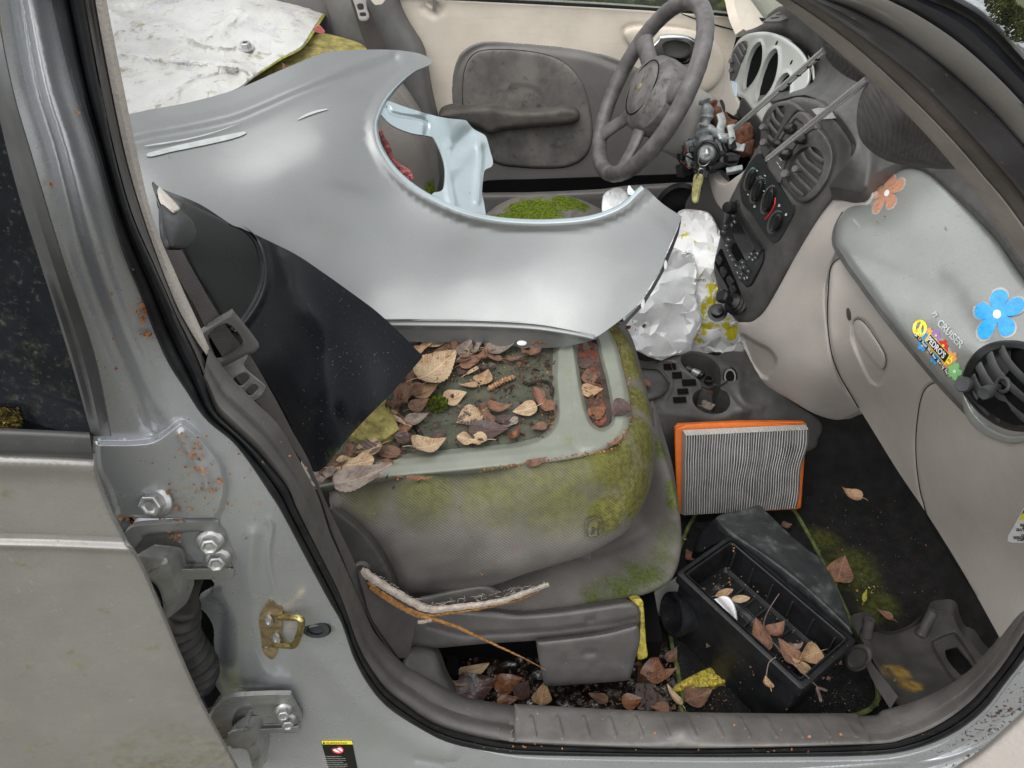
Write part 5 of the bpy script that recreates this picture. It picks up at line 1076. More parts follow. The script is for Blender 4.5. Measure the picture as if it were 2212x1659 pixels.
# knee bulge between glove box and console
kdd = Dep([(1840, 420, 'z', .985), (1800, 560, 'z', .90), (1591, 700, 'x', .455), (1608, 760, 'x', .475), (1661, 836, 'x', .50), (1758, 893, 'x', .56), (1855, 881, 'y', .46), (1805, 906, 'y', .58), (1700, 720, 'x', .485), (1640, 740, 'x', .465), (1760, 800, 'x', .51), (1790, 620, 'x', .515), (1720, 560, 'x', .49), (1720, 640, 'x', .49)], lam=.002)
ko = [(1815, 408), (1860, 408), (1890, 420), (1860, 470), (1822, 520), (1800, 560), (1788, 600), (1784, 640), (1787, 700), (1800, 780), (1822, 838), (1858, 882), (1828, 900), (1805, 907), (1758, 893), (1708, 864), (1661, 836), (1641, 814), (1608, 752), (1592, 702), (1600, 696, 'c'), (1622, 696), (1645, 680), (1663, 655), (1690, 607), (1722, 548), (1760, 484), (1792, 430)]
kn_ = relief('knee_panel', ko, kdd, M['dash_beige'], dash, .03, tdir=(.8, .3, -.2), roll=(10, .010), res=10, n=3, feats=[crease(c(3, 2, [(620, 640), (700, 610), (800, 560), (860, 480)]), 30, -.006), raised(c(3, 2, [(385, 520), (470, 560), (560, 610), (604, 670), (590, 730), (560, 770), (545, 790), (500, 770), (440, 680)]), 12, -.035)])
kn_['label'] = 'beige bulging panel below the centre stack'

# centre stack
ct = Dep([(1700, 215, 'y', .80), (1655, 290, 'y', .82), (1800, 350, 'y', .66), (1820, 410, 'y', .60), (1560, 480, 'y', .86), (1550, 600, 'y', .84), (1600, 690, 'y', .76), (1650, 695, 'y', .70), (1700, 560, 'y', .66), (1750, 500, 'y', .63), (1640, 500, 'y', .765), (1620, 600, 'y', .76)])
co_ = cA([(640, 960), (700, 880), (720, 600), (800, 430), (900, 350), (1060, 310), (1200, 270), (1400, 300), (1560, 380), (1700, 560), (1860, 760), (1915, 900), (1900, 1050), (1840, 1250), (1740, 1450), (1590, 1659)]) + cB([(1500, 200), (1380, 400), (1200, 720), (1000, 1080), (850, 1350), (720, 1530), (600, 1620), (500, 1640), (400, 1590), (320, 1500), (200, 1250), (110, 980), (110, 820), (160, 600), (230, 300), (290, 60)])
stack = relief('centre_stack', co_, ct, M['grey_plastic'], dash, .06, tdir=(.9, .3, -.2), roll=(14, .014), res=9, n=3, feats=[crease(cA([(1080, 330), (1250, 460), (1450, 660), (1560, 780), (1640, 950), (1640, 1130), (1560, 1350), (1400, 1560), (1200, 1640), (1000, 1400), (800, 1150), (720, 1000), (700, 800)]), 4, -.003)])
# climate panel
cl = cA([(640, 1030), (690, 1010), (730, 1050), (1100, 1659)]) + cB([(1135, 80), (1145, 160), (1100, 270), (960, 520), (900, 570), (840, 560), (700, 380), (600, 200)]) + cA([(480, 1659), (440, 1480), (450, 1380), (520, 1200)])
clp = relief('climate_panel', cl, ct.up(.004), mat('climate face', (.018, .02, .02), .5, 0, 0, .1, 30, masks=[dict(col=(.08, .085, .08), sc=60, lo=.5, hi=.8, amt=.5)]), stack, .004, n=3, res=9)
for (x, y), rx, ry, kx in ((((560 + 5), 1340), 52, 130, 0), ((655, 1480), 60, 150, 0), ((800, 1600), 62, 165, 0), ((890, 320 + 1570), 70, 130, 0)):
    px, py = cA([(x, y)])[0]
    a = math.radians(20); el = [(px + (rx * math.cos(t) * math.cos(a) - ry * math.sin(t) * math.sin(a) * -1) / 6, py + (rx * math.cos(t) * math.sin(a) * -1 + ry * math.sin(t) * math.cos(a)) / 6) for t in np.linspace(0, 2 * math.pi, 17)[:-1]]
    el = [(px + (rx * math.cos(t) + .28 * ry * -math.sin(t)) / 6, py + (ry * math.sin(t)) / 6) for t in np.linspace(0, 2 * math.pi, 17)[:-1]]
    relief('knob_ring', [(px + (u - px) * 1.3, py + (v - py) * 1.18) for u, v in el], ct.up(.007), M['trim'], clp, .003, roll=(3, .002), n=2, res=5)
    relief('climate_knob', el, ct.up(.02), M['black'], clp, .014, roll=(5, .006), n=2, res=4, feats=[crease([(px - ry * .18 / 6, py + ry * .6 / 6), (px + ry * .18 / 6, py - ry * .6 / 6)], 3, .006)])
def printed(name, pts, dep, m, par, r=.0006, n=4): return tb(name, pts, r, m, par, dep, 5, n)
printed('blue_arc', cA([(570, 1225), (590, 1195), (615, 1190), (635, 1215)]), ct.up(.005), M['teal_p'], clp, .0010)
printed('blue_arc', cA([(785, 1475), (815, 1450), (850, 1450), (885, 1490), (900, 1550)]), ct.up(.005), M['teal_p'], clp, .0013)
printed('red_arc', cA([(898, 1570), (890, 1659)]) + cB([(870, 130), (830, 200), (765, 275)]), ct.up(.005), M['print_red'], clp, .0013)
rs = random.Random(9)
V = []
for x, y in [(660, 1225), (650, 1310), (765, 1290), (750, 1490), (545, 1535), (690, 1300), (710, 1297), (762, 1330), (765, 1360), (765, 1390), (580, 1450), (555, 1490), (745, 1530), (720, 1540)]:
    px, py = cA([(x, y)])[0]; s = 1.7 if (x, y) in ((660, 1225), (765, 1290), (750, 1490), (545, 1535), (650, 1310)) else .6
    o = at(px, py, ct, .0052); X = at(px + 1, py + .7, ct, .0052) - o; Y2 = at(px + .3, py - 1, ct, .0052) - o
    V.append(box_data(o, X * s * 1.6, Y2 * s * 1.2, Vector((-.0003, 0, 0))))
for x, y in [(945, 95), (1035, 210), (625, 105)]:
    px, py = cB([(x, y)])[0]
    for dx, dy in ((0, 0), (1.2, 1.5), (-1, 2), (1.4, -1.4)):
        o = at(px + dx, py + dy, ct, .0052); X = at(px + dx + 1, py + dy + .7, ct, .0052) - o; Y2 = at(px + dx + .3, py + dy - 1, ct, .0052) - o
        V.append(box_data(o, X * 2.6, Y2 * 1.3, Vector((-.0003, 0, 0))))
mesh('panel_symbols', *join(V), M['ink_white'], clp, smooth=False)
# radio
ro = cB([(390, 20), (430, 80), (440, 150), (560, 360), (745, 620), (750, 700), (740, 830), (600, 1110), (550, 1150), (500, 1130), (400, 960), (280, 680), (185, 490), (180, 430), (240, 330), (310, 190)])
rad = relief('radio', ro, ct.up(.006), M['black'], stack, .006, n=2, res=8, roll=(4, .003))
relief('radio_display', cB([(400, 220), (430, 200), (480, 260), (640, 620), (600, 690), (540, 820), (480, 740), (330, 420)]), ct.up(.009), mat('radio glass', (.01, .011, .012), .2, 0, .3, .2, 60, specks=(200, .1, (.2, .2, .2))), rad, .002, n=2, res=10)
relief('radio_trim', cB([(400, 150), (430, 160), (560, 400), (720, 640), (700, 700), (640, 670), (470, 380)]), ct.up(.013), M['black'], rad, .004, n=2, res=7, roll=(3, .002))
relief('radio_slot', cB([(340, 600), (400, 590), (480, 760), (470, 830), (420, 840), (330, 690)]), ct.up(.0085), M['void'], rad, .001, n=2, res=10)
lathe('volume_knob', at(*cB([(345, 125)])[0], ct, .004), at(*cB([(290, 125)])[0], ct, .025) - at(*cB([(345, 125)])[0], ct, .004), [(.0115, 0), (.012, .004), (.0115, .018), (.0095, .021), (.003, .0215)], M['black'], rad, 30)
bt = [(240, 360), (225, 430), (290, 540), (265, 610), (275, 680), (310, 745), (345, 800), (380, 880), (440, 910), (490, 890), (470, 830), (410, 965), (455, 980), (440, 1030), (640, 770), (600, 800), (665, 720), (590, 720), (560, 760), (545, 950), (530, 1030), (500, 1040), (350, 230), (370, 310), (330, 350)]
for i, (x, y) in enumerate(bt):
    px, py = cB([(x, y)])[0]; w, h = (12.5, 10.5) if i < 14 else (9, 8)
    relief('radio_button', [(px - w * .62, py - h * .1), (px - w * .1, py - h * .75), (px + w * .62, py + h * .1), (px + w * .1, py + h * .75)], ct.up(.010), mat('radio key', (.035, .036, .037), .4, 0, 0, 0, 30) if 'radio key' not in bpy.data.materials else bpy.data.materials['radio key'], rad, .004, n=1, res=5, roll=(1.5, .0015))
V = []
for i, (x, y) in enumerate(bt):
    px, py = cB([(x, y)])[0]
    for k in range(rs.choice([1, 2, 2])):
        dx, dy = rs.uniform(-1, 1), rs.uniform(-1, 1); o = at(px + dx, py + dy, ct, .0118); X = at(px + dx + 1, py + dy + 1, ct, .0118) - o; Y2 = at(px + dx + .4, py + dy - 1, ct, .0118) - o
        V.append(box_data(o, X * rs.uniform(1, 2.4), Y2 * 1.0, Vector((-.0003, 0, 0))))
mesh('button_symbols', *join(V), M['ink_white'], rad, smooth=False)
# row of switches
relief('switch_bay', cB([(180, 660), (210, 700), (400, 1130), (450, 1280), (430, 1400), (380, 1420), (260, 1130), (120, 880), (130, 780)]), ct.up(.004), M['void'], stack, .003, n=2, res=10)
for i, (x, y) in enumerate([(165, 800), (225, 960), (310, 1080), (345, 1190)]):
    px, py = cB([(x, y)])[0]
    relief('rocker_switch', [(px - 8, py - 3), (px - 3, py - 13), (px + 7, py + 2), (px + 1, py + 13)], ct.up(.014), M['black'], stack, .010, n=2, res=5, roll=(3, .003))
pl0 = at(*cB([(410, 1380)])[0], ct, .004); pv = at(*cB([(300, 1320)])[0], ct, .045) - pl0
lathe('power_outlet', pl0, pv, [(.024, 0), (.024, .004), (.020, .008), (.021, .012), (.017, .016), (.018, .020), (.013, .024), (.009, .028), (.009, .045), (.014, .048), (.014, .056), (.010, .060)], M['black'], stack, 36)
cp = at(*cB([(150, 1490)])[0], ct, .05)
lathe('outlet_cap', cp, (-.3, -.5, .8), [(.019, 0), (.020, .003), (.013, .004), (.012, .018), (.008, .019)], M['black'], stack, 30)
tb('cap_strap', cB([(400, 1430), (340, 1480), (270, 1480), (200, 1490)]), .002, M['black'], stack, ct.up(.03), 8, flat=.5)

# vents on the stack
def vent(name, hole, dep, slats, par, deep=.03, sl_r=.0017, lift=-.002, rimw=0, vec=None, rimm=None, slm=None):
    vec = vec or (.7, .3, -.35); v = Vector(vec).normalized() * deep
    pit(name, hole, dep.up(-.001), v, M['grey_plastic'], par, floor=False)
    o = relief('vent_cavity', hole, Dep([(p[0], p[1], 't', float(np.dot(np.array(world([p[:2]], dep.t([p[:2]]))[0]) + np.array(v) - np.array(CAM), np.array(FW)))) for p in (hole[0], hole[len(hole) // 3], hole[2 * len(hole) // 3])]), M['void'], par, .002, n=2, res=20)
    for s in slats:
        P = spl3([tuple(at(x, y, dep, lift)) for x, y in s], 4)
        tube('vent_slat', P, sl_r * 2.2, slm or M['grey_plastic'], par, 8, flat=.28, up=(.75, .45, -.1) if True else None)
v1 = cA([(840, 520), (870, 450), (930, 390), (1000, 380), (1025, 430), (1000, 540), (950, 680), (890, 800), (820, 960), (790, 900), (800, 700)])
v2 = cA([(1110, 1060), (1170, 990), (1260, 930), (1380, 912), (1470, 960), (1520, 1060), (1520, 1180), (1480, 1300), (1420, 1410), (1340, 1500), (1250, 1570), (1150, 1520), (1080, 1430), (1050, 1350), (1060, 1200)])
relief('vent_housing', cA([(1060, 320), (1180, 370), (1280, 470), (1180, 460), (1090, 560), (980, 720), (880, 900), (810, 1020), (760, 1060), (715, 950), (720, 760), (790, 560), (880, 410), (960, 340)]), ct.up(.012), M['grey_plastic'], stack, .012, roll=(7, .006), n=3, res=6, holes=[v1])
relief('vent_housing', cA([(1400, 680), (1470, 690), (1560, 790), (1635, 950), (1640, 1120), (1570, 1340), (1430, 1540), (1290, 1630), (1200, 1610), (1080, 1500), (990, 1400), (985, 1290), (1040, 1120), (1130, 960), (1260, 790)]), ct.up(.012), M['grey_plastic'], stack, .012, roll=(7, .006), n=3, res=6, holes=[v2])
vn1 = sub('air_vent', dash, 'left centre vent'); 
def vparent(label):
    return stack
vent('air_vent', v1, ct.up(.012), [cA([(905, 400), (940, 470), (1000, 540)]), cA([(850, 480), (880, 570), (960, 650)]), cA([(790, 570), (850, 670), (930, 760)]), cA([(800, 770), (850, 830), (880, 850)])], stack)
bpy.data.objects.remove(vn1)
vent('air_vent', v2, ct.up(.012), [cA([(1330, 925), (1370, 1000), (1515, 1110)]), cA([(1240, 1000), (1300, 1110), (1490, 1260)]), cA([(1165, 1100), (1230, 1190), (1440, 1390)]), cA([(1110, 1230), (1190, 1330), (1350, 1490)]), cA([(1080, 1380), (1140, 1450), (1260, 1560)])], stack, sl_r=.0019)
# switches between the vents
relief('switch_bezel', cA([(1200, 460), (1300, 500), (1450, 680), (1380, 700), (1250, 800), (1120, 960), (1020, 1150), (960, 1390), (880, 1300), (790, 1150), (850, 960), (960, 760), (1080, 580)]), ct.up(.014), M['trim'], stack, .008, roll=(5, .004), n=3, res=7, feats=[raised(cA([(1150, 560), (1200, 580), (1260, 650), (1180, 900), (1050, 1080), (960, 1050), (920, 950), (1010, 760)]), 5, -.006)])
for x, y in ((1090, 680), (1225, 810), (935, 880), (1030, 1010)):
    px, py = cA([(x, y)])[0]; rock('toggle_switch', at(px, py, ct, .024), M['black'], stack, x * .1, r=.0105, flat=(1, .9, .9))
V = []
for x, y in ((968, 1075), (930, 1130), (960, 1180)):
    px, py = cA([(x, y)])[0]; o = at(px, py, ct, .022); X = at(px + 1, py + 1.4, ct, .022) - o; Y2 = at(px + .6, py - 1, ct, .022) - o; V.append(box_data(o, X * 4, Y2 * (2 if x == 968 else .7), Vector((-.0005, 0, 0))))
mesh('panel_symbols', *join(V), M['ink_white'], stack, smooth=False)
def knob(px, py, dep, r, ln, m, par, ax=(-.75, -.45, .45), h=0):
    r *= .78; ln *= .8
    lathe('vent_knob', at(px, py, dep, h), ax, [(r * .4, 0), (r * .4, ln * .6), (r * .8, ln * .62), (r * .82, ln * .9), (r * .7, ln), (r * .3, ln * .98)], m, par, 26)
for x, y, r in ((790, 690, .0085), (800, 885, .010), (1080, 1290, .0115), (1215, 1230, .0095)):
    px, py = cA([(x, y)])[0]; knob(px, py, ct.up(.014), r, .022, M['trim'], stack)
# cloth patch glued on the stack top
relief('fabric_patch', cA([(1365, 430), (1450, 410), (1600, 420), (1685, 545), (1480, 560)]), ct.up(.003), mat('white mesh patch', (.45, .45, .43), .9, 0, 0, .1, 60, twill=(220, (0, 0, .8), .5)), stack, .002, n=1, res=6)

# dash top in charcoal, from cluster to the windscreen
dtd = Dep([(1600, 90, 'y', 1.25), (1760, 150, 'y', .98), (1800, 110, 'z', 1.12), (1700, 40, 'z', 1.12), (1900, 250, 'z', 1.10), (1780, 260, 'z', 1.07), (1830, 330, 'z', 1.06), (1950, 340, 'z', 1.05), (2100, 450, 'z', 1.07), (2212, 560, 'z', 1.075), (1810, 405, 'z', 1.0), (1880, 405, 'z', 1.02)], )
dt = [(1580, 130), (1588, 95), (1610, 70), (1650, 50), (1660, 30), (1700, 10), (1760, 30), (1830, 100), (1900, 160), (2000, 280), (2100, 380), (2260, 540), (2330, 640), (2300, 700), (2212, 592), (2158, 513), (2108, 460), (2041, 400), (1991, 362), (1942, 355), (1900, 372), (1888, 380), (1870, 415), (1855, 417), (1815, 408), (1790, 400), (1845, 330), (1840, 290), (1800, 240), (1740, 205), (1660, 220), (1600, 205)]
relief('dash_top', dt, dtd.up(-.004), M['grey_plastic'], dash, .03, tdir=(.5, .3, -.8), res=12, n=3, roll=(5, .004), feats=[crease([(1720, 215), (1780, 215), (1840, 260), (1880, 330), (1870, 400)], 12, .008), crease([(1600, 90), (1660, 62), (1720, 75), (1765, 130)], 14, .010)])
# silver gauge bezel with three leaf shaped openings
gd = Dep([(1583, 120, 'y', 1.20), (1640, 70, 'y', 1.12), (1745, 150, 'y', .96), (1650, 270, 'y', .97), (1600, 200, 'y', 1.12)])
bz = cS([(960, 440), (1020, 390), (1100, 360), (1250, 345), (1400, 378), (1550, 466), (1660, 570), (1722, 680), (1742, 800), (1730, 900), (1680, 975), (1600, 1060), (1500, 1100), (1380, 1180), (1300, 1270), (1262, 1350), (1240, 1400), (1180, 1300), (1080, 1160), (990, 1060), (930, 1045), (885, 920), (872, 780), (885, 620), (915, 520)])
g1 = cS([(1185, 452), (1212, 480), (1222, 560), (1212, 680), (1170, 800), (1110, 900), (1045, 968), (1020, 965), (1012, 900), (1035, 760), (1070, 620), (1120, 510)])
g2 = cS([(1370, 525), (1390, 580), (1390, 700), (1360, 850), (1300, 980), (1210, 1080), (1165, 1105), (1150, 1060), (1165, 950), (1205, 790), (1255, 650), (1310, 560)])
g3 = cS([(1495, 790), (1520, 830), (1525, 920), (1510, 1040), (1470, 1080), (1380, 1130), (1320, 1190), (1300, 1180), (1310, 1080), (1350, 960), (1400, 860), (1450, 805)])
bzo = relief('gauge_bezel', bz, gd.up(.006), M['bezel'], dash, .012, tdir=(.9, .2, -.3), roll=(9, .008), res=5, n=3, holes=[g1, g2, g3],
    feats=[(lambda XY: .004 * sstep(1 - np.minimum(np.minimum(pdist(XY, spl(g1, 3)), pdist(XY, spl(g2, 3))), pdist(XY, spl(g3, 3))) / 9), [])])
for g in (g1, g2, g3):
    pit('gauge_well', g, gd.up(.012), Vector((.014, .003, -.005)), M['bezel'], bzo, floor=False, shrink=.95)
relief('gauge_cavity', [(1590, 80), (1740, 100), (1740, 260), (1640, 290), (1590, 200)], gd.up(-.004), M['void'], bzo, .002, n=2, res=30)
for x, y in ((1375, 470), (1535, 680)):
    px, py = cS([(x, y)])[0]; relief('indicator_hole', [(px - 3, py + 5), (px - 1, py - 2), (px + 3, py - 6), (px + 1, py + 2)], gd.up(.0075), M['void'], bzo, .0005, n=3, res=4)
# left end of the bezel: side vent, light switch, beige surround
relief('cluster_surround', cS([(950, 460), (975, 470), (900, 560), (870, 700), (868, 850), (900, 980), (940, 1060), (985, 1150), (975, 1200), (880, 1290), (840, 1310), (800, 1280), (740, 1200), (735, 1100), (780, 1020), (800, 850), (850, 660), (900, 540)]), gd.up(.010), M['dash_beige'], dash, .02, tdir=(.9, .2, -.3), roll=(5, .004), n=3, res=6)
relief('side_vent', cS([(1030, 440), (1050, 470), (1040, 560), (980, 700), (930, 840), (900, 880), (868, 850), (870, 700), (910, 560), (970, 470)]), gd.up(.013), M['grey_plastic'], dash, .004, roll=(3, .002), n=3, res=5, feats=[crease(cS([(1010, 470), (1040, 530)]), 2, -.004), crease(cS([(960, 500), (1010, 600)]), 2, -.004), crease(cS([(930, 580), (980, 690)]), 2, -.004)])
for x, y in ((905, 680), (905, 780)):
    px, py = cS([(x, y)])[0]; knob(px, py, gd.up(.012), .008, .014, M['trim'], dash)
relief('light_switch', cS([(770, 1080), (800, 1120), (812, 1180), (800, 1250), (770, 1270), (735, 1220), (728, 1150)]), gd.up(.016), M['black'], dash, .004, roll=(3, .003), n=3, res=4)
relief('display_sliver', cS([(880, 880), (930, 900), (940, 960), (930, 1060), (900, 990)]), gd.up(.011), mat('pale blue lens', (.45, .55, .62), .2, 0, .4, 0, 30), dash, .002, n=2, res=5)
relief('column_gap', cS([(990, 1080), (1020, 1070), (1100, 1180), (1210, 1330), (1240, 1420), (1230, 1580), (1160, 1620), (1130, 1560), (1060, 1380), (940, 1230), (960, 1180)]), gd.up(.012), M['black'], dash, .01, roll=(4, .004), n=2, res=7)
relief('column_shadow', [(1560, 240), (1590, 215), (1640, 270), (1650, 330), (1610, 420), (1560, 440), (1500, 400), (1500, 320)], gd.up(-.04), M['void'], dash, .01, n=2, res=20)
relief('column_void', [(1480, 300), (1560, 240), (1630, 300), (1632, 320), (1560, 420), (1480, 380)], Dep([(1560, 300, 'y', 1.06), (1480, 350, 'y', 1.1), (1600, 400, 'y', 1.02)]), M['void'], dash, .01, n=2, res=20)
relief('lower_column_panel', cA([(640, 955), (600, 1060), (500, 1220), (380, 1310), (240, 1400), (130, 1340), (60, 1240), (40, 1300), (80, 1500), (150, 1659), (300, 1800), (300, 1659), (480, 1659), (440, 1480), (455, 1370), (530, 1190), (640, 1010)]), Dep([(1630, 325, 'y', .86), (1560, 400, 'y', .92), (1540, 440, 'y', .95), (1600, 440, 'y', .84)]), M['dash_beige'], dash, .02, tdir=(.9, .3, 0), roll=(6, .006), n=3, res=8)
relief('lower_column_side', [(1540, 370), (1560, 400), (1590, 440), (1575, 480), (1560, 560), (1535, 640), (1500, 640), (1480, 440)], Dep([(1560, 400, 'y', .98), (1500, 440, 'y', 1.1), (1550, 600, 'y', .96)]), M['grey_door'], dash, .02, n=2, res=15)
# speaker grille and cowl at the far corner, cream pillar
relief('corner_cowl', [(1578, -60), (1583, -10), (1592, 30), (1605, 60), (1612, 66), (1650, 52), (1700, 18), (1740, -60)], Dep([(1590, 0, 'y', 1.36), (1610, 60, 'y', 1.30), (1720, -40, 'x', .80)]), M['cream'], dash, .02, n=2, res=12)
relief('pillar_gap', cS([(850, -40), (900, 20), (960, 110), (1030, 330), (990, 390), (950, 380), (900, 250), (830, -40)]), Dep([(1580, 0, 'y', 1.385), (1600, 70, 'y', 1.375), (1620, 0, 'y', 1.385)]), M['void'], dash, .004, n=2, res=12)
relief('door_seam', cS([(350, 148), (600, 235), (930, 325), (930, 336), (600, 248), (350, 158)]), fddep.up(.002), M['void'], fdr, .001, n=2, res=6)
relief('corner_grille', cS([(1240, 228), (1290, 190), (1380, 135), (1470, 108), (1540, 135), (1600, 185), (1500, 195), (1420, 225), (1330, 232)]), Dep([(1650, 45, 'z', 1.115), (1700, 22, 'z', 1.125), (1720, 40, 'z', 1.12)], .008), M['trim'], dash, .004, n=3, res=4,
       feats=[crease(cS([(1330, 205), (1400, 195)]), 2.0, -.008), crease(cS([(1380, 165), (1480, 150)]), 1.5, -.006), crease(cS([(1440, 130), (1550, 165)]), 1.5, -.006)])

# right round vent in the passenger panel
vdep = pdd.up(.0)
rim_o = c(3, 2, [(1815, 880), (1812, 780), (1850, 680), (1920, 600), (2000, 560), (2090, 545), (2212, 555), (2340, 625), (2440, 750), (2475, 900), (2440, 1035), (2360, 1135), (2212, 1140), (2110, 1128), (2010, 1085), (1910, 1010), (1850, 940)])
rimr = relief('vent_rim', rim_o, pdd.up(.003), M['black'], cap, .008, roll=(5, .004), n=3, res=6, holes=[c(3, 2, [(1860, 860), (1860, 790), (1895, 710), (1950, 645), (2010, 610), (2090, 592), (2212, 605), (2320, 665), (2400, 770), (2420, 900), (2390, 1010), (2330, 1085), (2212, 1095), (2130, 1088), (2050, 1052), (1955, 985), (1890, 920)])])
dk = mat('vent grey', (.055, .056, .058), .5, 0, 0, .2, 30, grain=(400, .0006, .2))
vh = c(3, 2, [(1860, 860), (1860, 790), (1895, 710), (1950, 645), (2010, 610), (2090, 592), (2212, 605), (2320, 665), (2400, 770), (2420, 900), (2390, 1010), (2330, 1085), (2212, 1095), (2130, 1088), (2050, 1052), (1955, 985), (1890, 920)])
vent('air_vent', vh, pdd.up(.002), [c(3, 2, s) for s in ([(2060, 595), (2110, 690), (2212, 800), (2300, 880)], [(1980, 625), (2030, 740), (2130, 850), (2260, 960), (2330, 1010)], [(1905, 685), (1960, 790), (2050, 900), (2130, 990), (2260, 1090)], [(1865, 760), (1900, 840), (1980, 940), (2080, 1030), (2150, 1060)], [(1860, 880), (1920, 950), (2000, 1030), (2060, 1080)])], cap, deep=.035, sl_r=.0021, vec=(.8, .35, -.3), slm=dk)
px, py = c(3, 2, [(1870, 830)])[0]; knob(px, py, pdd, .0135, .028, dk, cap, ax=(-.8, -.45, .35))
px, py = c(3, 2, [(2050, 850)])[0]; knob(px, py, pdd, .011, .034, dk, cap, ax=(-.9, -.5, .1))
rg = [at(*c(3, 2, [(2075 + 42 * math.cos(a), 835 + 45 * math.sin(a))])[0], pdd, .004) for a in np.linspace(0, 2 * math.pi, 25)[:-1]]
tube('vent_ring', rg, .0022, dk, cap, 8, closed=True)
hl = relief('rim_highlight', c(3, 2, [(1815, 900), (1822, 1000), (1870, 1090), (1960, 1160), (2060, 1200), (2130, 1215), (2212, 1200), (2212, 1165), (2140, 1170), (2060, 1150), (1960, 1095), (1880, 1010), (1840, 930)]), pdd.up(.004), M['cap_silver'], cap, .004, roll=(6, .003), n=3, res=6)

# raised lettering and stickers on the panel
def flat_frame(px, py, dx, dy, dep, h):
    o = at(px, py, dep, h); X = at(px + dx, py + dy, dep, h) - o; s = X.length / math.hypot(dx, dy); Yv = at(px + dy, py - dx, dep, h) - o; return o, X, Yv, s
def sheared_text(name, s, px, py, ang, upang, size_px, m, par, h=.001, ext=.0006, wscale=1.0, pdd=pdd, **k):
    """lettering laid along the panel: baseline direction and cap direction both follow the surface"""
    a = math.radians(ang); b = math.radians(upang)
    o = at(px, py, pdd, h); X = at(px + 20 * math.cos(a), py + 20 * math.sin(a), pdd, h) - o; Y2 = at(px + 20 * math.cos(b), py + 20 * math.sin(b), pdd, h) - o
    V, Fc = text_data(s, (0, 0, 0), (1, 0, 0), (0, 1, 0), 1, ext=0.0, **k)
    X = X / 20 * size_px * wscale; Y2 = Y2 / 20 * size_px; Z = X.cross(Y2).normalized()
    if Z.dot(CAM - o) < 0: Z = -Z
    n = len(V); W = [o + X * v.x + Y2 * v.y for v in V]
    # drape on the panel
    W2 = []
    for w in W:
        d = w - CAM; t = d.dot(FW); x = CX0 + F0 * d.x / t; y = CY0 - F0 * d.dot(UP) / t; W2.append(at(x, y, pdd, h))
    VV = W2 + [w + Z * ext for w in W2]
    FF = [tuple(i + n for i in f) for f in Fc] + [tuple(f) for f in Fc]
    e = {}
    for f in Fc:
        for i in range(len(f)):
            a_, b_ = f[i], f[(i + 1) % len(f)]
            if (b_, a_) in e: del e[(b_, a_)]
            else: e[(a_, b_)] = 1
    FF += [(a_, b_, b_ + n, a_ + n) for a_, b_ in e]
    return mesh(name, VV, FF, m, par, smooth=False)
lett = mat('silver lettering', (.62, .65, .64), .3, .5, .3, 0, 30)
x, y = cD([(705, 985)])[0]; sheared_text('badge_lettering', 'PT', x, y, 62, -38, 15, lett, cap, wscale=.62, h=.0015, ext=.001, bold=.02)
x, y = cD([(785, 1150)])[0]; sheared_text('badge_lettering', 'CRUISER', x, y, 46.5, -52, 22, lett, cap, wscale=.83, h=.0015, ext=.001, bold=.015)
x, y = cB([(1895, 285)])[0]; sheared_text('airbag_mark', 'AIRBAG', x, y, 50, -50, 8.5, mat('moulded mark', (.5, .52, .5), .4, .2, .2, 0, 30), cap, wscale=.85, h=.0008, ext=.0004)
BF = [(1690, 870), (1650, 760), (1680, 650), (1760, 590), (1860, 585), (1930, 640), (1945, 730), (1880, 832, 'c'), (1990, 740), (2110, 705), (2200, 760), (2210, 870), (2150, 950), (2050, 1000), (1920, 1015, 'c'), (2030, 1090), (2065, 1190), (2020, 1290), (1900, 1340), (1810, 1300), (1785, 1200), (1775, 1108, 'c'), (1720, 1230), (1650, 1350), (1550, 1390), (1470, 1350), (1445, 1240), (1500, 1130), (1600, 1050, 'c'), (1500, 1070), (1420, 1020), (1400, 920), (1450, 820), (1550, 790), (1640, 830), (1690, 872, 'c')][1:]
def flower(cx, cy, A, petal, centre, halo, name, lab, h0=.0):
    P0 = [((p[0] - 1765) * .1323, (p[1] - 980) * .1323, *p[2:]) for p in BF]
    tr = lambda q, s=1: (cx + (A[0] * q[0] + A[1] * q[1]) * s, cy + (A[2] * q[0] + A[3] * q[1]) * s, *q[2:])
    o = relief(name, [tr(p) for p in P0], pdd.up(.0016 + h0), petal, cap, .0003, n=4, res=7); o['label'] = lab
    if halo: relief('sticker_edge', [tr(p, 1.09)[:2] for p in P0], pdd.up(.0008 + h0), halo, o, .0003, n=4, res=7)
    relief('flower_centre', [tr((9 * math.cos(a), 9.5 * math.sin(a))) for a in np.linspace(0, 2 * math.pi, 17)[:-1]], pdd.up(.0022 + h0), centre, o, .0002, n=2, res=5)
x, y = cD([(1765, 980)])[0]; flower(x, y, (1, 0, 0, 1), M['blue'], M['sticker_white'], M['clear'], 'flower_sticker', 'bright blue flower sticker with a white centre')
x, y = c(3, 1, [(1322, 1250)])[0]; flower(x, y, (.60, -.12, -.10, .74), M['peach'], M['sticker_white'], M['clear'], 'flower_sticker', 'faded copper flower sticker')
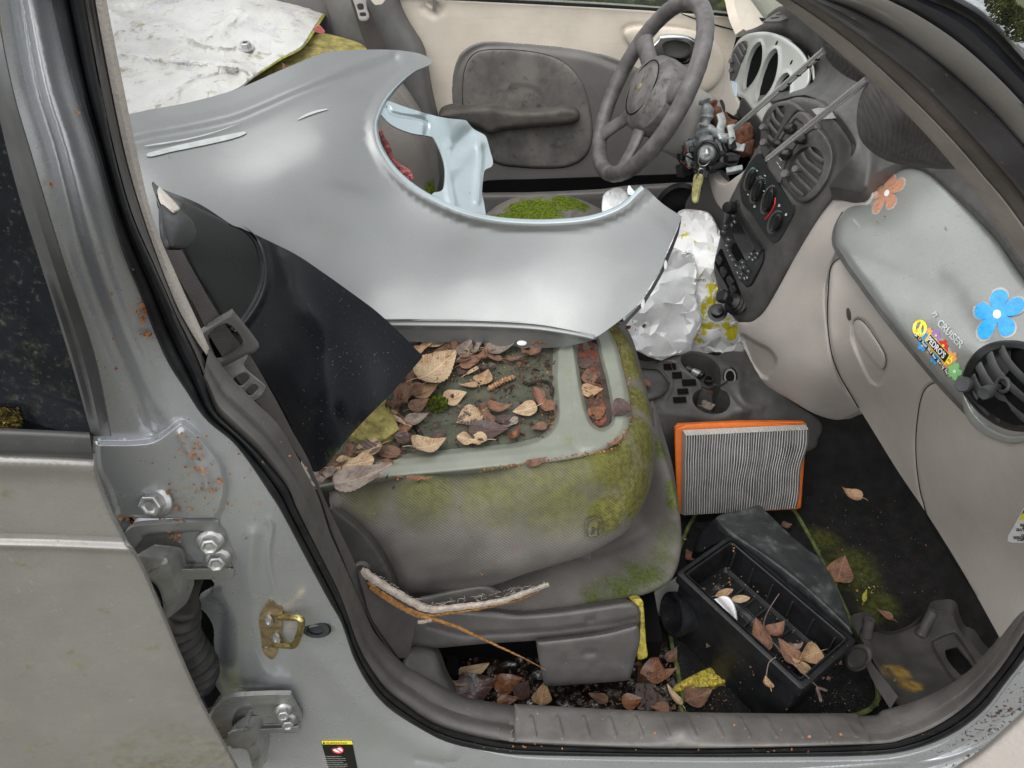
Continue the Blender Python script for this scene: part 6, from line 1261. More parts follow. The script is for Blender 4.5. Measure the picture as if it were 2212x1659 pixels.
# the row of small flowers and the sign of the cycling sticker
def blob(pts_c, m, h, name='print', n=3, par=None): return relief(name, pts_c, pdd.up(h), m, par or cap, .0002, n=n, res=5)
def small_flower(cx, cy, r, m, cm, h=.0010, k=5, ph=0, par=None):
    pts = []
    for i in range(k * 6):
        a = 2 * math.pi * i / (k * 6) + ph; q = r * (.62 + .38 * abs(math.cos(k / 2 * (a - ph)))); pts.append((cx + q * math.cos(a) * .95, cy + q * math.sin(a) * 1.1))
    blob(pts, m, h, 'printed_flower', 1, par); blob([(cx + r * .2 * math.cos(a), cy + r * .22 * math.sin(a)) for a in np.linspace(0, 2 * math.pi, 9)[:-1]], cm, h + .0004, 'flower_centre', 1, par)
f = lambda a, b: c(3, 2, [(a, b)])[0]
stk = relief('slogan_sticker', c(3, 2, [(1565, 520), (1600, 480), (1690, 540), (1745, 625), (1770, 720), (1730, 770), (1690, 700), (1640, 650), (1560, 580), (1530, 540)]), pdd.up(.0006), M['clear'], cap, .0002, n=2, res=7)
stk['label'] = 'colourful sticker of flowers, peace sign and black and yellow name plate'
for a, b, r, m, ph in ((1597, 487, 8, 'orange_p', 0), (1640, 515, 12, 'purple_p', .4), (1688, 580, 13, 'print_red', .2), (1745, 655, 12, 'orange_p', .5), (1555, 580, 12, 'blue', .1), (1560, 505, 10, 'blue', .3), (1605, 610, 9, 'orange_p', 0), (1635, 665, 11, 'blue', .2), (1690, 710, 9, 'orange_p', .6), (1760, 748, 18, 'green_p', .2), (1640, 540, 9, 'purple_p', .7), (1700, 620, 8, 'print_red', .6), (1720, 690, 9, 'orange_p', 1)):
    x, y = f(a, b); small_flower(x, y, r, M[m], M['print_yellow'] if m != 'green_p' else M['sticker_white'], .0010 + .00003 * (a % 7), 5, ph, stk)
x, y = f(1537, 470)
ringP = [(x + 13.0 * math.cos(a) * .95, y + 17 * math.sin(a) * .95) for a in np.linspace(0, 2 * math.pi, 40)[:-1]]
tube('peace_sign', [at(px, py, pdd, .0018) for px, py in ringP], .0019, M['print_yellow'], stk, 6, flat=.25, up=at(x, y, pdd, .01) - at(x, y, pdd), closed=True)
V = []
for a in (-60, 115, 75, 155):
    r_ = math.radians(a); V.append(tube_data([at(x, y, pdd, .0020), at(x + 12.4 * math.cos(r_), y + 16 * math.sin(r_), pdd, .0020)], .0015, 6, .25, up=at(x, y, pdd, .01) - at(x, y, pdd)))
mesh('peace_sign', *join(V), M['print_yellow'], stk)
x, y = f(1728, 682); tube('peace_sign', [at(x + 5 * math.cos(a), y + 6 * math.sin(a), pdd, .0026) for a in np.linspace(0, 2 * math.pi, 20)[:-1]], .0008, M['print_yellow'], stk, 6, closed=True)
plq = c(3, 2, [(1600, 497), (1735, 645), (1700, 702), (1570, 550)])
relief('name_plate', plq, pdd.up(.0022), M['print_yellow'], stk, .0002, n=1, res=8)
pc0 = np.array(plq).mean(0); relief('name_plate', [tuple(pc0 + (np.array(p) - pc0) * np.array([.90, .90])) for p in plq], pdd.up(.0026), M['print_black'], stk, .0002, n=1, res=8)
x, y = f(1582, 547); sheared_text('plate_text', "PEDRO'S", x, y, 48.5, -57, 17.5, M['sticker_white'], stk, wscale=.78, h=.0034, ext=.0002, bold=.02)
# slogan, one run of letters along a gentle curve
sl_txt = 'Get In Touch With Your Cycling Soul.'
path = resamp(spl(c(3, 2, [(1498, 508), (1530, 540), (1575, 590), (1620, 650), (1665, 700), (1700, 745), (1718, 790)]), 8, False), 200)
pos = 0; V = []
step = 199 / (len(sl_txt) + .5)
for i, ch in enumerate(sl_txt):
    k = int(pos); p = path[k]; q = path[min(199, k + 4)]; ang = math.degrees(math.atan2(q[1] - p[1], q[0] - p[0])); pos += step
    if ch == ' ': continue
    o = sheared_text('slogan_text', ch, p[0], p[1], ang, ang - 95, 6.6, M['sticker_white'], None, wscale=.95, h=.0042, ext=.0001, bold=.03)
    V.append(([v.co.copy() for v in o.data.vertices], [tuple(pp.vertices) for pp in o.data.polygons])); me_ = o.data; bpy.data.objects.remove(o); bpy.data.meshes.remove(me_)
mesh('slogan_text', *join(V), M['sticker_white'], stk, smooth=False)
band('slogan_shadow', [tuple(p + np.array([2.6, -3.6])) for p in path[::8]], [tuple(p + np.array([-1.4, 1.6])) for p in path[::8]], pdd.up(.0034), pdd.up(.0034), [(0, 0), (1, 0)], M['print_black'], stk, 40, back=.0001, spn=1)
# warning label at the right edge of the dash
wl = relief('airbag_label', c(3, 3, [(2110, 150), (2130, 120), (2180, 30), (2212, -30), (2400, -200), (2400, 150), (2212, 200), (2130, 198), (2105, 188)]), gdd.up(.002), M['sticker_white'], glo, .0006, n=1, res=12)
relief('label_band', c(3, 3, [(2178, 55), (2202, 10), (2400, -60), (2400, 20)]), gdd.up(.003), M['print_yellow'], glo, .0002, n=1, res=12)
relief('label_band', c(3, 3, [(2192, 22), (2230, -50), (2400, -150), (2400, -40)]), gdd.up(.0026), M['print_black'], glo, .0002, n=1, res=12)
for s, a, b, sz in (('REAR', 2186, 94, 6.5), ('SEAT', 2200, 108, 6.5), ('SEAT IS', 2160, 123, 6.5), ('DEATH', 2192, 160, 6.5), ('SERIOUS', 2142, 174, 6.5), ('CAN', 2168, 188, 6.5)):
    x, y = f(a, b + 1659)
    sheared_text('label_text', s, x, y, 2, -86, sz * 1.25, M['print_black'], glo, h=.0036, ext=.0001, wscale=1.0, pdd=gdd, bold=.02)

# ------------------------------------------------------------------ centre console
cs = sub('centre_console', car, 'dark grey centre console with cup holders and slotted switch plate')
kdp = Dep([(1400, 900, 'z', .49), (1500, 893, 'z', .485), (1560, 760, 'z', .515), (1400, 790, 'z', .51), (1600, 860, 'z', .50), (1700, 930, 'y', .62), (1500, 1000, 'y', .605), (1480, 1100, 'y', .585), (1650, 1000, 'y', .60), (1760, 950, 'y', .62), (1600, 940, 'y', .615)])
cu_ = cK([(920, 380), (935, 340), (1000, 308), (1100, 298), (1220, 320), (1330, 375), (1410, 460), (1445, 560), (1450, 640), (1430, 720), (1450, 770), (1520, 800), (1562, 890), (1555, 980), (1500, 1050), (1400, 1085), (1280, 1080), (1160, 1030), (1090, 950), (1075, 870), (1110, 800), (1180, 760), (1195, 700), (1130, 620), (1020, 530), (945, 450)])
cov = cK([(200, 380), (350, 380), (480, 408), (600, 395), (720, 370), (880, 330), (960, 292), (1100, 272), (1250, 298), (1400, 332), (1470, 290), (1560, 275), (1700, 280), (1800, 310), (2100, 650), (2400, 950), (2700, 1150), (2760, 1280), (2700, 1420), (2600, 1560), (1900, 1700), (700, 2300), (560, 1700), (460, 900)])
con = relief('console_body', cov, kdp, M['grey_plastic'], cs, .02, tdir=(0, .4, -.9), res=9, n=3, roll=(6, .005), holes=[cu_],
    feats=[crease(cK([(540, 1020), (800, 1060), (1100, 1110), (1330, 1160), (1500, 1130), (1620, 1060), (1700, 1060)]), 14, .006), crease(cK([(1500, 790), (1580, 880), (1650, 960), (1780, 1060)]), 8, .005), crease(cK([(1430, 330), (1500, 430), (1620, 460), (1690, 540), (1670, 700), (1700, 850), (1800, 960), (1950, 1000)]), 9, .006),
           raised(cK([(640, 430), (720, 390), (860, 410), (900, 480), (1000, 550), (1120, 640), (1160, 700), (1130, 770), (1040, 830), (1035, 930), (980, 985), (860, 990), (770, 960), (750, 900), (800, 820), (830, 700), (780, 560), (680, 500)]), 5, -.003)])
pit('cup_holder', cu_, kdp, Vector((.0, .01, -.075)), M['grey_plastic'], cs, shrink=.88)
for a, b, w, h in ((775, 475, 160, 80), (870, 585, 125, 80), (1025, 680, 180, 80), (945, 795, 140, 70), (905, 905, 170, 75)):
    q = cK([(a - w / 2, b - h / 2), (a + w / 2, b - h / 2 - 8), (a + w / 2 + 12, b + h / 2 - 8), (a - w / 2 + 12, b + h / 2)])
    relief('slot', q, kdp.up(.0015), M['void'], con, .0005, n=1, res=8)
relief('shifter_base', cK([(330, 480), (500, 470), (640, 490), (700, 530), (760, 600), (782, 680), (750, 780), (680, 850), (560, 900), (480, 910), (400, 900), (300, 700)]), kdp.up(.02), M['grey_plastic'], cs, .03, tdir=(0, .3, -1), roll=(16, .014), n=3, res=7)
band('shifter_seam', cK([(390, 480), (520, 488), (640, 505), (720, 580), (785, 670)]), cK([(390, 492), (520, 500), (630, 516), (705, 590), (770, 680)]), kdp.up(.023), kdp.up(.023), [(0, 0), (.5, .002), (1, 0)], M['trim'], cs, 30)
lathe('lighter_socket', at(*cK([(1560, 605)])[0], kdp, .004), (-.25, -.8, .75), [(.019, 0), (.019, .004), (.015, .006), (.014, .001)], M['black'], cs, 30, .8, 1.15)
lathe('lighter_socket', at(*cK([(1560, 605)])[0], kdp, .006), (-.25, -.8, .75), [(.0145, 0), (.0145, .003), (.0115, .003), (.011, -.01)], mat('dull socket metal', (.16, .16, .155), .6, .2, 0, 0, 30), cs, 30, .8, 1.15)
lathe('lighter_socket', at(*cK([(1562, 605)])[0], kdp, .0075), (-.25, -.8, .75), [(.011, 0), (.011, .0012)], M['void'], cs, 24, .8, 1.15)
cap_o = at(*cK([(1275, 690)])[0], kdp, .0)
lathe('lighter_cap', cap_o, (-.1, -.2, 1), [(.016, 0), (.016, .003), (.009, .004), (.009, .016), (.007, .016), (.006, .006)], M['black'], cs, 28)
tube('cap_strap', spl3([tuple(at(*p, kdp, .006)) for p in cK([(1340, 700), (1420, 715), (1490, 690), (1530, 650)])], 4), .0014, M['black'], cs, 8)
lgt = thing('car_lighter', 'cigarette lighter plug lying in the cup holder', 'lighter', tuple(at(*cK([(1150, 530)])[0], kdp, -.03)))
P = [at(*cK([(1000, 500)])[0], kdp, -.02), at(*cK([(1070, 535)])[0], kdp, -.02), at(*cK([(1170, 575)])[0], kdp, -.02), at(*cK([(1210, 600)])[0], kdp, -.02)]
tube('plug_body', spl3([tuple(p) for p in P[:2]], 2), .010, M['black'], lgt, 16); tube('plug_sleeve', [P[1], P[2]], .0085, mat('clear sleeve', (.3, .3, .29), .15, .3, .5, .2, 60), lgt, 20); tube('plug_tip', P[2:], .009, M['black'], lgt, 16)
# ------------------------------------------------------------------ roof, windscreen pillar
rf = sub('roof', car, 'unseen roof and head lining, cut back to let light in')  # out of view, added and trimmed for its effect on the cabin light
V = []; nx, ny = 14, 12
for j in range(ny):
    for i in range(nx):
        x = -1.6 + .8 * i / (nx - 1); y = .26 + 1.0 * j / (ny - 1); V.append((x, y, 1.56 - .10 * ((y - .7) / .56) ** 2 - .05 * max(0, x + .2) ** 2))
m = nx * ny; V += [(a, b, z + .03) for a, b, z in V]
Fc = [(j * nx + i, j * nx + i + 1, (j + 1) * nx + i + 1, (j + 1) * nx + i) for j in range(ny - 1) for i in range(nx - 1)]; Fc += [tuple(k + m for k in reversed(f)) for f in Fc]
mesh('head_lining', V, Fc, mat('head lining', (.55, .52, .47), .9, 0, 0, .05, 20), rf)
mesh('rear_seat', *join([box_data((-1.35, .75, .75), Vector((.25, 0, 0)), Vector((0, 1.2, 0)), Vector((0, 0, .8))), box_data((-.95, .75, .62), Vector((.5, 0, 0)), Vector((0, 1.2, 0)), Vector((0, 0, .28)))]), M['fabric2'], car, False)

E = [[(440, -60), (600, 0), (890, 235), (1210, 510), (1500, 790), (1740, 1060), (1950, 1330), (2200, 1690), (2330, 1900)],
     [(600, -60), (700, 0), (860, 105), (1110, 295), (1410, 565), (1710, 865), (1950, 1140), (2212, 1470), (2500, 1850)],
     [(700, -60), (790, 0), (950, 95), (1230, 290), (1520, 520), (1830, 840), (2050, 1090), (2260, 1350), (2560, 1720)],
     [(820, -60), (930, 0), (1120, 70), (1420, 235), (1720, 460), (2010, 725), (2212, 950), (2400, 1160), (2640, 1450)],
     [(1220, -60), (1330, 0), (1500, 85), (1720, 225), (1900, 370), (2080, 540), (2212, 680), (2420, 900), (2700, 1200)],
     [(1480, -60), (1580, 0), (1720, 60), (1880, 150), (2010, 265), (2120, 380), (2212, 480), (2440, 720), (2740, 1040)],
     [(1740, -60), (1830, 0), (1900, 40), (1980, 100), (2060, 175), (2140, 265), (2212, 345), (2440, 600), (2760, 900)]]
E = [e[:-1] + [(e[-1][0] + (e[-1][0] - e[-2][0]) * 1.6, e[-1][1] + (e[-1][1] - e[-2][1]) * 1.9)] for e in E]
E = [c(3, 1, e) for e in E]
ys = [(.13, .065), (.115, .05), (.10, .04), (.085, .02), (.06, -.005), (.05, -.015), (.045, -.02)]
ED = [Dep([(1640, 0, 'y', a), (2212, 550, 'y', b), (1900, 150, 'y', (a + b) / 2)]) for a, b in ys]
ap = sub('windscreen_pillar', car, 'windscreen pillar with dusty rubber seal')
band('pillar_lining', E[0], E[1], ED[0], ED[1], [(0, -.012), (.04, .0), (.3, .003), (.9, .003), (1, 0)], mat('tan pillar lining', (.33, .295, .265), .6, 0, 0, .12, 20, grain=(330, .0015, .4)), ap, 80, back=.02)
band('pillar_lip', E[1], E[2], ED[1].up(-.002), ED[2].up(-.002), [(0, 0), (.3, .004), (.6, .002), (1, 0)], mat('brown pillar lip', (.14, .12, .11), .6, 0, 0, .2, 20, grain=(330, .0015, .4)), ap, 80, back=.02)
band('pillar_seal', E[2], E[3], ED[2], ED[3], [(0, -.004), (.06, .006), (.25, .012), (.45, .008), (.6, .011), (.85, .01), (.96, .004), (1, -.004)], mat('dusty rubber', (.09, .088, .095), .4, 0, 0, .3, 14, grain=(500, .0006, .2), specks=(60, .14, (.25, .23, .19)), masks=[dict(col=(.10, .095, .09), sc=26, lo=.52, hi=.72, amt=.6)]), ap, 80)
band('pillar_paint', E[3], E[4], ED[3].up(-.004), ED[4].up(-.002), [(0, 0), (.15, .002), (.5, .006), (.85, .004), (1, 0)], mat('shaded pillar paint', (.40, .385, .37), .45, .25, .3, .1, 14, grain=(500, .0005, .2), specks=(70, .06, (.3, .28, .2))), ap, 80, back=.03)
band('pillar_gutter', E[4], E[5], ED[4].up(-.006), ED[5].up(-.006), [(0, 0), (.3, .004), (.7, .008), (1, 0)], mat('bluish gutter rubber', (.055, .06, .075), .35, 0, 0, .2, 20), ap, 80, back=.03)
band('pillar_molding', E[5], E[6], ED[5], ED[6], [(0, -.004), (.1, .004), (.4, .010), (.7, .009), (.95, .003), (1, -.003)], M['rubber'], ap, 80, back=.03)
G = [(x + 24, y - 30) for x, y in E[6]]
gd_ = Dep([(1640, 0, 'y', .10), (2212, 550, 'y', .02), (1900, 150, 'y', .06)])
band('windscreen_edge', E[6], G, ED[6].up(-.008), gd_.up(-.02), [(0, 0), (.2, .003), (.3, -.002), (.6, 0), (1, 0)], mat('mouldy gutter', (.08, .055, .04), .8, 0, 0, .5, 40, grain=(200, .003, .8), masks=[dict(col=(.3, .33, .36), sc=14, lo=.55, hi=.6, rough=.2)]), ap, 60, back=.02)
def mossclump(px, py, dep, n, spread, name, lab, grp=None, m=None, up=(0, -.3, 1), par=None, ln=.006):
    rs = random.Random(int(px * 7 + py)); t0 = at(px, py, dep)
    t = thing(name, lab, 'moss', tuple(t0), grp) if par is None else par
    V = []; Fc = []
    upv = Vector(up).normalized(); X, Yv, Z = basis(upv)
    for i in range(n):
        r = spread * math.sqrt(rs.random()); a = rs.random() * 6.283; o = t0 + X * r * math.cos(a) + Yv * r * math.sin(a) + Z * (spread * .35 * (1 - (r / spread) ** 2) - .001)
        d = (Z + X * rs.uniform(-.8, .8) + Yv * rs.uniform(-.8, .8)).normalized(); s = d.cross(Vector((rs.random(), rs.random(), rs.random()))).normalized() * ln * .16; l = ln * rs.uniform(.5, 1.2)
        b = len(V); V += [o - s, o + s, o + d * l * .6 + s * 1.2, o + d * l, o + d * l * .6 - s * 1.2]; Fc.append((b, b + 1, b + 2, b + 3, b + 4))
    mesh('moss_tuft', V, Fc, m or M['moss'], t, False); return t
mossclump(*c(3, 1, [(2060, 30)])[0], ED[6].up(-.004), 1200, .012, 'moss_clump', 'small green moss clump at the very top of the windscreen pillar', up=(.3, -.6, .6), ln=.0022, m=mat('dull moss', (.055, .065, .014), .95, 0, 0, .5, 120))
mossclump(*c(3, 1, [(2160, 150)])[0], ED[6].up(-.004), 1200, .011, 'moss_clump', 'green moss clump on the pillar near the top right corner, the lower of two', up=(.3, -.6, .6), ln=.0022, m=mat('dull moss', (.055, .065, .014), .95, 0, 0, .5, 120))
mossclump(*c(1, 2, [(22, 1088)])[0], gdep.up(.008), 500, .014, 'moss_clump', 'rusty green moss clump at the lower edge of the rear door window', up=(0, -.7, .7), m=mat('rusty moss', (.2, .14, .02), .95, 0, 0, .6, 150))

# open front door, only its corner shows
fdp = relief('front_door', [(2060, 1668), (2100, 1640), (2150, 1600), (2212, 1543), (2400, 1380), (2400, 1800, 'c'), (1950, 1800, 'c')], Dep([(2068, 1659, 'y', -.16), (2212, 1543, 'y', -.15), (2300, 1750, 'y', -.22)]), M['dash_beige'], car, .03, tdir=(.3, .3, -.6), roll=(10, .008), res=12, n=2)
fdp['label'] = 'beige corner of the open passenger door'

# ------------------------------------------------------------------ headrest thrown on the dash
hr = thing('headrest', 'charcoal cloth headrest lying on the dash top with two bare steel rods', 'headrest', (.55, .45, 1.08))
hdp = Dep([(1900, 150, 'y', .34), (1850, 250, 'y', .40), (2000, 330, 'y', .30), (1950, 250, 'y', .27), (2050, 330, 'y', .26), (1780, 90, 'y', .42)])
hro = c(3, 1, [(880, 170), (886, 230), (908, 300), (960, 372), (1050, 442), (1150, 490), (1212, 512), (1190, 545), (1145, 640), (1128, 760), (1155, 880), (1230, 962), (1330, 1022), (1450, 1056), (1600, 1073), (1745, 1080), (1900, 1060), (1950, 900), (1750, 600), (1450, 330), (1150, 120), (980, 80)])
relief('cushion', hro, hdp, M['headrest'], hr, .08, tdir=(.3, .6, -.3), roll=(22, .03), res=8, n=3, feats=[crease(c(3, 1, [(1330, 1020), (1450, 985), (1620, 905)]), 2.5, -.003), crease(c(3, 1, [(905, 300), (960, 300), (1210, 500)]), 3, -.003)])
r1 = [Q(1587.6, 277, 'y', .80), Q(1783, 107, 'y', .46)]; r2 = [Q(1656, 345, 'y', .66), Q(1876, 169, 'y', .38)]
for i, (a, b) in enumerate((r1, r2)):
    d = (b - a).normalized(); L = (b - a).length
    P = [a, a + d * .0015, a + d * .004] + [a + d * L * k / 12 for k in range(1, 13)]
    R_ = [.002, .0036, .0044] + [.0044] * 12
    if i == 0:
        P = [a, a + d * .0015, a + d * .004]; R_ = [.002, .0036, .0044]
        for fr in (.44, .62, .70, .78, .86, .93):
            P += [a + d * (L * fr)]; R_ += [.0044]
        P.append(b); R_.append(.0044)
    rod = tube('rod', P, R_, M['rod'], hr, 20)
    if i == 0:
        sd_ = d.cross(Vector((0, 0, 1))).normalized(); dn = d.cross(sd_).normalized(); dn = -dn if dn.z > 0 else dn
        mesh('notch', *join([box_data(a + d * (L * fr) + dn * .0038, d * .0042, sd_ * .005, dn * .0016) for fr in (.60, .69, .78, .87, .94)]), M['void'], hr, False)

# ------------------------------------------------------------------ white sheet over foam, top left
def folds(amp, per, seed):
    rs = random.Random(seed); D = [(rs.uniform(0, 3.14), rs.uniform(.7, 1.8) * per, rs.random() * 2, rs.uniform(.4, 1)) for _ in range(7)]
    def f(XY):
        wx = np.array([mnoise.noise(Vector((x / per * .7, y / per * .7, seed))) for x, y in XY]) * per * .9; wy = np.array([mnoise.noise(Vector((x / per * .7 + 9, y / per * .7, seed))) for x, y in XY]) * per * .9
        h = np.zeros(len(XY))
        for a, p, ph, w in D:
            q = ((XY[:, 0] + wx) * math.cos(a) + (XY[:, 1] + wy) * math.sin(a)) / p + ph; h = np.maximum(h, w * (1 - np.abs(np.mod(q, 2) - 1) * 1.6)) if w > .7 else h + .25 * w * np.abs(np.mod(q, 2) - 1)
        return amp * (h - .5)
    return f
sheet = thing('plastic_sheet', 'large crumpled dirty white sheet draped over junk behind the loose fender', 'sheet', (-.35, .9, 1.06))
shd_ = Dep([(320, 230, 'z', 1.02), (507, 190, 'z', 1.03), (700, 20, 'z', 1.04), (650, 95, 'z', 1.04), (500, 60, 'z', 1.07), (250, 0, 'z', 1.07), (380, 130, 'z', 1.05), (600, 120, 'z', 1.04)])
so3 = [(200, -70, 'c'), (735, -70, 'c'), (722, 0), (711, 15), (700, 27), (680, 55), (653, 97), (630, 112), (607, 124), (576, 145), (547, 163), (525, 182), (507, 193), (450, 215), (400, 232), (300, 262), (220, 280)]
rid = [crease(c(1, 1, [(700, 60), (870, 140), (1050, 150), (1190, 200), (1320, 290), (1560, 300), (1800, 350)]), 8, .020), crease(c(1, 1, [(750, 180), (900, 170), (1050, 230), (1250, 240), (1380, 200), (1480, 120), (1540, 50)]), 14, .03),
       crease(c(1, 1, [(780, 350), (960, 370), (1200, 395), (1450, 415), (1600, 450), (1640, 490)]), 8, .024), crease(c(1, 1, [(960, 700), (1100, 600), (1300, 480), (1500, 430)]), 12, .020), crease(c(1, 1, [(760, 270), (900, 290), (1050, 320)]), 12, -.018), crease(c(1, 1, [(700, 20), (900, 10), (1200, 60), (1300, 110)]), 10, .015), crease(c(1, 1, [(1400, 260), (1500, 140), (1700, 90), (2000, 80)]), 12, .018)]
relief('sheet_skin', so3, shd_, M['sheet'], sheet, .004, tdir=(0, .2, -1), feats=rid, res=8, n=3, hfun=lambda XY: crumple(.010, 60, 3)(XY) + folds(.008, 110, 6)(XY) + np.array([.006 * (((math.sin(x * 12.9898 + y * 78.233) * 43758.5453) % 1) - .5) for x, y in np.round(XY, 2)]), sharp=40, scatter=(26, 11, .35, 5))
band('sheet_edge', [(722, 0), (700, 27), (653, 97), (607, 124), (547, 163), (507, 193)], [(726, 2), (704, 31), (657, 101), (610, 128), (550, 167), (509, 197)], shd_.up(-.004), shd_.up(-.008), [(0, 0), (.5, .002), (1, 0)], mat('algae edge', (.3, .3, .05), .9, 0, 0, .3, 80, grain=(200, .002, .8)), sheet, 40)
nt_ = thing('flanged_nut', 'single flanged steel nut resting on the dirty white sheet', 'nut', tuple(at(533, 104, shd_, .002)))
n0 = at(533, 105, shd_, .008)
V1 = lathe_data(n0, (0, -.15, 1), [(.0165, 0), (.0165, .0025), (.012, .0035)], 28); V2 = lathe_data(n0, (0, -.15, 1), [(.011, .003), (.011, .0115), (.0095, .013), (.0058, .013), (.0055, .004)], 6)
mesh('nut_body', *join([V1, V2]), M['steel'], nt_, sharp=25)
fm = thing('foam_block', 'mossy yellow brown foam slab under the white sheet behind the fender top', 'foam', (-.3, 1.1, 1.0))
relief('foam_skin', [(500, 200), (560, 165), (620, 110), (660, 85), (690, 72), (720, 76), (750, 84), (775, 92), (792, 104), (800, 118), (760, 160), (640, 220), (520, 240)], Dep([(520, 200, 'z', 1.0), (700, 75, 'z', 1.02), (797, 108, 'z', 1.0), (640, 160, 'z', 1.01)]), M['yfoam'], fm, .07, tdir=(0, .2, -1), roll=(8, .01), res=7, n=3, feats=[wob(.006, 26, 5)])
rc = thing('red_cloth', 'strip of faded red cloth seen through the wheel arch of the silver fender', 'cloth', (-.2, .9, .8))
relief('cloth', c(2, 1, [(225, 850), (245, 845), (262, 890), (300, 950), (315, 1010), (345, 1050), (380, 1075), (425, 1105), (445, 1140), (452, 1170), (400, 1160), (330, 1100), (260, 1020), (225, 930)]), Dep([(820, 290, 'y', .80), (880, 380, 'y', .74), (840, 350, 'y', .78)]), M['red'], rc, .006, res=4, n=3, roll=(3, .003), hfun=crumple(.006, 14, 3))
rc2 = thing('red_cloth', 'tiny scrap of red cloth beside the white sheet near the far belt pillar', 'cloth', (-.4, 1.2, 1.0))
relief('cloth', c(1, 1, [(2030, 195), (2060, 165), (2085, 185), (2105, 212), (2070, 216)]), Dep([(690, 70, 'z', 1.05), (700, 60, 'z', 1.06), (680, 60, 'z', 1.06)]), M['red'], rc2, .004, res=4, n=3)

# ------------------------------------------------------------------ plastic bags in the driver footwell
def ridged(amp, sc, seed):
    def f(XY):
        h = np.zeros(len(XY))
        for k, (q, a) in enumerate(((1.0, 1.0), (.5, .55), (.26, .30))):
            s_ = sc * q
            wx = [mnoise.noise(Vector((x / s_ * .6 + 5, y / s_ * .6, seed + k))) for x, y in XY]; wy = [mnoise.noise(Vector((x / s_ * .6, y / s_ * .6 + 3, seed - k))) for x, y in XY]
            h += a * np.array([1 - 2.6 * abs(mnoise.noise(Vector((x / s_ * (1.5 if k else 1) + 1.1 * u, y / s_ * .8 + 1.1 * v, seed * 3 + k)))) for (x, y), u, v in zip(XY, wx, wy)])
        return amp * (h - .9)
    return f
def bag(lab, outline, dep, m, seed, amp=.020, sc=46, n=3, roll=(5, .012)):
    W = world([outline[0][:2]], dep.t([outline[0][:2]]))[0]
    t = thing('plastic_bag', lab, 'plastic bag', tuple(W), 'crumpled plastic bags behind the console')
    def hf(XY):
        return np.array([1.1 * amp * mnoise.noise(Vector((x / 40, y / 40, seed))) + amp * .5 * (((math.sin(x * 12.9898 + y * 78.233 + seed) * 43758.5453) % 1) - .5) for x, y in np.round(XY, 2)])
    relief('bag_skin', outline, dep, m, t, .02, tdir=(.2, .8, -.4), roll=roll, res=12, n=2, hfun=hf, sharp=26, scatter=(sc * .55, sc * .15, 1.0 + seed * .35, seed))

bag('crumpled white plastic bag nearest the seat, behind the console', [(1338, 704, 'c'), (1352, 676), (1372, 655, 'c'), (1392, 622), (1420, 578), (1436, 548, 'c'), (1452, 534), (1476, 545, 'c'), (1498, 548), (1508, 600), (1503, 640, 'c'), (1518, 690), (1500, 730), (1492, 765, 'c'), (1455, 768), (1430, 780, 'c'), (1395, 768), (1366, 752, 'c')], Dep([(1350, 700, 'y', .74), (1450, 560, 'y', .84), (1480, 760, 'y', .80), (1420, 660, 'y', .78)]), M['bag'], 3)
bag('white plastic bag with yellow print, between the seat and the centre stack', [(1438, 560), (1444, 500, 'c'), (1466, 456), (1490, 452, 'c'), (1530, 458), (1545, 480, 'c'), (1562, 520), (1550, 560), (1556, 640), (1600, 700, 'c'), (1612, 745), (1606, 772, 'c'), (1540, 762), (1500, 772, 'c'), (1476, 740), (1480, 600)], Dep([(1450, 500, 'y', .98), (1540, 480, 'y', .95), (1600, 750, 'y', .86), (1500, 740, 'y', .88), (1510, 600, 'y', .88)]), M['bag_yellow'], 8)
bag('small white bag scrap behind the right tip of the silver fender', c(2, 1, [(1688, 1360), (1695, 1270), (1745, 1225), (1800, 1214), (1850, 1245), (1872, 1300), (1872, 1380), (1780, 1420), (1700, 1400)]), Dep([(1310, 440, 'y', .98), (1350, 420, 'y', 1.0), (1330, 460, 'y', .96)]), M['bag'], 5, .010, 24, roll=(4, .01))
x, y = c(3, 2, [(75, 165)])[0]
bprint = text('bag_print', 'genti', Q(x, y, 'y', .80), Q(x + 20, y, 'y', .80) - Q(x, y, 'y', .80), Q(x, y - 20, 'y', .80) - Q(x, y, 'y', .80), .012, M['print_black'], None, ext=.0002)
pb = [o for o in bpy.data.objects if o.name.startswith('plastic_bag')][1]; bprint.parent = pb; bprint.matrix_parent_inverse = Matrix.Translation(-wloc(pb))

# ------------------------------------------------------------------ engine air filter
af = thing('air_filter', 'dirty pleated air filter panel with orange rim standing against the console', 'air filter', (.42, .52, .31))
ffd = Dep([(1462, 1110, 'y', .50), (1722, 1100, 'y', .51), (1458, 918, 'y', .575)])
relief('filter_frame', [(1457, 924), (1464, 917), (1600, 911), (1735, 911), (1742, 916), (1742, 928), (1730, 1096), (1722, 1100), (1600, 1106), (1468, 1110), (1463, 1104), (1459, 1000)], ffd, M['orange'], af, .012, tdir=(.15, .95, -.55), n=1, res=9, roll=(4, .003), feats=[crease([(1464, 1100), (1462, 925), (1735, 918)], 2.0, -.003)])
TLc, TRc, BRc, BLc = np.array([1482, 941.]), np.array([1747, 928.]), np.array([1719, 1098.]), np.array([1479, 1113.])
pf = ffd.up(.026); NP, NR = 47, 14; V = []; Fl = []; Fd = []
rs = random.Random(3)
wv_ = [rs.uniform(-1, 1) for _ in range(40)]
def fpt(u, v):
    p = (TLc * (1 - u) + TRc * u) * (1 - v) + (BLc * (1 - u) + BRc * u) * v
    edge = u ** 6
    p = p + np.array([3.0 * math.sin(v * 9) * u ** 3 + .5 * math.sin(v * 14 + u * 5) + 2.5 * math.exp(-((u - .5) / .08) ** 2) * math.sin(v * 6), 0])
    return p
cols = []
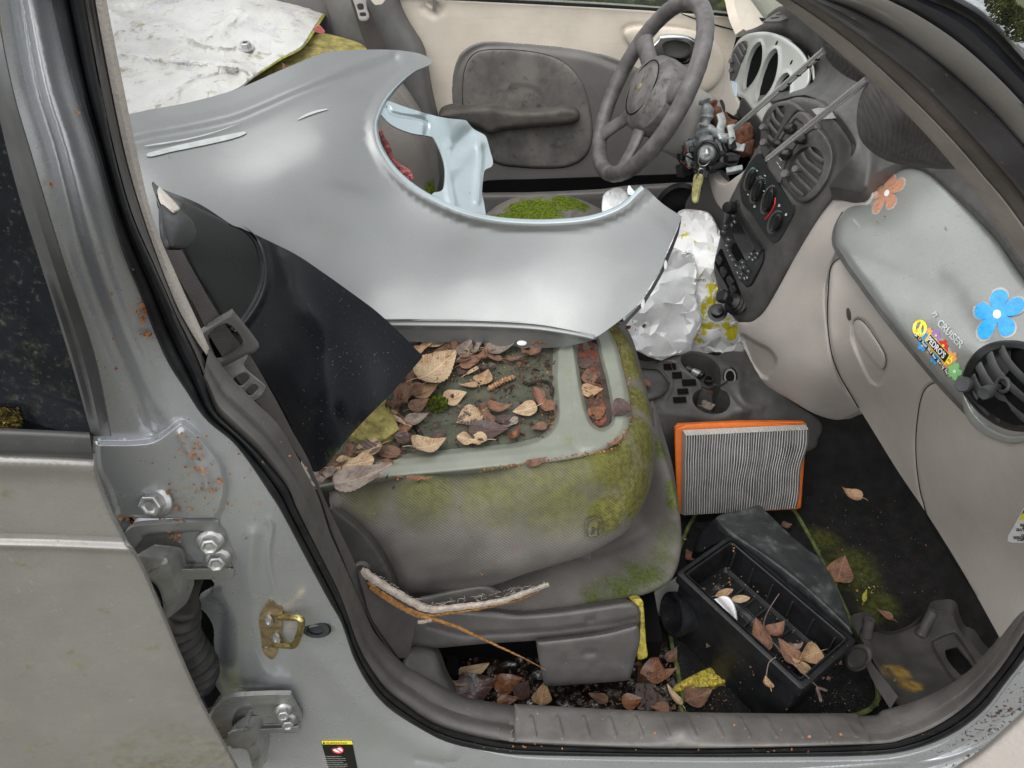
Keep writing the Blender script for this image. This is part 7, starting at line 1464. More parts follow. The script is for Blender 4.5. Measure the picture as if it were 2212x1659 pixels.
for i in range(NP):
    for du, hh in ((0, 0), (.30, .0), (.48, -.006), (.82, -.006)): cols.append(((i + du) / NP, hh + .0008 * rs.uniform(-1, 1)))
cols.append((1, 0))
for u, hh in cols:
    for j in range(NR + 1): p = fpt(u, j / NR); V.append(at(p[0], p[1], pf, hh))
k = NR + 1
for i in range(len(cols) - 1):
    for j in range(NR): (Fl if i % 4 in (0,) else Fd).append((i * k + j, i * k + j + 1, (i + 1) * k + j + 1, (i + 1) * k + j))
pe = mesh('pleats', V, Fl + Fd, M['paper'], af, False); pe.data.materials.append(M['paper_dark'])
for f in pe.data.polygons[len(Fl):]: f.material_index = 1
# sides of the pleat block
def strip(P0, P1, n, m, name, h0, h1, zig=0):
    V = []
    for i in range(n + 1):
        u = i / n; p = np.array(P0) * (1 - u) + np.array(P1) * u; z = (-.002 if i % 2 else 0) * zig
        V.append(at(p[0], p[1], ffd, h1 + z)); 
    return V
a = [at(*fpt(i / 94, 0), pf, -.003 * (i % 2)) for i in range(95)]; b = [at(*(np.array([1474., 929]) * (1 - i / 94) + np.array([1740., 917]) * (i / 94)), ffd, .003) for i in range(95)]
V = a + b; Fc = [(i, i + 1, i + 96, i + 95) for i in range(94)]
a2 = [at(*fpt(0, i / 20), pf, 0) for i in range(21)]; b2 = [at(*(np.array([1474., 931]) * (1 - i / 20) + np.array([1471., 1110]) * (i / 20)), ffd, .003) for i in range(21)]
o = len(V); V += a2 + b2; Fc += [(o + i, o + i + 21, o + i + 22, o + i + 1) for i in range(20)]
mesh('pleat_ends', V, Fc, M['paper'], af, False)

# ------------------------------------------------------------------ black air filter box
ab = thing('airbox', 'open black plastic air filter box lying on the floor mat with dead leaves inside', 'air filter box', (.4, .2, .31))
Lc, Tc, Rc, Bc = [Q(x, y, 'z', .47) for x, y in ((1459, 1234), (1577, 1152), (1850, 1380), (1739, 1497))]
eX = (Rc - Tc).normalized(); eY = (Tc - Lc).normalized()
cen_ = (Lc + Tc + Rc + Bc) / 4; hx = (Rc - Tc).length / 2; hy = (Tc - Lc).length / 2
def ring_(sx, sy, z, ox=0, oy=0, r=.006, n=4):
    out = []
    for (qx, qy, a0) in ((1, 1, 0), (-1, 1, 90), (-1, -1, 180), (1, -1, 270)):
        for k in range(n + 1):
            a = math.radians(a0 + 90 * k / n); p = cen_ + eX * (qx * (sx - r) + math.cos(a) * r + ox) + eY * (qy * (sy - r) + math.sin(a) * r + oy); p.z = z; out.append(p)
    return out
rings = [ring_(hx * .90, hy * .92, .318, 0, -.004), ring_(hx * .95, hy * .95, .40), ring_(hx * .95, hy * .95, .445), ring_(hx, hy, .447), ring_(hx, hy, .468), ring_(hx - .004, hy - .004, .470), ring_(hx - .007, hy - .007, .470), ring_(hx - .008, hy - .008, .464), ring_(hx - .010, hy - .010, .464), ring_(hx - .0105, hy - .0105, .469), ring_(hx - .013, hy - .013, .468), ring_(hx * .90, hy * .86, .40), ring_(hx * .86, hy * .78, .394)]
V = [p for r in rings for p in r]; k = len(rings[0]); Fc = [tuple(reversed(range(k))), tuple(range((len(rings) - 1) * k, len(rings) * k))]
for i in range(len(rings) - 1): Fc += [(i * k + j, i * k + (j + 1) % k, (i + 1) * k + (j + 1) % k, (i + 1) * k + j) for j in range(k)]
mesh('box_body', V, Fc, M['airbox'], ab, sharp=30)
V = []
for i in range(8):
    o = cen_ + eX * (hx * (-.68 + 1.36 * i / 7)); o.z = .396; V.append(box_data(o, eX * .0016, eY * (hy * 1.4), Vector((0, 0, .016))))
for i in range(2):
    o = cen_ + eY * (hy * (-.25 + .5 * i)); o.z = .396; V.append(box_data(o, eX * hx * 1.5, eY * .0016, Vector((0, 0, .016))))
V.append(tube_data([cen_ + eX * -hx * .75 + eY * .012 + Vector((0, 0, -.078)), cen_ + eX * hx * .75 + eY * .012 + Vector((0, 0, -.078))], .012, 12))
for sgn_ in (-1, 1):
    for i in range(6):
        o = cen_ + eX * (hx * (-.8 + 1.6 * i / 5)) + eY * (hy * .80 * sgn_); o.z = .435; V.append(box_data(o, eX * .0015, eY * .005, Vector((0, 0, .04))))
RIBS = V
pins = c(3, 3, [(290, 375), (370, 430), (450, 495), (530, 555), (300, 485), (495, 630), (600, 705), (705, 670), (795, 740), (710, 780), (825, 850), (660, 620)])
RIBS += [tube_data([Q(x, y, 'z', .402), Q(x + 3.5, y - 4, 'z', .418)], .0013, 6) for x, y in pins]
mesh('box_ribs', *join(RIBS), mat('rib plastic', (.035, .036, .037), .35, 0, 0, .2, 60), ab, False)
ldp = Dep([(1577, 1150, 'z', .472), (1845, 1370, 'z', .470), (1650, 1105, 'z', .455), (1800, 1256, 'z', .46), (1560, 1120, 'z', .46)])
relief('box_lid', c(3, 3, [(215, 38), (300, 5), (400, -18), (480, -48), (505, -40), (545, 0), (700, 150), (820, 250), (890, 300), (950, 400), (1010, 520), (1060, 650), (1098, 780), (1070, 760), (800, 500), (500, 270), (310, 148)]), ldp, M['airlid'], ab, .035, tdir=(0, .1, -1), n=2, res=8, roll=(4, .003), feats=[crease(c(3, 3, [(250, 60), (320, 130), (700, 400), (1080, 745)]), 3, .003)])
relief('lid_end', c(3, 3, [(80, 210), (110, 150), (170, 80), (215, 38), (240, 60), (310, 148), (200, 210), (120, 260), (70, 260)]), Dep([(1500, 1190, 'z', .40), (1545, 1118, 'z', .45), (1578, 1153, 'z', .465)]), M['airbox'], ab, .02, tdir=(0, .1, -1), n=2, res=8, roll=(4, .003))
for (sx_, lab_) in (((2170, 660), None),):
    x, y = c(2, 3, [sx_])[0]; o = Q(x + 6, y, 'z', .385); ax = Vector((-.93, -.25, .28)).normalized()
    V, Fc = lathe_data(o + -ax * .05, ax, [(.034, 0), (.034, .05), (.0375, .052), (.0375, .064), (.033, .066), (.029, .064), (.028, .03), (.028, .0)], 34)
    mesh('inlet_spout', V, Fc, M['airbox'], ab)
    lathe('spout_lining', o + -ax * .03, ax, [(.0275, 0), (.0275, .002), (.02, .001)], M['white'], ab, 30)
relief('funnel', c(3, 3, [(157, 570), (215, 562), (240, 548), (268, 543), (300, 556), (328, 595), (345, 650), (350, 700), (347, 744), (320, 715), (260, 660), (205, 612)]), Dep([(1530, 1297, 'z', .44), (1563, 1288, 'z', .46), (1590, 1353, 'z', .43)]), M['white'], ab, .006, tdir=(.4, .4, -.6), n=3, res=4, roll=(4, .004), feats=[crease(c(3, 3, [(225, 570), (290, 640), (340, 735)]), 5, -.004)])

# ------------------------------------------------------------------ steering column shroud on the floor
cc = thing('column_shroud', 'loose grey plastic steering column cover lying open side up by the sill', 'plastic cover', (.6, .12, .34))
cdp = Dep([(1850, 1345, 'z', .372), (2020, 1310, 'z', .362), (1941, 1519, 'z', .405), (2110, 1440, 'z', .385), (1960, 1400, 'z', .350)])
fo_ = c(3, 3, [(1135, 760), (1240, 775), (1330, 782), (1420, 772), (1530, 715), (1600, 640), (1650, 612), (1740, 610), (1790, 680), (1830, 745), (1890, 762), (1940, 840), (1990, 900), (1960, 960), (1880, 1035), (1750, 1120), (1560, 1210), (1440, 1260), (1380, 1230), (1280, 1040), (1200, 900)])
hole_ = c(3, 3, [(1700, 905), (1712, 890), (1770, 876), (1790, 884), (1888, 1005), (1885, 1020), (1815, 1052), (1795, 1050), (1720, 965)])
relief('cover_floor', fo_, cdp, M['shroud_in'], cc, .003, tdir=(0, 0, -1), n=2, res=6, holes=[hole_], feats=[raised(c(3, 3, [(1620, 870), (1640, 830), (1740, 790), (1780, 810), (1905, 1000), (1880, 1060), (1800, 1110), (1720, 1040)]), 9, -.012), crease(c(3, 3, [(1200, 830), (1260, 960), (1400, 1200)]), 6, .003)])
def wall(A, B, dA, dB, nm='cover_wall', bk=.0035): band(nm, c(3, 3, A), c(3, 3, B), dA, dB, [(0, 0), (1, 0)], M['shroud'], cc, 40, back=bk)
wall([(1225, 645), (1150, 652), (1098, 668), (1085, 700), (1130, 790), (1230, 980), (1395, 1195)], [(1222, 700), (1180, 740), (1150, 760), (1140, 800), (1150, 870), (1215, 1060), (1345, 1278)], cdp.up(.034), cdp.up(.012))
wall([(1222, 700), (1300, 770), (1400, 762), (1500, 712), (1580, 632), (1612, 582), (1680, 570), (1745, 568), (1783, 605), (1792, 660), (1835, 742), (1880, 760), (1980, 892)], [(1222, 745), (1300, 790), (1410, 782), (1520, 730), (1600, 660), (1640, 640), (1690, 640), (1735, 650), (1760, 690), (1780, 740), (1820, 800), (1870, 850), (1960, 960)], cdp.up(.028), cdp.up(.0))
for a, b in (((1213, 695), (1190, 800)), ((1627, 640), (1545, 790))):
    p0 = at(*c(3, 3, [b])[0], cdp); p1 = at(*c(3, 3, [a])[0], cdp, .045)
    d = (p1 - p0); L = d.length; lathe('screw_post', p0, d, [(.0105, 0), (.0085, .01), (.0085, L), (.004, L), (.0036, L - .006), (.0005, L - .007)], M['shroud'], cc, 24)
lathe('lock_opening', at(*c(3, 3, [(1148, 940)])[0], cdp, .01), (-.85, -.5, .2), [(.026, 0), (.028, .004), (.022, .006), (.021, -.004), (.001, -.004)], M['shroud'], cc, 30, .62, 1.15)
tube('clip_hook', [at(*c(3, 3, [(1330, 1012)])[0], cdp, .02), at(*c(3, 3, [(1380, 1080)])[0], cdp, .02), at(*c(3, 3, [(1372, 1100)])[0], cdp, .01)], .002, M['shroud'], cc, 8)

# ------------------------------------------------------------------ torn felt strip
ts = thing('carpet_strip', 'torn strip of grey felt and rusty orange backing caught across the seat base', 'torn strip', (.0, .12, .55))
tsd = Dep([(780, 1230, 'y', .085), (930, 1320, 'y', .075), (1180, 1262, 'y', .11), (1180, 1445, 'y', .06)])
def ragged(name, line, w0, w1, m, dep, th=.004, jit=1.2, taper=(1, 1), seed=1):
    rs = random.Random(seed); L = resamp(spl(c(2, 3, line), 6, False), 90); T = np.gradient(L, axis=0); T /= np.linalg.norm(T, axis=1, keepdims=True); N = np.stack([-T[:, 1], T[:, 0]], 1)
    A = [tuple(L[i] + N[i] * (w0 * (taper[0] + (taper[1] - taper[0]) * i / 89) + rs.uniform(-jit, jit))) for i in range(90)]; B = [tuple(L[i] + N[i] * (w1 * (taper[0] + (taper[1] - taper[0]) * i / 89) + rs.uniform(-jit, jit))) for i in range(90)]
    return band(name, A, B, dep, dep, [(0, 0), (.25, th * .9), (.5, th * 1.1), (.75, th * .8), (1, 0)], m, ts, 90, back=th, spn=1)
ragged('felt_layer', [(128, 378), (240, 455), (380, 540), (470, 590), (560, 628), (700, 622), (850, 605), (1000, 585), (1130, 545), (1230, 510), (1345, 470)], -10, 10, M['felt'], tsd.up(.008), .005, 1.5, (1, .55), 2)
ragged('fibre_layer', [(170, 455), (300, 545), (420, 620), (560, 668), (700, 655), (850, 635), (1000, 605), (1150, 570), (1280, 515)], -4, 4, M['fibre'], tsd.up(.004), .004, 1.0, (1, .5), 4)
ragged('fibre_layer', [(190, 480), (330, 580), (480, 660), (600, 695), (750, 745), (900, 815), (1050, 885), (1200, 955), (1325, 1025)], -7, 7, M['fibre'], tsd.up(.002), .003, .6, (1.0, .12), 6)
ragged('felt_layer', [(340, 590), (400, 630), (470, 665), (560, 690)], -4, 3, M['felt'], tsd.up(.0), .003, 1.2, (1, 1), 8)
ragged('felt_layer', [(495, 715), (530, 712), (560, 705), (585, 700)], -5, 4, M['felt'], tsd.up(.003), .003, 1.5, (1, 1), 9)
V = []; rs = random.Random(12)
for i in range(120):
    u = rs.random(); L = c(2, 3, [(128 + 1215 * u, 378 + (250 * min(1, u / .36) if u < .36 else 250 - 158 * (u - .36) / .64))])[0]
    o = at(L[0] + rs.uniform(-3, 3), L[1] + rs.choice([-8, -7, -6, 4]) * (1 - .4 * u) + rs.uniform(-2, 2), tsd, .012); d = Vector((rs.uniform(-1, 1), rs.uniform(-.6, .1), rs.uniform(-.2, 1))).normalized() * rs.uniform(.003, .008)
    V.append(tube_data([o, o + d * .5 + Vector((rs.uniform(-1, 1), 0, rs.uniform(-1, 1))) * .001, o + d], .00022, 4))
mesh('loose_fibres', *join(V), M['felt'], ts)

# mossy foam wedge by the tray, yellow strips on the floor
fw = thing('foam_wedge', 'green mossy foam wedge between the black panel and the seat tray', 'foam', (-.16, .3, .74))
relief('wedge_skin', c(2, 2, [(40, 1160), (160, 1020), (290, 895), (300, 950), (330, 1020), (378, 1120), (300, 1180), (200, 1232), (100, 1180)]), tdep.up(.012), M['yfoam'], fw, .02, tdir=(0, .3, -1), roll=(3, .004), n=1, res=6, feats=[wob(.004, 22, 9)])
y1 = thing('foam_strip', 'upright yellow foam strip beside the storage drawer under the seat', 'foam', (.3, .2, .31))
relief('strip_skin', c(2, 3, [(1878, 572), (1920, 560), (1955, 580), (1965, 700), (1975, 850), (1985, 930), (1960, 952), (1918, 948), (1925, 850), (1935, 700), (1905, 600)]), Dep([(1380, 1300, 'y', .19), (1390, 1420, 'y', .14), (1395, 1350, 'y', .17)]), M['yellow'], y1, .012, roll=(3, .003), n=3, res=5, feats=[wob(.003, 12, 9)])
y2 = thing('foam_strip', 'ragged yellow foam strip on the mat beneath the corner of the black box', 'foam', (.3, .1, .32))
relief('strip_skin', c(3, 3, [(-30, 1110), (60, 1060), (130, 1025), (200, 1008), (250, 1060), (290, 1100), (250, 1118), (190, 1130), (120, 1140), (40, 1150), (-20, 1165), (-70, 1150)]), mdep.up(.015), M['yellow'], y2, .02, roll=(4, .006), n=3, res=4, feats=[wob(.006, 10, 9)])
y3 = thing('rubber_loop', 'thin black cable bent in a loop on the tray floor beside green moss', 'cable', (-.05, .3, .72))
tube('cable', spl3([tuple(at(x, y, rdep, .006)) for x, y in c(2, 2, [(620, 905), (560, 950), (500, 985), (470, 1030), (470, 1080), (500, 1140), (530, 1180)])], 5), .0036, M['rubber'], y3, 10)

# ------------------------------------------------------------------ leaves
def leafmat(name, a, b, sc=60, lo=.45, hi=.6, rough=.75, vein=None, spot=None):
    m = bpy.data.materials.new(name); m.use_nodes = True; nt = m.node_tree; N = nt.nodes; L = nt.links; bs = N['Principled BSDF']; bs.inputs['Roughness'].default_value = rough
    tc = N.new('ShaderNodeTexCoord'); oi = N.new('ShaderNodeObjectInfo')
    ad = N.new('ShaderNodeVectorMath'); ad.operation = 'ADD'; L.new(tc.outputs['UV'], ad.inputs[0]); cb = N.new('ShaderNodeCombineXYZ'); ml = N.new('ShaderNodeMath'); ml.operation = 'MULTIPLY'; ml.inputs[1].default_value = 40
    L.new(oi.outputs['Random'], ml.inputs[0]); L.new(ml.outputs[0], cb.inputs[0]); L.new(ml.outputs[0], cb.inputs[2]); L.new(cb.outputs[0], ad.inputs[1])
    def nz(s, d=5):
        t = N.new('ShaderNodeTexNoise'); t.inputs['Scale'].default_value = s; t.inputs['Detail'].default_value = d; t.inputs['Roughness'].default_value = .6; L.new(ad.outputs[0], t.inputs['Vector']); return t.outputs['Fac']
    def rp(s, x, y):
        r = N.new('ShaderNodeMapRange'); r.interpolation_type = 'SMOOTHSTEP'; L.new(s, r.inputs[0]); r.inputs[1].default_value = x; r.inputs[2].default_value = y; return r.outputs[0]
    def mx(f, p, q):
        x = N.new('ShaderNodeMix'); x.data_type = 'RGBA'; L.new(f, x.inputs[0])
        for i, w in ((6, p), (7, q)):
            if isinstance(w, tuple): x.inputs[i].default_value = (*w, 1)
            else: L.new(w, x.inputs[i])
        return x.outputs[2]
    cur = mx(rp(nz(3.2), lo, hi), a, b)
    cur = mx(rp(nz(26, 3), .56, .66), cur, spot or tuple(x * .45 for x in b))
    # veins: midrib plus side veins slanting from it
    sp = N.new('ShaderNodeSeparateXYZ'); L.new(tc.outputs['UV'], sp.inputs[0])
    def mth(op, *q):
        x = N.new('ShaderNodeMath'); x.operation = op
        for i, w in enumerate(q):
            if isinstance(w, (int, float)): x.inputs[i].default_value = w
            else: L.new(w, x.inputs[i])
        return x.outputs[0]
    ay = mth('ABSOLUTE', mth('SUBTRACT', sp.outputs[1], .5))
    mid = rp(ay, .03, .012)
    fr = mth('FRACT', mth('MULTIPLY', mth('SUBTRACT', sp.outputs[0], mth('MULTIPLY', ay, .55)), 8.0))
    sv = rp(mth('ABSOLUTE', mth('SUBTRACT', fr, .5)), .10, .03)
    vn = mth('MAXIMUM', mid, mth('MULTIPLY', sv, .6))
    cur = mx(mth('MULTIPLY', vn, .6), cur, vein or tuple(min(1, x * 1.5) for x in a))
    L.new(cur, bs.inputs['Base Color'])
    bp = N.new('ShaderNodeBump'); bp.inputs['Strength'].default_value = .5; bp.inputs['Distance'].default_value = .0012; L.new(mth('ADD', mth('MULTIPLY', vn, -1), nz(14, 3)), bp.inputs['Height']); L.new(bp.outputs[0], bs.inputs['Normal'])
    return m
LM = {'tan': leafmat('tan leaf', (.36, .235, .13), (.24, .14, .075), hi=.62), 'light': leafmat('pale tan leaf', (.43, .32, .20), (.33, .21, .12)), 'brown': leafmat('brown leaf', (.17, .09, .055), (.09, .05, .032)),
      'pink': leafmat('pinkish brown leaf', (.22, .11, .065), (.13, .065, .042)), 'mottled': leafmat('mottled leaf', (.36, .25, .15), (.075, .05, .042), lo=.47, hi=.52), 'dark': leafmat('dark wet leaf', (.075, .04, .032), (.035, .022, .02), rough=.3),
      'wet': leafmat('wet orange brown leaf', (.19, .075, .03), (.08, .032, .016), rough=.22), 'grey': leafmat('greyish leaf', (.24, .195, .16), (.14, .10, .085))}
def leaf_mesh(name, L, w, curl, fold, seed, serr=.07, kind=0):
    rs = random.Random(seed); nu, nv = 26, 9; V = []; UV = []
    t1, t2, t3 = rs.uniform(-1, 1), rs.uniform(-1, 1), rs.uniform(-1, 1)
    for i in range(nu + 1):
        u = i / nu
        if kind == 0: prof = (math.sin(math.pi * min(1, u ** .62)) ** .8) * (1 if u < .35 else 1 - .25 * ((u - .35) / .65)) if u < 1 else 0
        elif kind == 1: prof = math.sin(math.pi * u) ** .7
        else: prof = (math.sin(math.pi * u) ** .5) * (.8 + .25 * math.sin(u * 9))
        s = 1 + serr * (1 if i % 2 else -1)
        for j in range(nv + 1):
            v = j / nv * 2 - 1; e = s if j in (0, nv) else 1
            x = L * (u - .5); y = w / 2 * v * prof * e
            z = fold * abs(v) * prof * w * .5 + curl * L * ((u - .5) ** 2) * 2 + curl * .7 * w * v * v * prof * (.6 + .6 * t1 * u) + .03 * L * math.sin(5 * u + 3 * v * t2 + seed) * (abs(v) + .3) + .022 * L * mnoise.noise(Vector((u * 6 + seed, v * 3, t3)))
            if kind == 2: z += .08 * L * mnoise.noise(Vector((u * 4 + seed, v * 2, 7)))
            V.append(Vector((x, y, z))); UV.append((u, .5 + v * .5 * prof))
    Fc = [(i * (nv + 1) + j, (i + 1) * (nv + 1) + j, (i + 1) * (nv + 1) + j + 1, i * (nv + 1) + j + 1) for i in range(nu) for j in range(nv)]
    sv, sf = tube_data([Vector((-L * .5 + L * .02, 0, curl * L * .5)), Vector((-L * .62, L * .02 * t1, curl * L * .5 + .05 * L)), Vector((-L * .78, L * .06 * t1, curl * L * .4 + .08 * L))], [.0006, .0005, .0004], 5)
    b = len(V); V += sv; UV += [(0, .5)] * len(sv); Fc += [tuple(q + b for q in f) for f in sf]
    me = bpy.data.meshes.new(name); me.from_pydata([tuple(v) for v in V], [], Fc); uv = me.uv_layers.new(name='UV')
    for lp in me.loops: uv.data[lp.index].uv = UV[lp.vertex_index]
    me.shade_smooth(); return me
def leaf(px, py, lpx, ang, m, curl=.25, wid=.8, dep=None, h=.004, lab=None, grp=None, tilt=.25, kind=0, seed=None, roll_=0, name='leaf', cat='leaf', fold=.12):
    seed = seed if seed is not None else int(px * 13 + py * 7) % 9973; rs = random.Random(seed)
    o = at(px, py, dep, h); t = dep.t([(px, py)])[0]; L = lpx * t / F0 * 1.0
    me = leaf_mesh(name, L, L * wid, curl, fold, seed, kind=kind, serr=.03 if kind != 1 else .0)
    me.materials.append(LM[m] if isinstance(m, str) else m)
    a = math.radians(ang); X = at(px + 8 * math.cos(a), py - 8 * math.sin(a), dep, h) - o
    n = Vector((rs.uniform(-tilt, tilt), rs.uniform(-tilt, tilt) - .12, 1)).normalized()
    if roll_: n = (Matrix.Rotation(math.radians(roll_), 3, X.normalized()) @ n)
    X = (X - n * X.dot(n)).normalized(); Yv = n.cross(X)
    ob = bpy.data.objects.new(name, me); COL.objects.link(ob)
    mw = Matrix((X, Yv, n)).transposed().to_4x4(); mw.translation = o; ob.matrix_world = mw
    tag(ob, lab, cat, grp); return ob
TF = rdep.up(.004); G1 = 'dead leaves on the seat tray'
pile = 'dry brown leaf lying among the heap of leaves on the seat tray'
T_LV = [
 (984, 858, 52, 15, 'light', .10, .95, 'rounded pale tan leaf lying flat in the middle of the tray, above the mottled one'),
 (1012, 903, 62, 200, 'mottled', .08, .95, 'round leaf half tan and half dark purple, near the middle of the tray'),
 (1052, 900, 62, 125, 'brown', .35, .5, 'narrow folded brown leaf leaning over the round mottled leaf'),
 (1080, 884, 58, 5, 'pink', .5, .55, 'reddish curled leaf right of the folded narrow leaf'),
 (1134, 886, 54, 190, 'light', .12, .9, 'pale blotched leaf left of the pink rolled leaf by the tray ridge'),
 (1172, 875, 78, 132, 'pink', .55, .5, 'long pinkish rolled leaf against the ridge of the tray'),
 (1047, 815, 48, 60, 'tan', .15, .9, 'tan leaf standing over the dark litter at the top of the tray floor'),
 (1012, 832, 42, 175, 'tan', .1, .45, 'narrow tan leaf tucked beside the tan upright leaf'),
 (1020, 951, 66, 175, 'light', .18, .75, 'pale tan leaf lying along the near edge of the tray'),
 (927, 965, 82, 25, 'light', .3, .75, 'large veined pinkish tan leaf bridging the near edge of the tray'),
 (1112, 940, 42, 50, 'wet', .7, .5, 'small upright rust red curled leaf at the near right of the tray floor'),
 (1102, 914, 40, 20, 'grey', .25, .6, 'small greyish pink leaf below the reddish curled leaf'),
 (1164, 924, 38, 190, 'brown', .2, .7, 'dull brown leaf in the near right corner of the tray floor'),
 (1057, 931, 92, 5, 'dark', .05, .6, 'wide flat dark leaf pressed on the tray floor under the paler ones'),
 (866, 866, 76, 60, 'brown', .4, .8, 'large brown cupped leaf next to the point of the black panel'),
 (920, 846, 66, 20, 'tan', .25, .85, 'broad tan leaf on the heap, below the biggest leaf'),
 (945, 795, 128, 40, 'light', .22, .62, 'biggest leaf on the tray, long and pale tan, beside the black panel'),
 (878, 826, 58, 75, 'brown', .5, .6, 'upright brown leaf between the black panel and the biggest leaf'),
 (956, 806, 56, 60, 'pink', .35, .55, 'brownish pink leaf tucked under the right side of the biggest leaf'),
 (874, 922, 48, 110, 'pink', .3, .7, 'pink brown leaf beside the mossy foam wedge'),
 (862, 900, 44, 150, 'tan', .25, .3, 'thin folded strip of tan leaf above the mossy foam wedge'),
 (834, 978, 62, 170, 'brown', .15, .7, 'brown leaf at the near left corner of the tray'),
 (788, 974, 76, 190, 'mottled', .2, .7, 'ragged mottled leaf left of the tray corner'),
 (764, 1003, 92, 8, 'light', .12, .6, 'large smooth pale tan leaf at the left end of the tray rim'),
 (788, 1030, 132, 10, 'grey', .22, .5, 'very large torn purplish brown leaf hanging over the left end of the fabric'),
 (1084, 757, 66, 8, 'grey', .4, .6, 'greyish brown leaf poking out under the middle of the fender flange'),
 (1147, 764, 46, 200, 'pink', .35, .85, 'squarish pinkish leaf under the bottom of the fender, rightmost there'),
 (1125, 750, 34, 175, 'light', .3, .5, 'small bright leaf fragment just under the hole in the fender flange'),
 (1004, 760, 62, 60, 'grey', .5, .6, 'curled grey brown leaf under the fender, left of centre'),
 (1030, 752, 52, 50, 'grey', .5, .4, 'narrow grey curled leaf under the fender'),
 (944, 746, 60, 5, 'light', .3, .5, 'pale leaf squeezed below the left end of the fender flange'),
 (974, 748, 54, 170, 'pink', .35, .6, 'pink brown leaf squeezed below the fender flange'),
 (912, 752, 50, 30, 'tan', .3, .6, 'tan leaf half under the tip of the black panel'),
 (1022, 780, 60, 15, 'pink', .25, .5, 'narrow pinkish leaf in the heap just below the centre of the fender flange'), (990, 778, 56, 190, 'brown', .2, .5, "dull brown leaf in the heap, directly right of the biggest pale leaf's top"), (1064, 772, 48, 160, 'brown', .3, .5, 'brown leaf at the right end of the heap under the fender'), (960, 764, 60, 60, 'brown', .3, .7, "broad brown leaf just right of the black panel's point, high in the heap"),
 (905, 795, 52, 20, 'brown', .3, .7, 'small brown leaf overlapped by the left edge of the biggest pale leaf'), (890, 850, 56, 200, 'pink', .4, .7, 'curled pinkish leaf under the upright brown leaf beside the black panel'), (905, 876, 52, 30, 'brown', .3, .6, 'small brown leaf between the moss cushion and the broad tan leaf'), (1008, 800, 46, 20, 'dark', .15, .5, 'nearly black flat leaf above the moss cushion on the tray'),
 (850, 895, 60, 100, 'brown', .4, .7, 'brown leaf upright against the black panel edge, above the foam wedge'), (900, 905, 56, 20, 'grey', .3, .5, 'greyish leaf on the cable loop beside the foam wedge'), (868, 946, 50, 160, 'dark', .2, .6, 'dark flat leaf right of the foam wedge, near the tray edge'), (745, 985, 60, 40, 'brown', .3, .6, 'brown leaf at the far left of the near heap, beside the belt'), (720, 1012, 70, 60, 'brown', .2, .7, 'brown leaf standing against the seat belt at the left end of the heap'),
 (820, 1000, 60, 160, 'pink', .2, .4, 'long narrow pinkish leaf below the foam wedge'), (1052, 792, 40, 10, 'dark', .2, .5, 'small dark leaf beside the upright tan leaf at the top of the tray'), (930, 820, 44, 100, 'brown', .3, .7, 'brown leaf under the right edge of the biggest pale leaf, pointing up'), (1044, 768, 44, 60, 'pink', .5, .5, 'small pinkish folded leaf close under the fender flange, in the middle'), (1110, 775, 40, 10, 'brown', .2, .5, 'small brown leaf alone to the right of the heap under the fender'),
 (1082, 908, 50, 185, 'dark', .1, .6, 'dark flat leaf under the reddish curled leaf'), (950, 940, 40, 30, 'dark', .1, .6, 'small dark leaf on the tray floor inside the cable loop'), (700, 1030, 60, 20, 'grey', .3, .6, 'greyish leaf at the extreme left end, over the belt'), (1010, 748, 40, 100, 'tan', .5, .6, 'tan leaf standing on edge under the fender flange, left one of two'), (1060, 752, 36, 20, 'tan', .5, .6, 'tan leaf lying flat just under the fender flange'), (985, 757, 40, 130, 'brown', .5, .6, 'small brown leaf standing on edge under the left part of the fender flange')]
rs = random.Random(5)
for i, (x, y, l, a, m, cu2, w, lab) in enumerate(T_LV):
    onrim = x < 800 and y > 960
    heap = .010 if (x < 940 or y < 800) else .002
    leaf(x, y, l, a, m, cu2, w, (tdep if onrim else TF), h=heap + .0015 * (i % 5) + (.008 if l > 110 else 0), lab=lab or pile, grp=G1, tilt=.3 if heap > .005 else .12, kind=2 if i % 3 == 2 else 0)
leaf(1160, 999, 50, 8, 'brown', .3, .45, tdep, .004, 'thin curled brown leaf on the near rim of the seat tray', 'leaves on the seat rim')
leaf(1330, 956, 44, 35, 'pink', .35, .5, tdep, .003, 'pink brown leaf caught at the near right corner of the tray rim', 'leaves on the seat rim')
leaf(904, 1034, 60, 10, 'pink', .2, .22, tdep.up(-.002), .004, 'long thin pinkish leaf sliver where the tray meets the ribbed fabric', 'leaves on the seat rim')
wdp = tdep.up(-.009)
leaf(1280, 843, 48, 10, 'tan', .0, .85, wdp, .002, 'round tan leaf floating in the water filled slot', 'leaves in the wet tray slot', tilt=.02)
leaf(1272, 812, 50, 100, 'brown', .0, .7, wdp, .0012, 'brown leaf soaked in the middle of the water filled slot', 'leaves in the wet tray slot', tilt=.02)
leaf(1268, 782, 46, 20, 'dark', .0, .8, wdp, .0010, 'dark sodden leaf high in the water filled slot', 'leaves in the wet tray slot', tilt=.02)
leaf(1292, 890, 46, 30, 'wet', .05, .8, wdp, .0015, 'rusty red leaf at the near end of the water filled slot', 'leaves in the wet tray slot', tilt=.02)
leaf(1338, 886, 52, 215, 'dark', .15, .9, tdep.up(.004), .006, 'dark purple leaf draped over the right rim of the slot', 'leaves in the wet tray slot', tilt=.1)
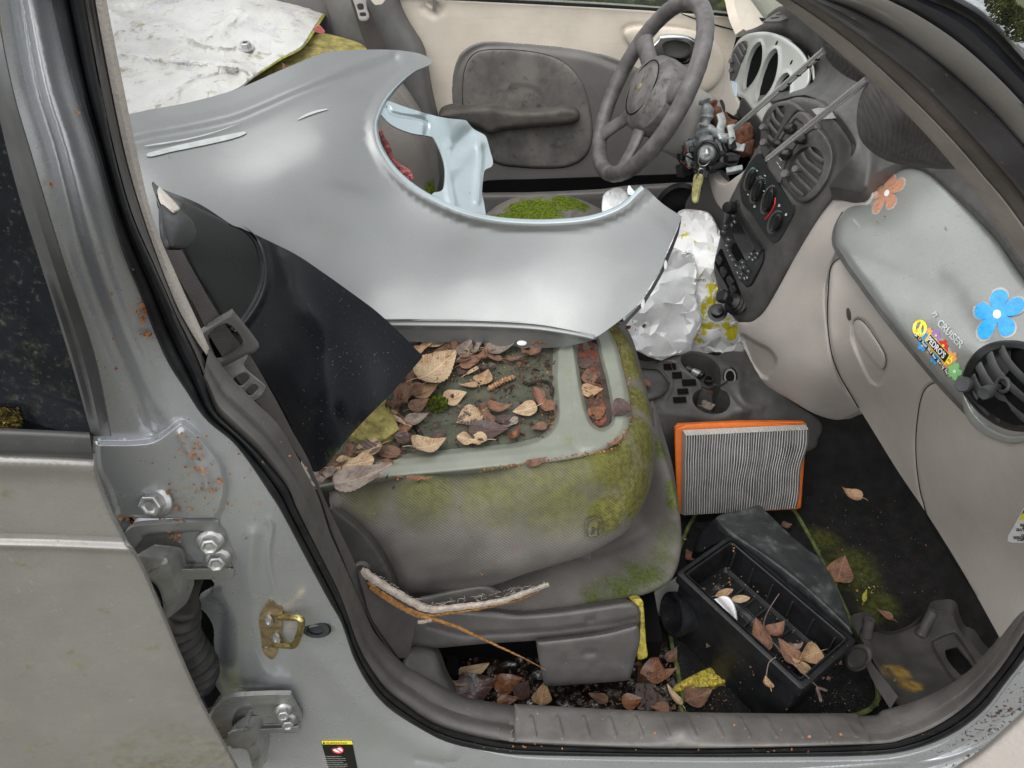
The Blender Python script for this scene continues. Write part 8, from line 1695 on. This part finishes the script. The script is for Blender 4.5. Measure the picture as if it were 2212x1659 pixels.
# leaves in the airbox
abd = Dep([(1500, 1250, 'z', .412), (1800, 1380, 'z', .412), (1650, 1450, 'z', .412)]); GA = 'leaves inside the black box'
for x, y, l, a, m, cu2, w, h, lab in ((1641, 1373, 72, 110, 'pink', .3, .6, .006, 'large pinkish leaf on the left of the group in the black box'), (1678, 1362, 52, 40, 'pink', .45, .7, .008, 'curled pink leaf at the top of the group in the black box'), (1703, 1410, 64, 130, 'pink', .3, .65, .010, 'pinkish brown leaf in the centre of the group in the black box'),
    (1748, 1416, 52, 200, 'tan', .3, .9, .012, 'tan rounded leaf on the right of the group in the black box'), (1729, 1440, 46, 140, 'tan', .2, .6, .014, 'orange tan leaf at the bottom of the group in the black box'), (1634, 1246, 28, 20, 'wet', .3, .6, .004, 'small rusty leaf near the far end inside the black box'), (1515, 1276, 20, 20, 'brown', .3, .8, .03, 'tiny brown leaf bit in the left corner of the black box'),
    (1722, 1398, 34, 30, 'grey', .4, .5, .006, 'small grey torn leaf behind the tan rounded leaf in the black box')):
    leaf(x, y, l, a, m, cu2, w, abd, h, lab, GA, tilt=.25)
leaf(1599, 1294, 42, 5, 'light', .1, .42, abd, .02, 'pale winged maple seed beside the white funnel', 'winged seeds', kind=1, name='maple_seed', cat='seed')
leaf(1564, 1282, 42, 15, 'tan', .2, .40, abd, .02, 'tan winged seed behind the white funnel', 'winged seeds', kind=1, name='maple_seed', cat='seed')
leaf(1027, 797, 46, 25, 'light', .08, .24, TF, .010, 'pale winged seed lying among the leaves on the tray', 'winged seeds', kind=1, name='maple_seed', cat='seed')
leaf(862, 908, 52, 145, 'light', .08, .2, TF, .022, 'narrow pale winged seed above the mossy foam wedge', 'winged seeds', kind=1, name='maple_seed', cat='seed')
# twig with catkins hanging out of the box
tw = thing('birch_twig', 'thin birch twig with catkins hanging over the edge of the black box', 'twig', (.4, .2, .4))
td_ = Dep([(1670, 1290, 'z', .44), (1650, 1360, 'z', .43), (1675, 1400, 'z', .47), (1740, 1470, 'z', .475), (1770, 1500, 'z', .42), (1655, 1470, 'z', .46)])
tb('stem', c(3, 3, [(625, 530), (585, 590), (545, 660), (525, 730), (545, 800), (600, 860), (690, 960), (780, 1040), (870, 1130)]), .0009, M['bark'], tw, td_, 6)
tb('stem', c(3, 3, [(605, 940), (560, 975), (545, 1040), (540, 1100)]), .0008, M['bark'], tw, td_, 6)
def catkin(pts, m, par, dep, r=.0024, nm='catkin'):
    P = spl3([tuple(at(x, y, dep, .002)) for x, y in pts], 7); tube(nm, P, [r * (.7 + .5 * (i % 2)) * min(1, .4 + min(i, len(P) - 1 - i) / 3) for i in range(len(P))], m, par, 8)
catkin(c(3, 3, [(868, 1135), (900, 1145), (935, 1158)]), M['bark'], tw, td_, .0022); catkin(c(3, 3, [(868, 1140), (885, 1185), (897, 1228)]), M['bark'], tw, td_, .0024)
leaf(1655, 1478, 34, 80, 'tan', .5, .7, td_.up(.002), .003, 'small orange tan leaf hanging on the twig below the black box rim', 'leaves near the box', tilt=.5)
k1 = thing('catkin', 'dry straw coloured catkin lying in the middle of the tray floor', 'catkin', tuple(at(1083, 827, TF)), 'catkins on the tray')
catkin(c(2, 2, [(950, 865), (1000, 835), (1060, 805), (1125, 782)]), mat('dry catkin', (.40, .23, .12), .9, 0, 0, .5, 300), k1, TF.up(.004), .0045)
k2 = thing('catkin', 'dark wormlike catkin bent along the ridge of the tray', 'catkin', tuple(at(1180, 830, TF)), 'catkins on the tray')
catkin(c(2, 2, [(1180, 815), (1215, 830), (1260, 818), (1310, 812), (1345, 822), (1365, 860), (1362, 900)]), mat('dark catkin', (.03, .02, .016), .8, 0, 0, .5, 300), k2, TF.up(.002), .0028)
mossclump(*c(2, 2, [(625, 965)])[0], TF.up(.002), 900, .016, 'moss_clump', 'bright green moss cushion on the tray floor beside the cable loop', up=(0, -.2, 1), ln=.007)
# floor leaves
fld = mdep.up(.008); GF = 'leaves on the cabin floor'
for x, y, l, a, m, cu2, w, lab in ((1816, 1230, 66, 75, 'pink', .12, .85, 'pinkish brown leaf on the mossy carpet right of the box lid'), (1908, 1328, 36, 150, 'pink', .3, .6, 'small pinkish leaf behind the loose column cover'), (1508, 1506, 66, 20, 'brown', .35, .8, 'shrivelled brown leaf on the mat left of the black box corner'),
    (1017, 1456, 90, 22, 'light', .3, .45, 'folded pale leaf on the wet floor under the seat'), (1028, 1488, 100, 20, 'dark', .05, .8, 'big black soaked leaf under the seat'), (1098, 1476, 66, 20, 'wet', .1, .7, 'wet brown leaf under the torn strip end'), (1172, 1503, 58, 80, 'tan', .3, .75, 'spotted orange tan leaf standing below the storage drawer'),
    (1098, 1512, 50, 5, 'wet', .1, .5, 'wet red brown leaf right beside the sill under the seat'), (1130, 1490, 54, 60, 'dark', .1, .7, 'dark wet leaf beside the spotted orange tan leaf'), (1412, 1445, 66, 80, 'wet', .1, .8, 'large glossy orange brown leaf by the yellow foam strip'), (1452, 1418, 44, 60, 'brown', .4, .6, 'curled brown leaf between the yellow strip and the box spout'),
    (1440, 1455, 52, 25, 'pink', .3, .4, 'narrow pinkish leaf by the puddle'), (1292, 1508, 44, 160, 'brown', .2, .6, 'small brown leaf on the carpet below the storage drawer'), (1366, 1515, 46, 10, 'wet', .1, .8, 'wet brown leaf touching the puddle beside the sill'), (1424, 1528, 42, 175, 'pink', .2, .6, 'pale pink leaf at the sill next to the puddle'),
    (1455, 1502, 50, 130, 'light', .3, .35, 'thin pale leaf shred right of the puddle'), (1490, 1200, 34, 120, 'pink', .3, .7, 'pinkish leaf bit between the seat and the black box'), (1572, 1108, 36, 10, 'pink', .3, .5, 'pink leaf scrap at the foot of the air filter'), (1700, 1135, 24, 10, 'brown', .2, .8, 'tiny brown leaf scrap behind the box lid')):
    leaf(x, y, l, a, m, cu2, w, fld if x > 1400 else fdep0.up(.012), .004, lab, GF, tilt=.2)
leaf(1835, 1068, 46, 170, 'tan', .5, .6, Dep([(1835, 1068, 'z', .42), (1900, 1068, 'z', .44), (1835, 1000, 'z', .45)]), .004, 'orange brown curled leaf high on the dark toe board carpet', GF)
leaf(*cK([(1290, 800)])[0], 22, 100, 'pink', .4, .6, kdp, -.035, 'pink leaf scrap in the cup holder', 'leaves on the console')
leaf(*cK([(1270, 1000)])[0], 36, 20, 'grey', .4, .8, kdp, -.05, 'crumpled beige leaf at the bottom of the near cup holder', 'leaves on the console')
leaf(*cK([(480, 690)])[0], 26, 120, 'pink', .2, .6, kdp.up(.03), .003, 'pink brown leaf stuck beside the shifter base', 'leaves on the console')
leaf(*cK([(785, 430)])[0], 30, 95, 'wet', .3, .25, kdp, .012, 'thin red brown leaf standing in the farthest switch slot', 'leaves on the console', roll_=60)
leaf(615, 145, 26, 120, 'wet', .4, .35, Dep([(615, 145, 'z', 1.04), (650, 140, 'z', 1.04), (620, 120, 'z', 1.04)]), .004, 'small orange leaf on the foam slab below the white sheet', 'leaves on the junk')

# ------------------------------------------------------------------ fine debris: seed flakes nobody could count
def flakes(name, lab, spots, m, seed=1, sz=(.0008, .0024)):
    rs = random.Random(seed); V = []; Fc = []
    for (x, y, n, sx, sy, dep, h) in spots:
        for i in range(n):
            px = x + rs.gauss(0, sx); py = y + rs.gauss(0, sy); o = at(px, py, dep, h + rs.random() * .001); s = rs.uniform(*sz)
            X, Yv, Z = basis(Vector((rs.uniform(-1, 1), rs.uniform(-1.5, -.2), rs.uniform(-.2, 1))), (rs.uniform(-1, 1), rs.uniform(-1, 1), rs.uniform(-1, 1)))
            b = len(V); k = rs.choice([3, 4, 5])
            for q in range(k): a = 6.283 * q / k; V.append(o + X * s * rs.uniform(.6, 1.3) * math.cos(a) + Yv * s * rs.uniform(.5, 1.2) * math.sin(a) + Z * rs.uniform(-.5, .8) * s)
            Fc.append(tuple(range(b, b + k)))
    return tag(mesh(name, V, Fc, m, None, False), lab, 'debris', kind='stuff')
J = jdep.up(.004); J2 = jdep.up(.016)
sp_ = [(307, 675, 26, 4, 14, J, .001), (320, 725, 18, 7, 5, J, .001), (112, 398, 3, 2, 2, J, .004), (165, 240, 4, 4, 3, J, .004), (375, 1085, 30, 25, 22, J2, .0), (430, 1010, 26, 22, 40, J2, .0), (415, 960, 20, 22, 22, J2, 0), (380, 1140, 36, 8, 14, J, .006), (460, 1060, 22, 14, 25, J2, 0), (270, 1120, 14, 14, 6, J, .006), (330, 1135, 14, 30, 4, J, .008), (250, 700, 18, 30, 140, J, .003), (560, 1030, 8, 60, 50, J, .002), (520, 1100, 14, 40, 60, J, .002),
       (570, 1510, 14, 40, 6, J, .012), (1080, 1612, 10, 60, 4, J, .012), (1300, 1618, 6, 150, 4, J, .012), (1700, 1618, 5, 100, 3, J, .012), (1500, 1580, 26, 260, 16, Dep([(1150, 1565, 'z', .464), (1830, 1575, 'z', .464), (1475, 1600, 'z', .464)]), .014)]
for k_ in range(26):
    x = 1040 + k_ * 11.5; y = 1017 - k_ * 1.9; sp_.append((x, y, 5, 4, 1.6, tdep, .002))
for x, y in ((1340, 955), (1352, 935), (1362, 900), (1366, 870), (1358, 830), (1350, 800), (1338, 750), (1326, 715), (1349, 945)): sp_.append((x, y, 7, 2.5, 7, tdep, .001))
sp_ += [(880, 1035, 22, 40, 3, tdep, .003), (1190, 900, 50, 10, 40, TF, .001), (1060, 800, 90, 50, 18, TF, .001), (1000, 860, 120, 110, 60, TF, 0), (1155, 790, 60, 30, 25, TF, 0), (1700, 1400, 70, 60, 50, abd, .0), (1560, 1270, 30, 40, 30, abd, 0), (1600, 1180, 8, 40, 20, Dep([(1500, 1250, 'z', .472), (1800, 1380, 'z', .472), (1650, 1450, 'z', .472)]), 0), (1500, 1520, 60, 90, 12, fld, 0), (1350, 1500, 60, 80, 25, fdep0.up(.01), 0), (1060, 1480, 60, 70, 30, fdep0.up(.01), 0), (1900, 1200, 24, 90, 90, fld, .01), (1400, 860, 18, 50, 40, kdp, .003), (1960, 460, 10, 80, 60, pdd, .003), (1000, 1150, 16, 180, 60, bdep2, .003), (1800, 1540, 14, 60, 20, fld, 0)]
flakes('seed_flakes', 'scattered brown seed flakes and crumbs over the jamb, seat and floor', sp_, M['crumb'])

flakes('leaf_crumbs', 'broken bits of dark dead leaf littering the tray and the floor', [(1000, 850, 120, 120, 60, TF, .001), (960, 770, 120, 110, 18, TF, .004), (870, 880, 70, 45, 60, TF, .006), (1150, 790, 60, 35, 22, TF, .0), (1170, 900, 30, 20, 30, TF, .0), (760, 1015, 60, 45, 22, tdep, .006), (1280, 820, 30, 12, 60, wdp, .001), (1080, 1490, 90, 80, 25, fdep0.up(.01), 0), (1430, 1480, 80, 40, 40, fdep0.up(.01), .001), (1690, 1400, 26, 70, 45, abd, .0), (1330, 700, 20, 40, 10, tdep, .001)], mat('dark leaf crumbs', (.10, .055, .035), .85, 0, 0, .5, 90), 5, (.002, .006))
flakes('lint', 'pale lint and grit specks over the dark floor carpet', [(1850, 1250, 260, 90, 110, fld, .0), (1560, 1500, 200, 130, 24, fld, -.001), (1800, 1510, 160, 60, 22, fld, -.001), (1420, 1500, 80, 60, 22, fdep0.up(.008), 0)], mat('grey lint', (.26, .25, .22), .9, 0, 0, .3, 90), 6, (.0004, .0011))
# dirty spider: small insect on the pillar
# ------------------------------------------------------------------ hedge beyond the car (just seen over the far door)
def hedge(x, y, z, r, n, lab, seed):
    rs = random.Random(seed); t = thing('bush', lab, 'bush', (x, y, 0), 'bushes beyond the car'); V = []; Fc = []
    for i in range(n):
        d = Vector((rs.gauss(0, 1), rs.gauss(0, 1), rs.gauss(0, 1))).normalized(); q = r * rs.uniform(.5, 1) * (1 + .2 * mnoise.noise(d * 2 + Vector((seed, 0, 0)))); o = Vector((x, y, z)) + Vector((d.x * q * 1.3, d.y * q, d.z * q))
        X, Yv, Z = basis(Vector((rs.gauss(0, 1), rs.gauss(0, 1), rs.gauss(0, 1)))); s = rs.uniform(.03, .07); b = len(V); V += [o - X * s, o + Yv * s * .5, o + X * s, o - Yv * s * .5]; Fc.append((b, b + 1, b + 2, b + 3))
    mesh('foliage', V, Fc, M['foliage'], t, False)
    tube('trunk', [Vector((x, y, 0)), Vector((x + .05, y, z * .6)), Vector((x, y, z))], [.06, .05, .03], M['bark'], t, 8)
hedge(-.2, 4.6, .7, .9, 5000, 'yellow green bush seen through the far door window, left one', 1)
hedge(2.0, 5.0, .8, 1.0, 5000, 'dark bush seen through the far door window behind the steering wheel', 2)

# pale plastic cover under the seat edge, bit of wire and a yellow leaf on the carpet, rivets of the striker
wc = thing('plastic_lid', 'pale round edged plastic lid under the seat cushion, left of the black box spout', 'plastic lid', (.3, .22, .33))
relief('lid_skin', c(2, 3, [(1955, 560), (2050, 500), (2140, 440), (2230, 400), (2260, 500), (2240, 660), (2190, 720), (2120, 700), (2040, 640)]), Dep([(1390, 1290, 'z', .36), (1450, 1250, 'z', .37), (1440, 1340, 'z', .33)]), mat('pale lid plastic', (.42, .44, .40), .4, 0, 0, .12, 40, masks=[dict(col=(.2, .15, .08), sc=120, lo=.62, hi=.68)]), wc, .008, tdir=(0, .3, -1), roll=(5, .004), n=3, res=6)
wr = thing('wire_clip', 'tiny bent wire clip on the mossy carpet behind the column cover', 'wire', (.7, .34, .31))
tube('wire', spl3([tuple(at(x, y, fld, .004)) for x, y in c(3, 3, [(1205, 485), (1215, 495), (1235, 480), (1245, 495), (1225, 510), (1222, 525), (1240, 522)])], 3), .0011, M['gold'], wr, 6)
leaf(*c(3, 3, [(1180, 540)])[0], 34, 80, leafmat('yellow leaf', (.42, .36, .05), (.2, .16, .03)), .15, .3, fld, .004, 'slim yellow leaf on the mossy carpet beside the wire clip', GF)
for x, y in ((1747, 700), (1797, 815)):
    lathe('striker_rivet', at(*c(1, 3, [(x, y)])[0], jdep, .011), (-.5, -1, .3), [(.007, 0), (.0065, .003), (.004, .0035), (.003, .001)], M['steel'], body, 20, .7, 1.2)
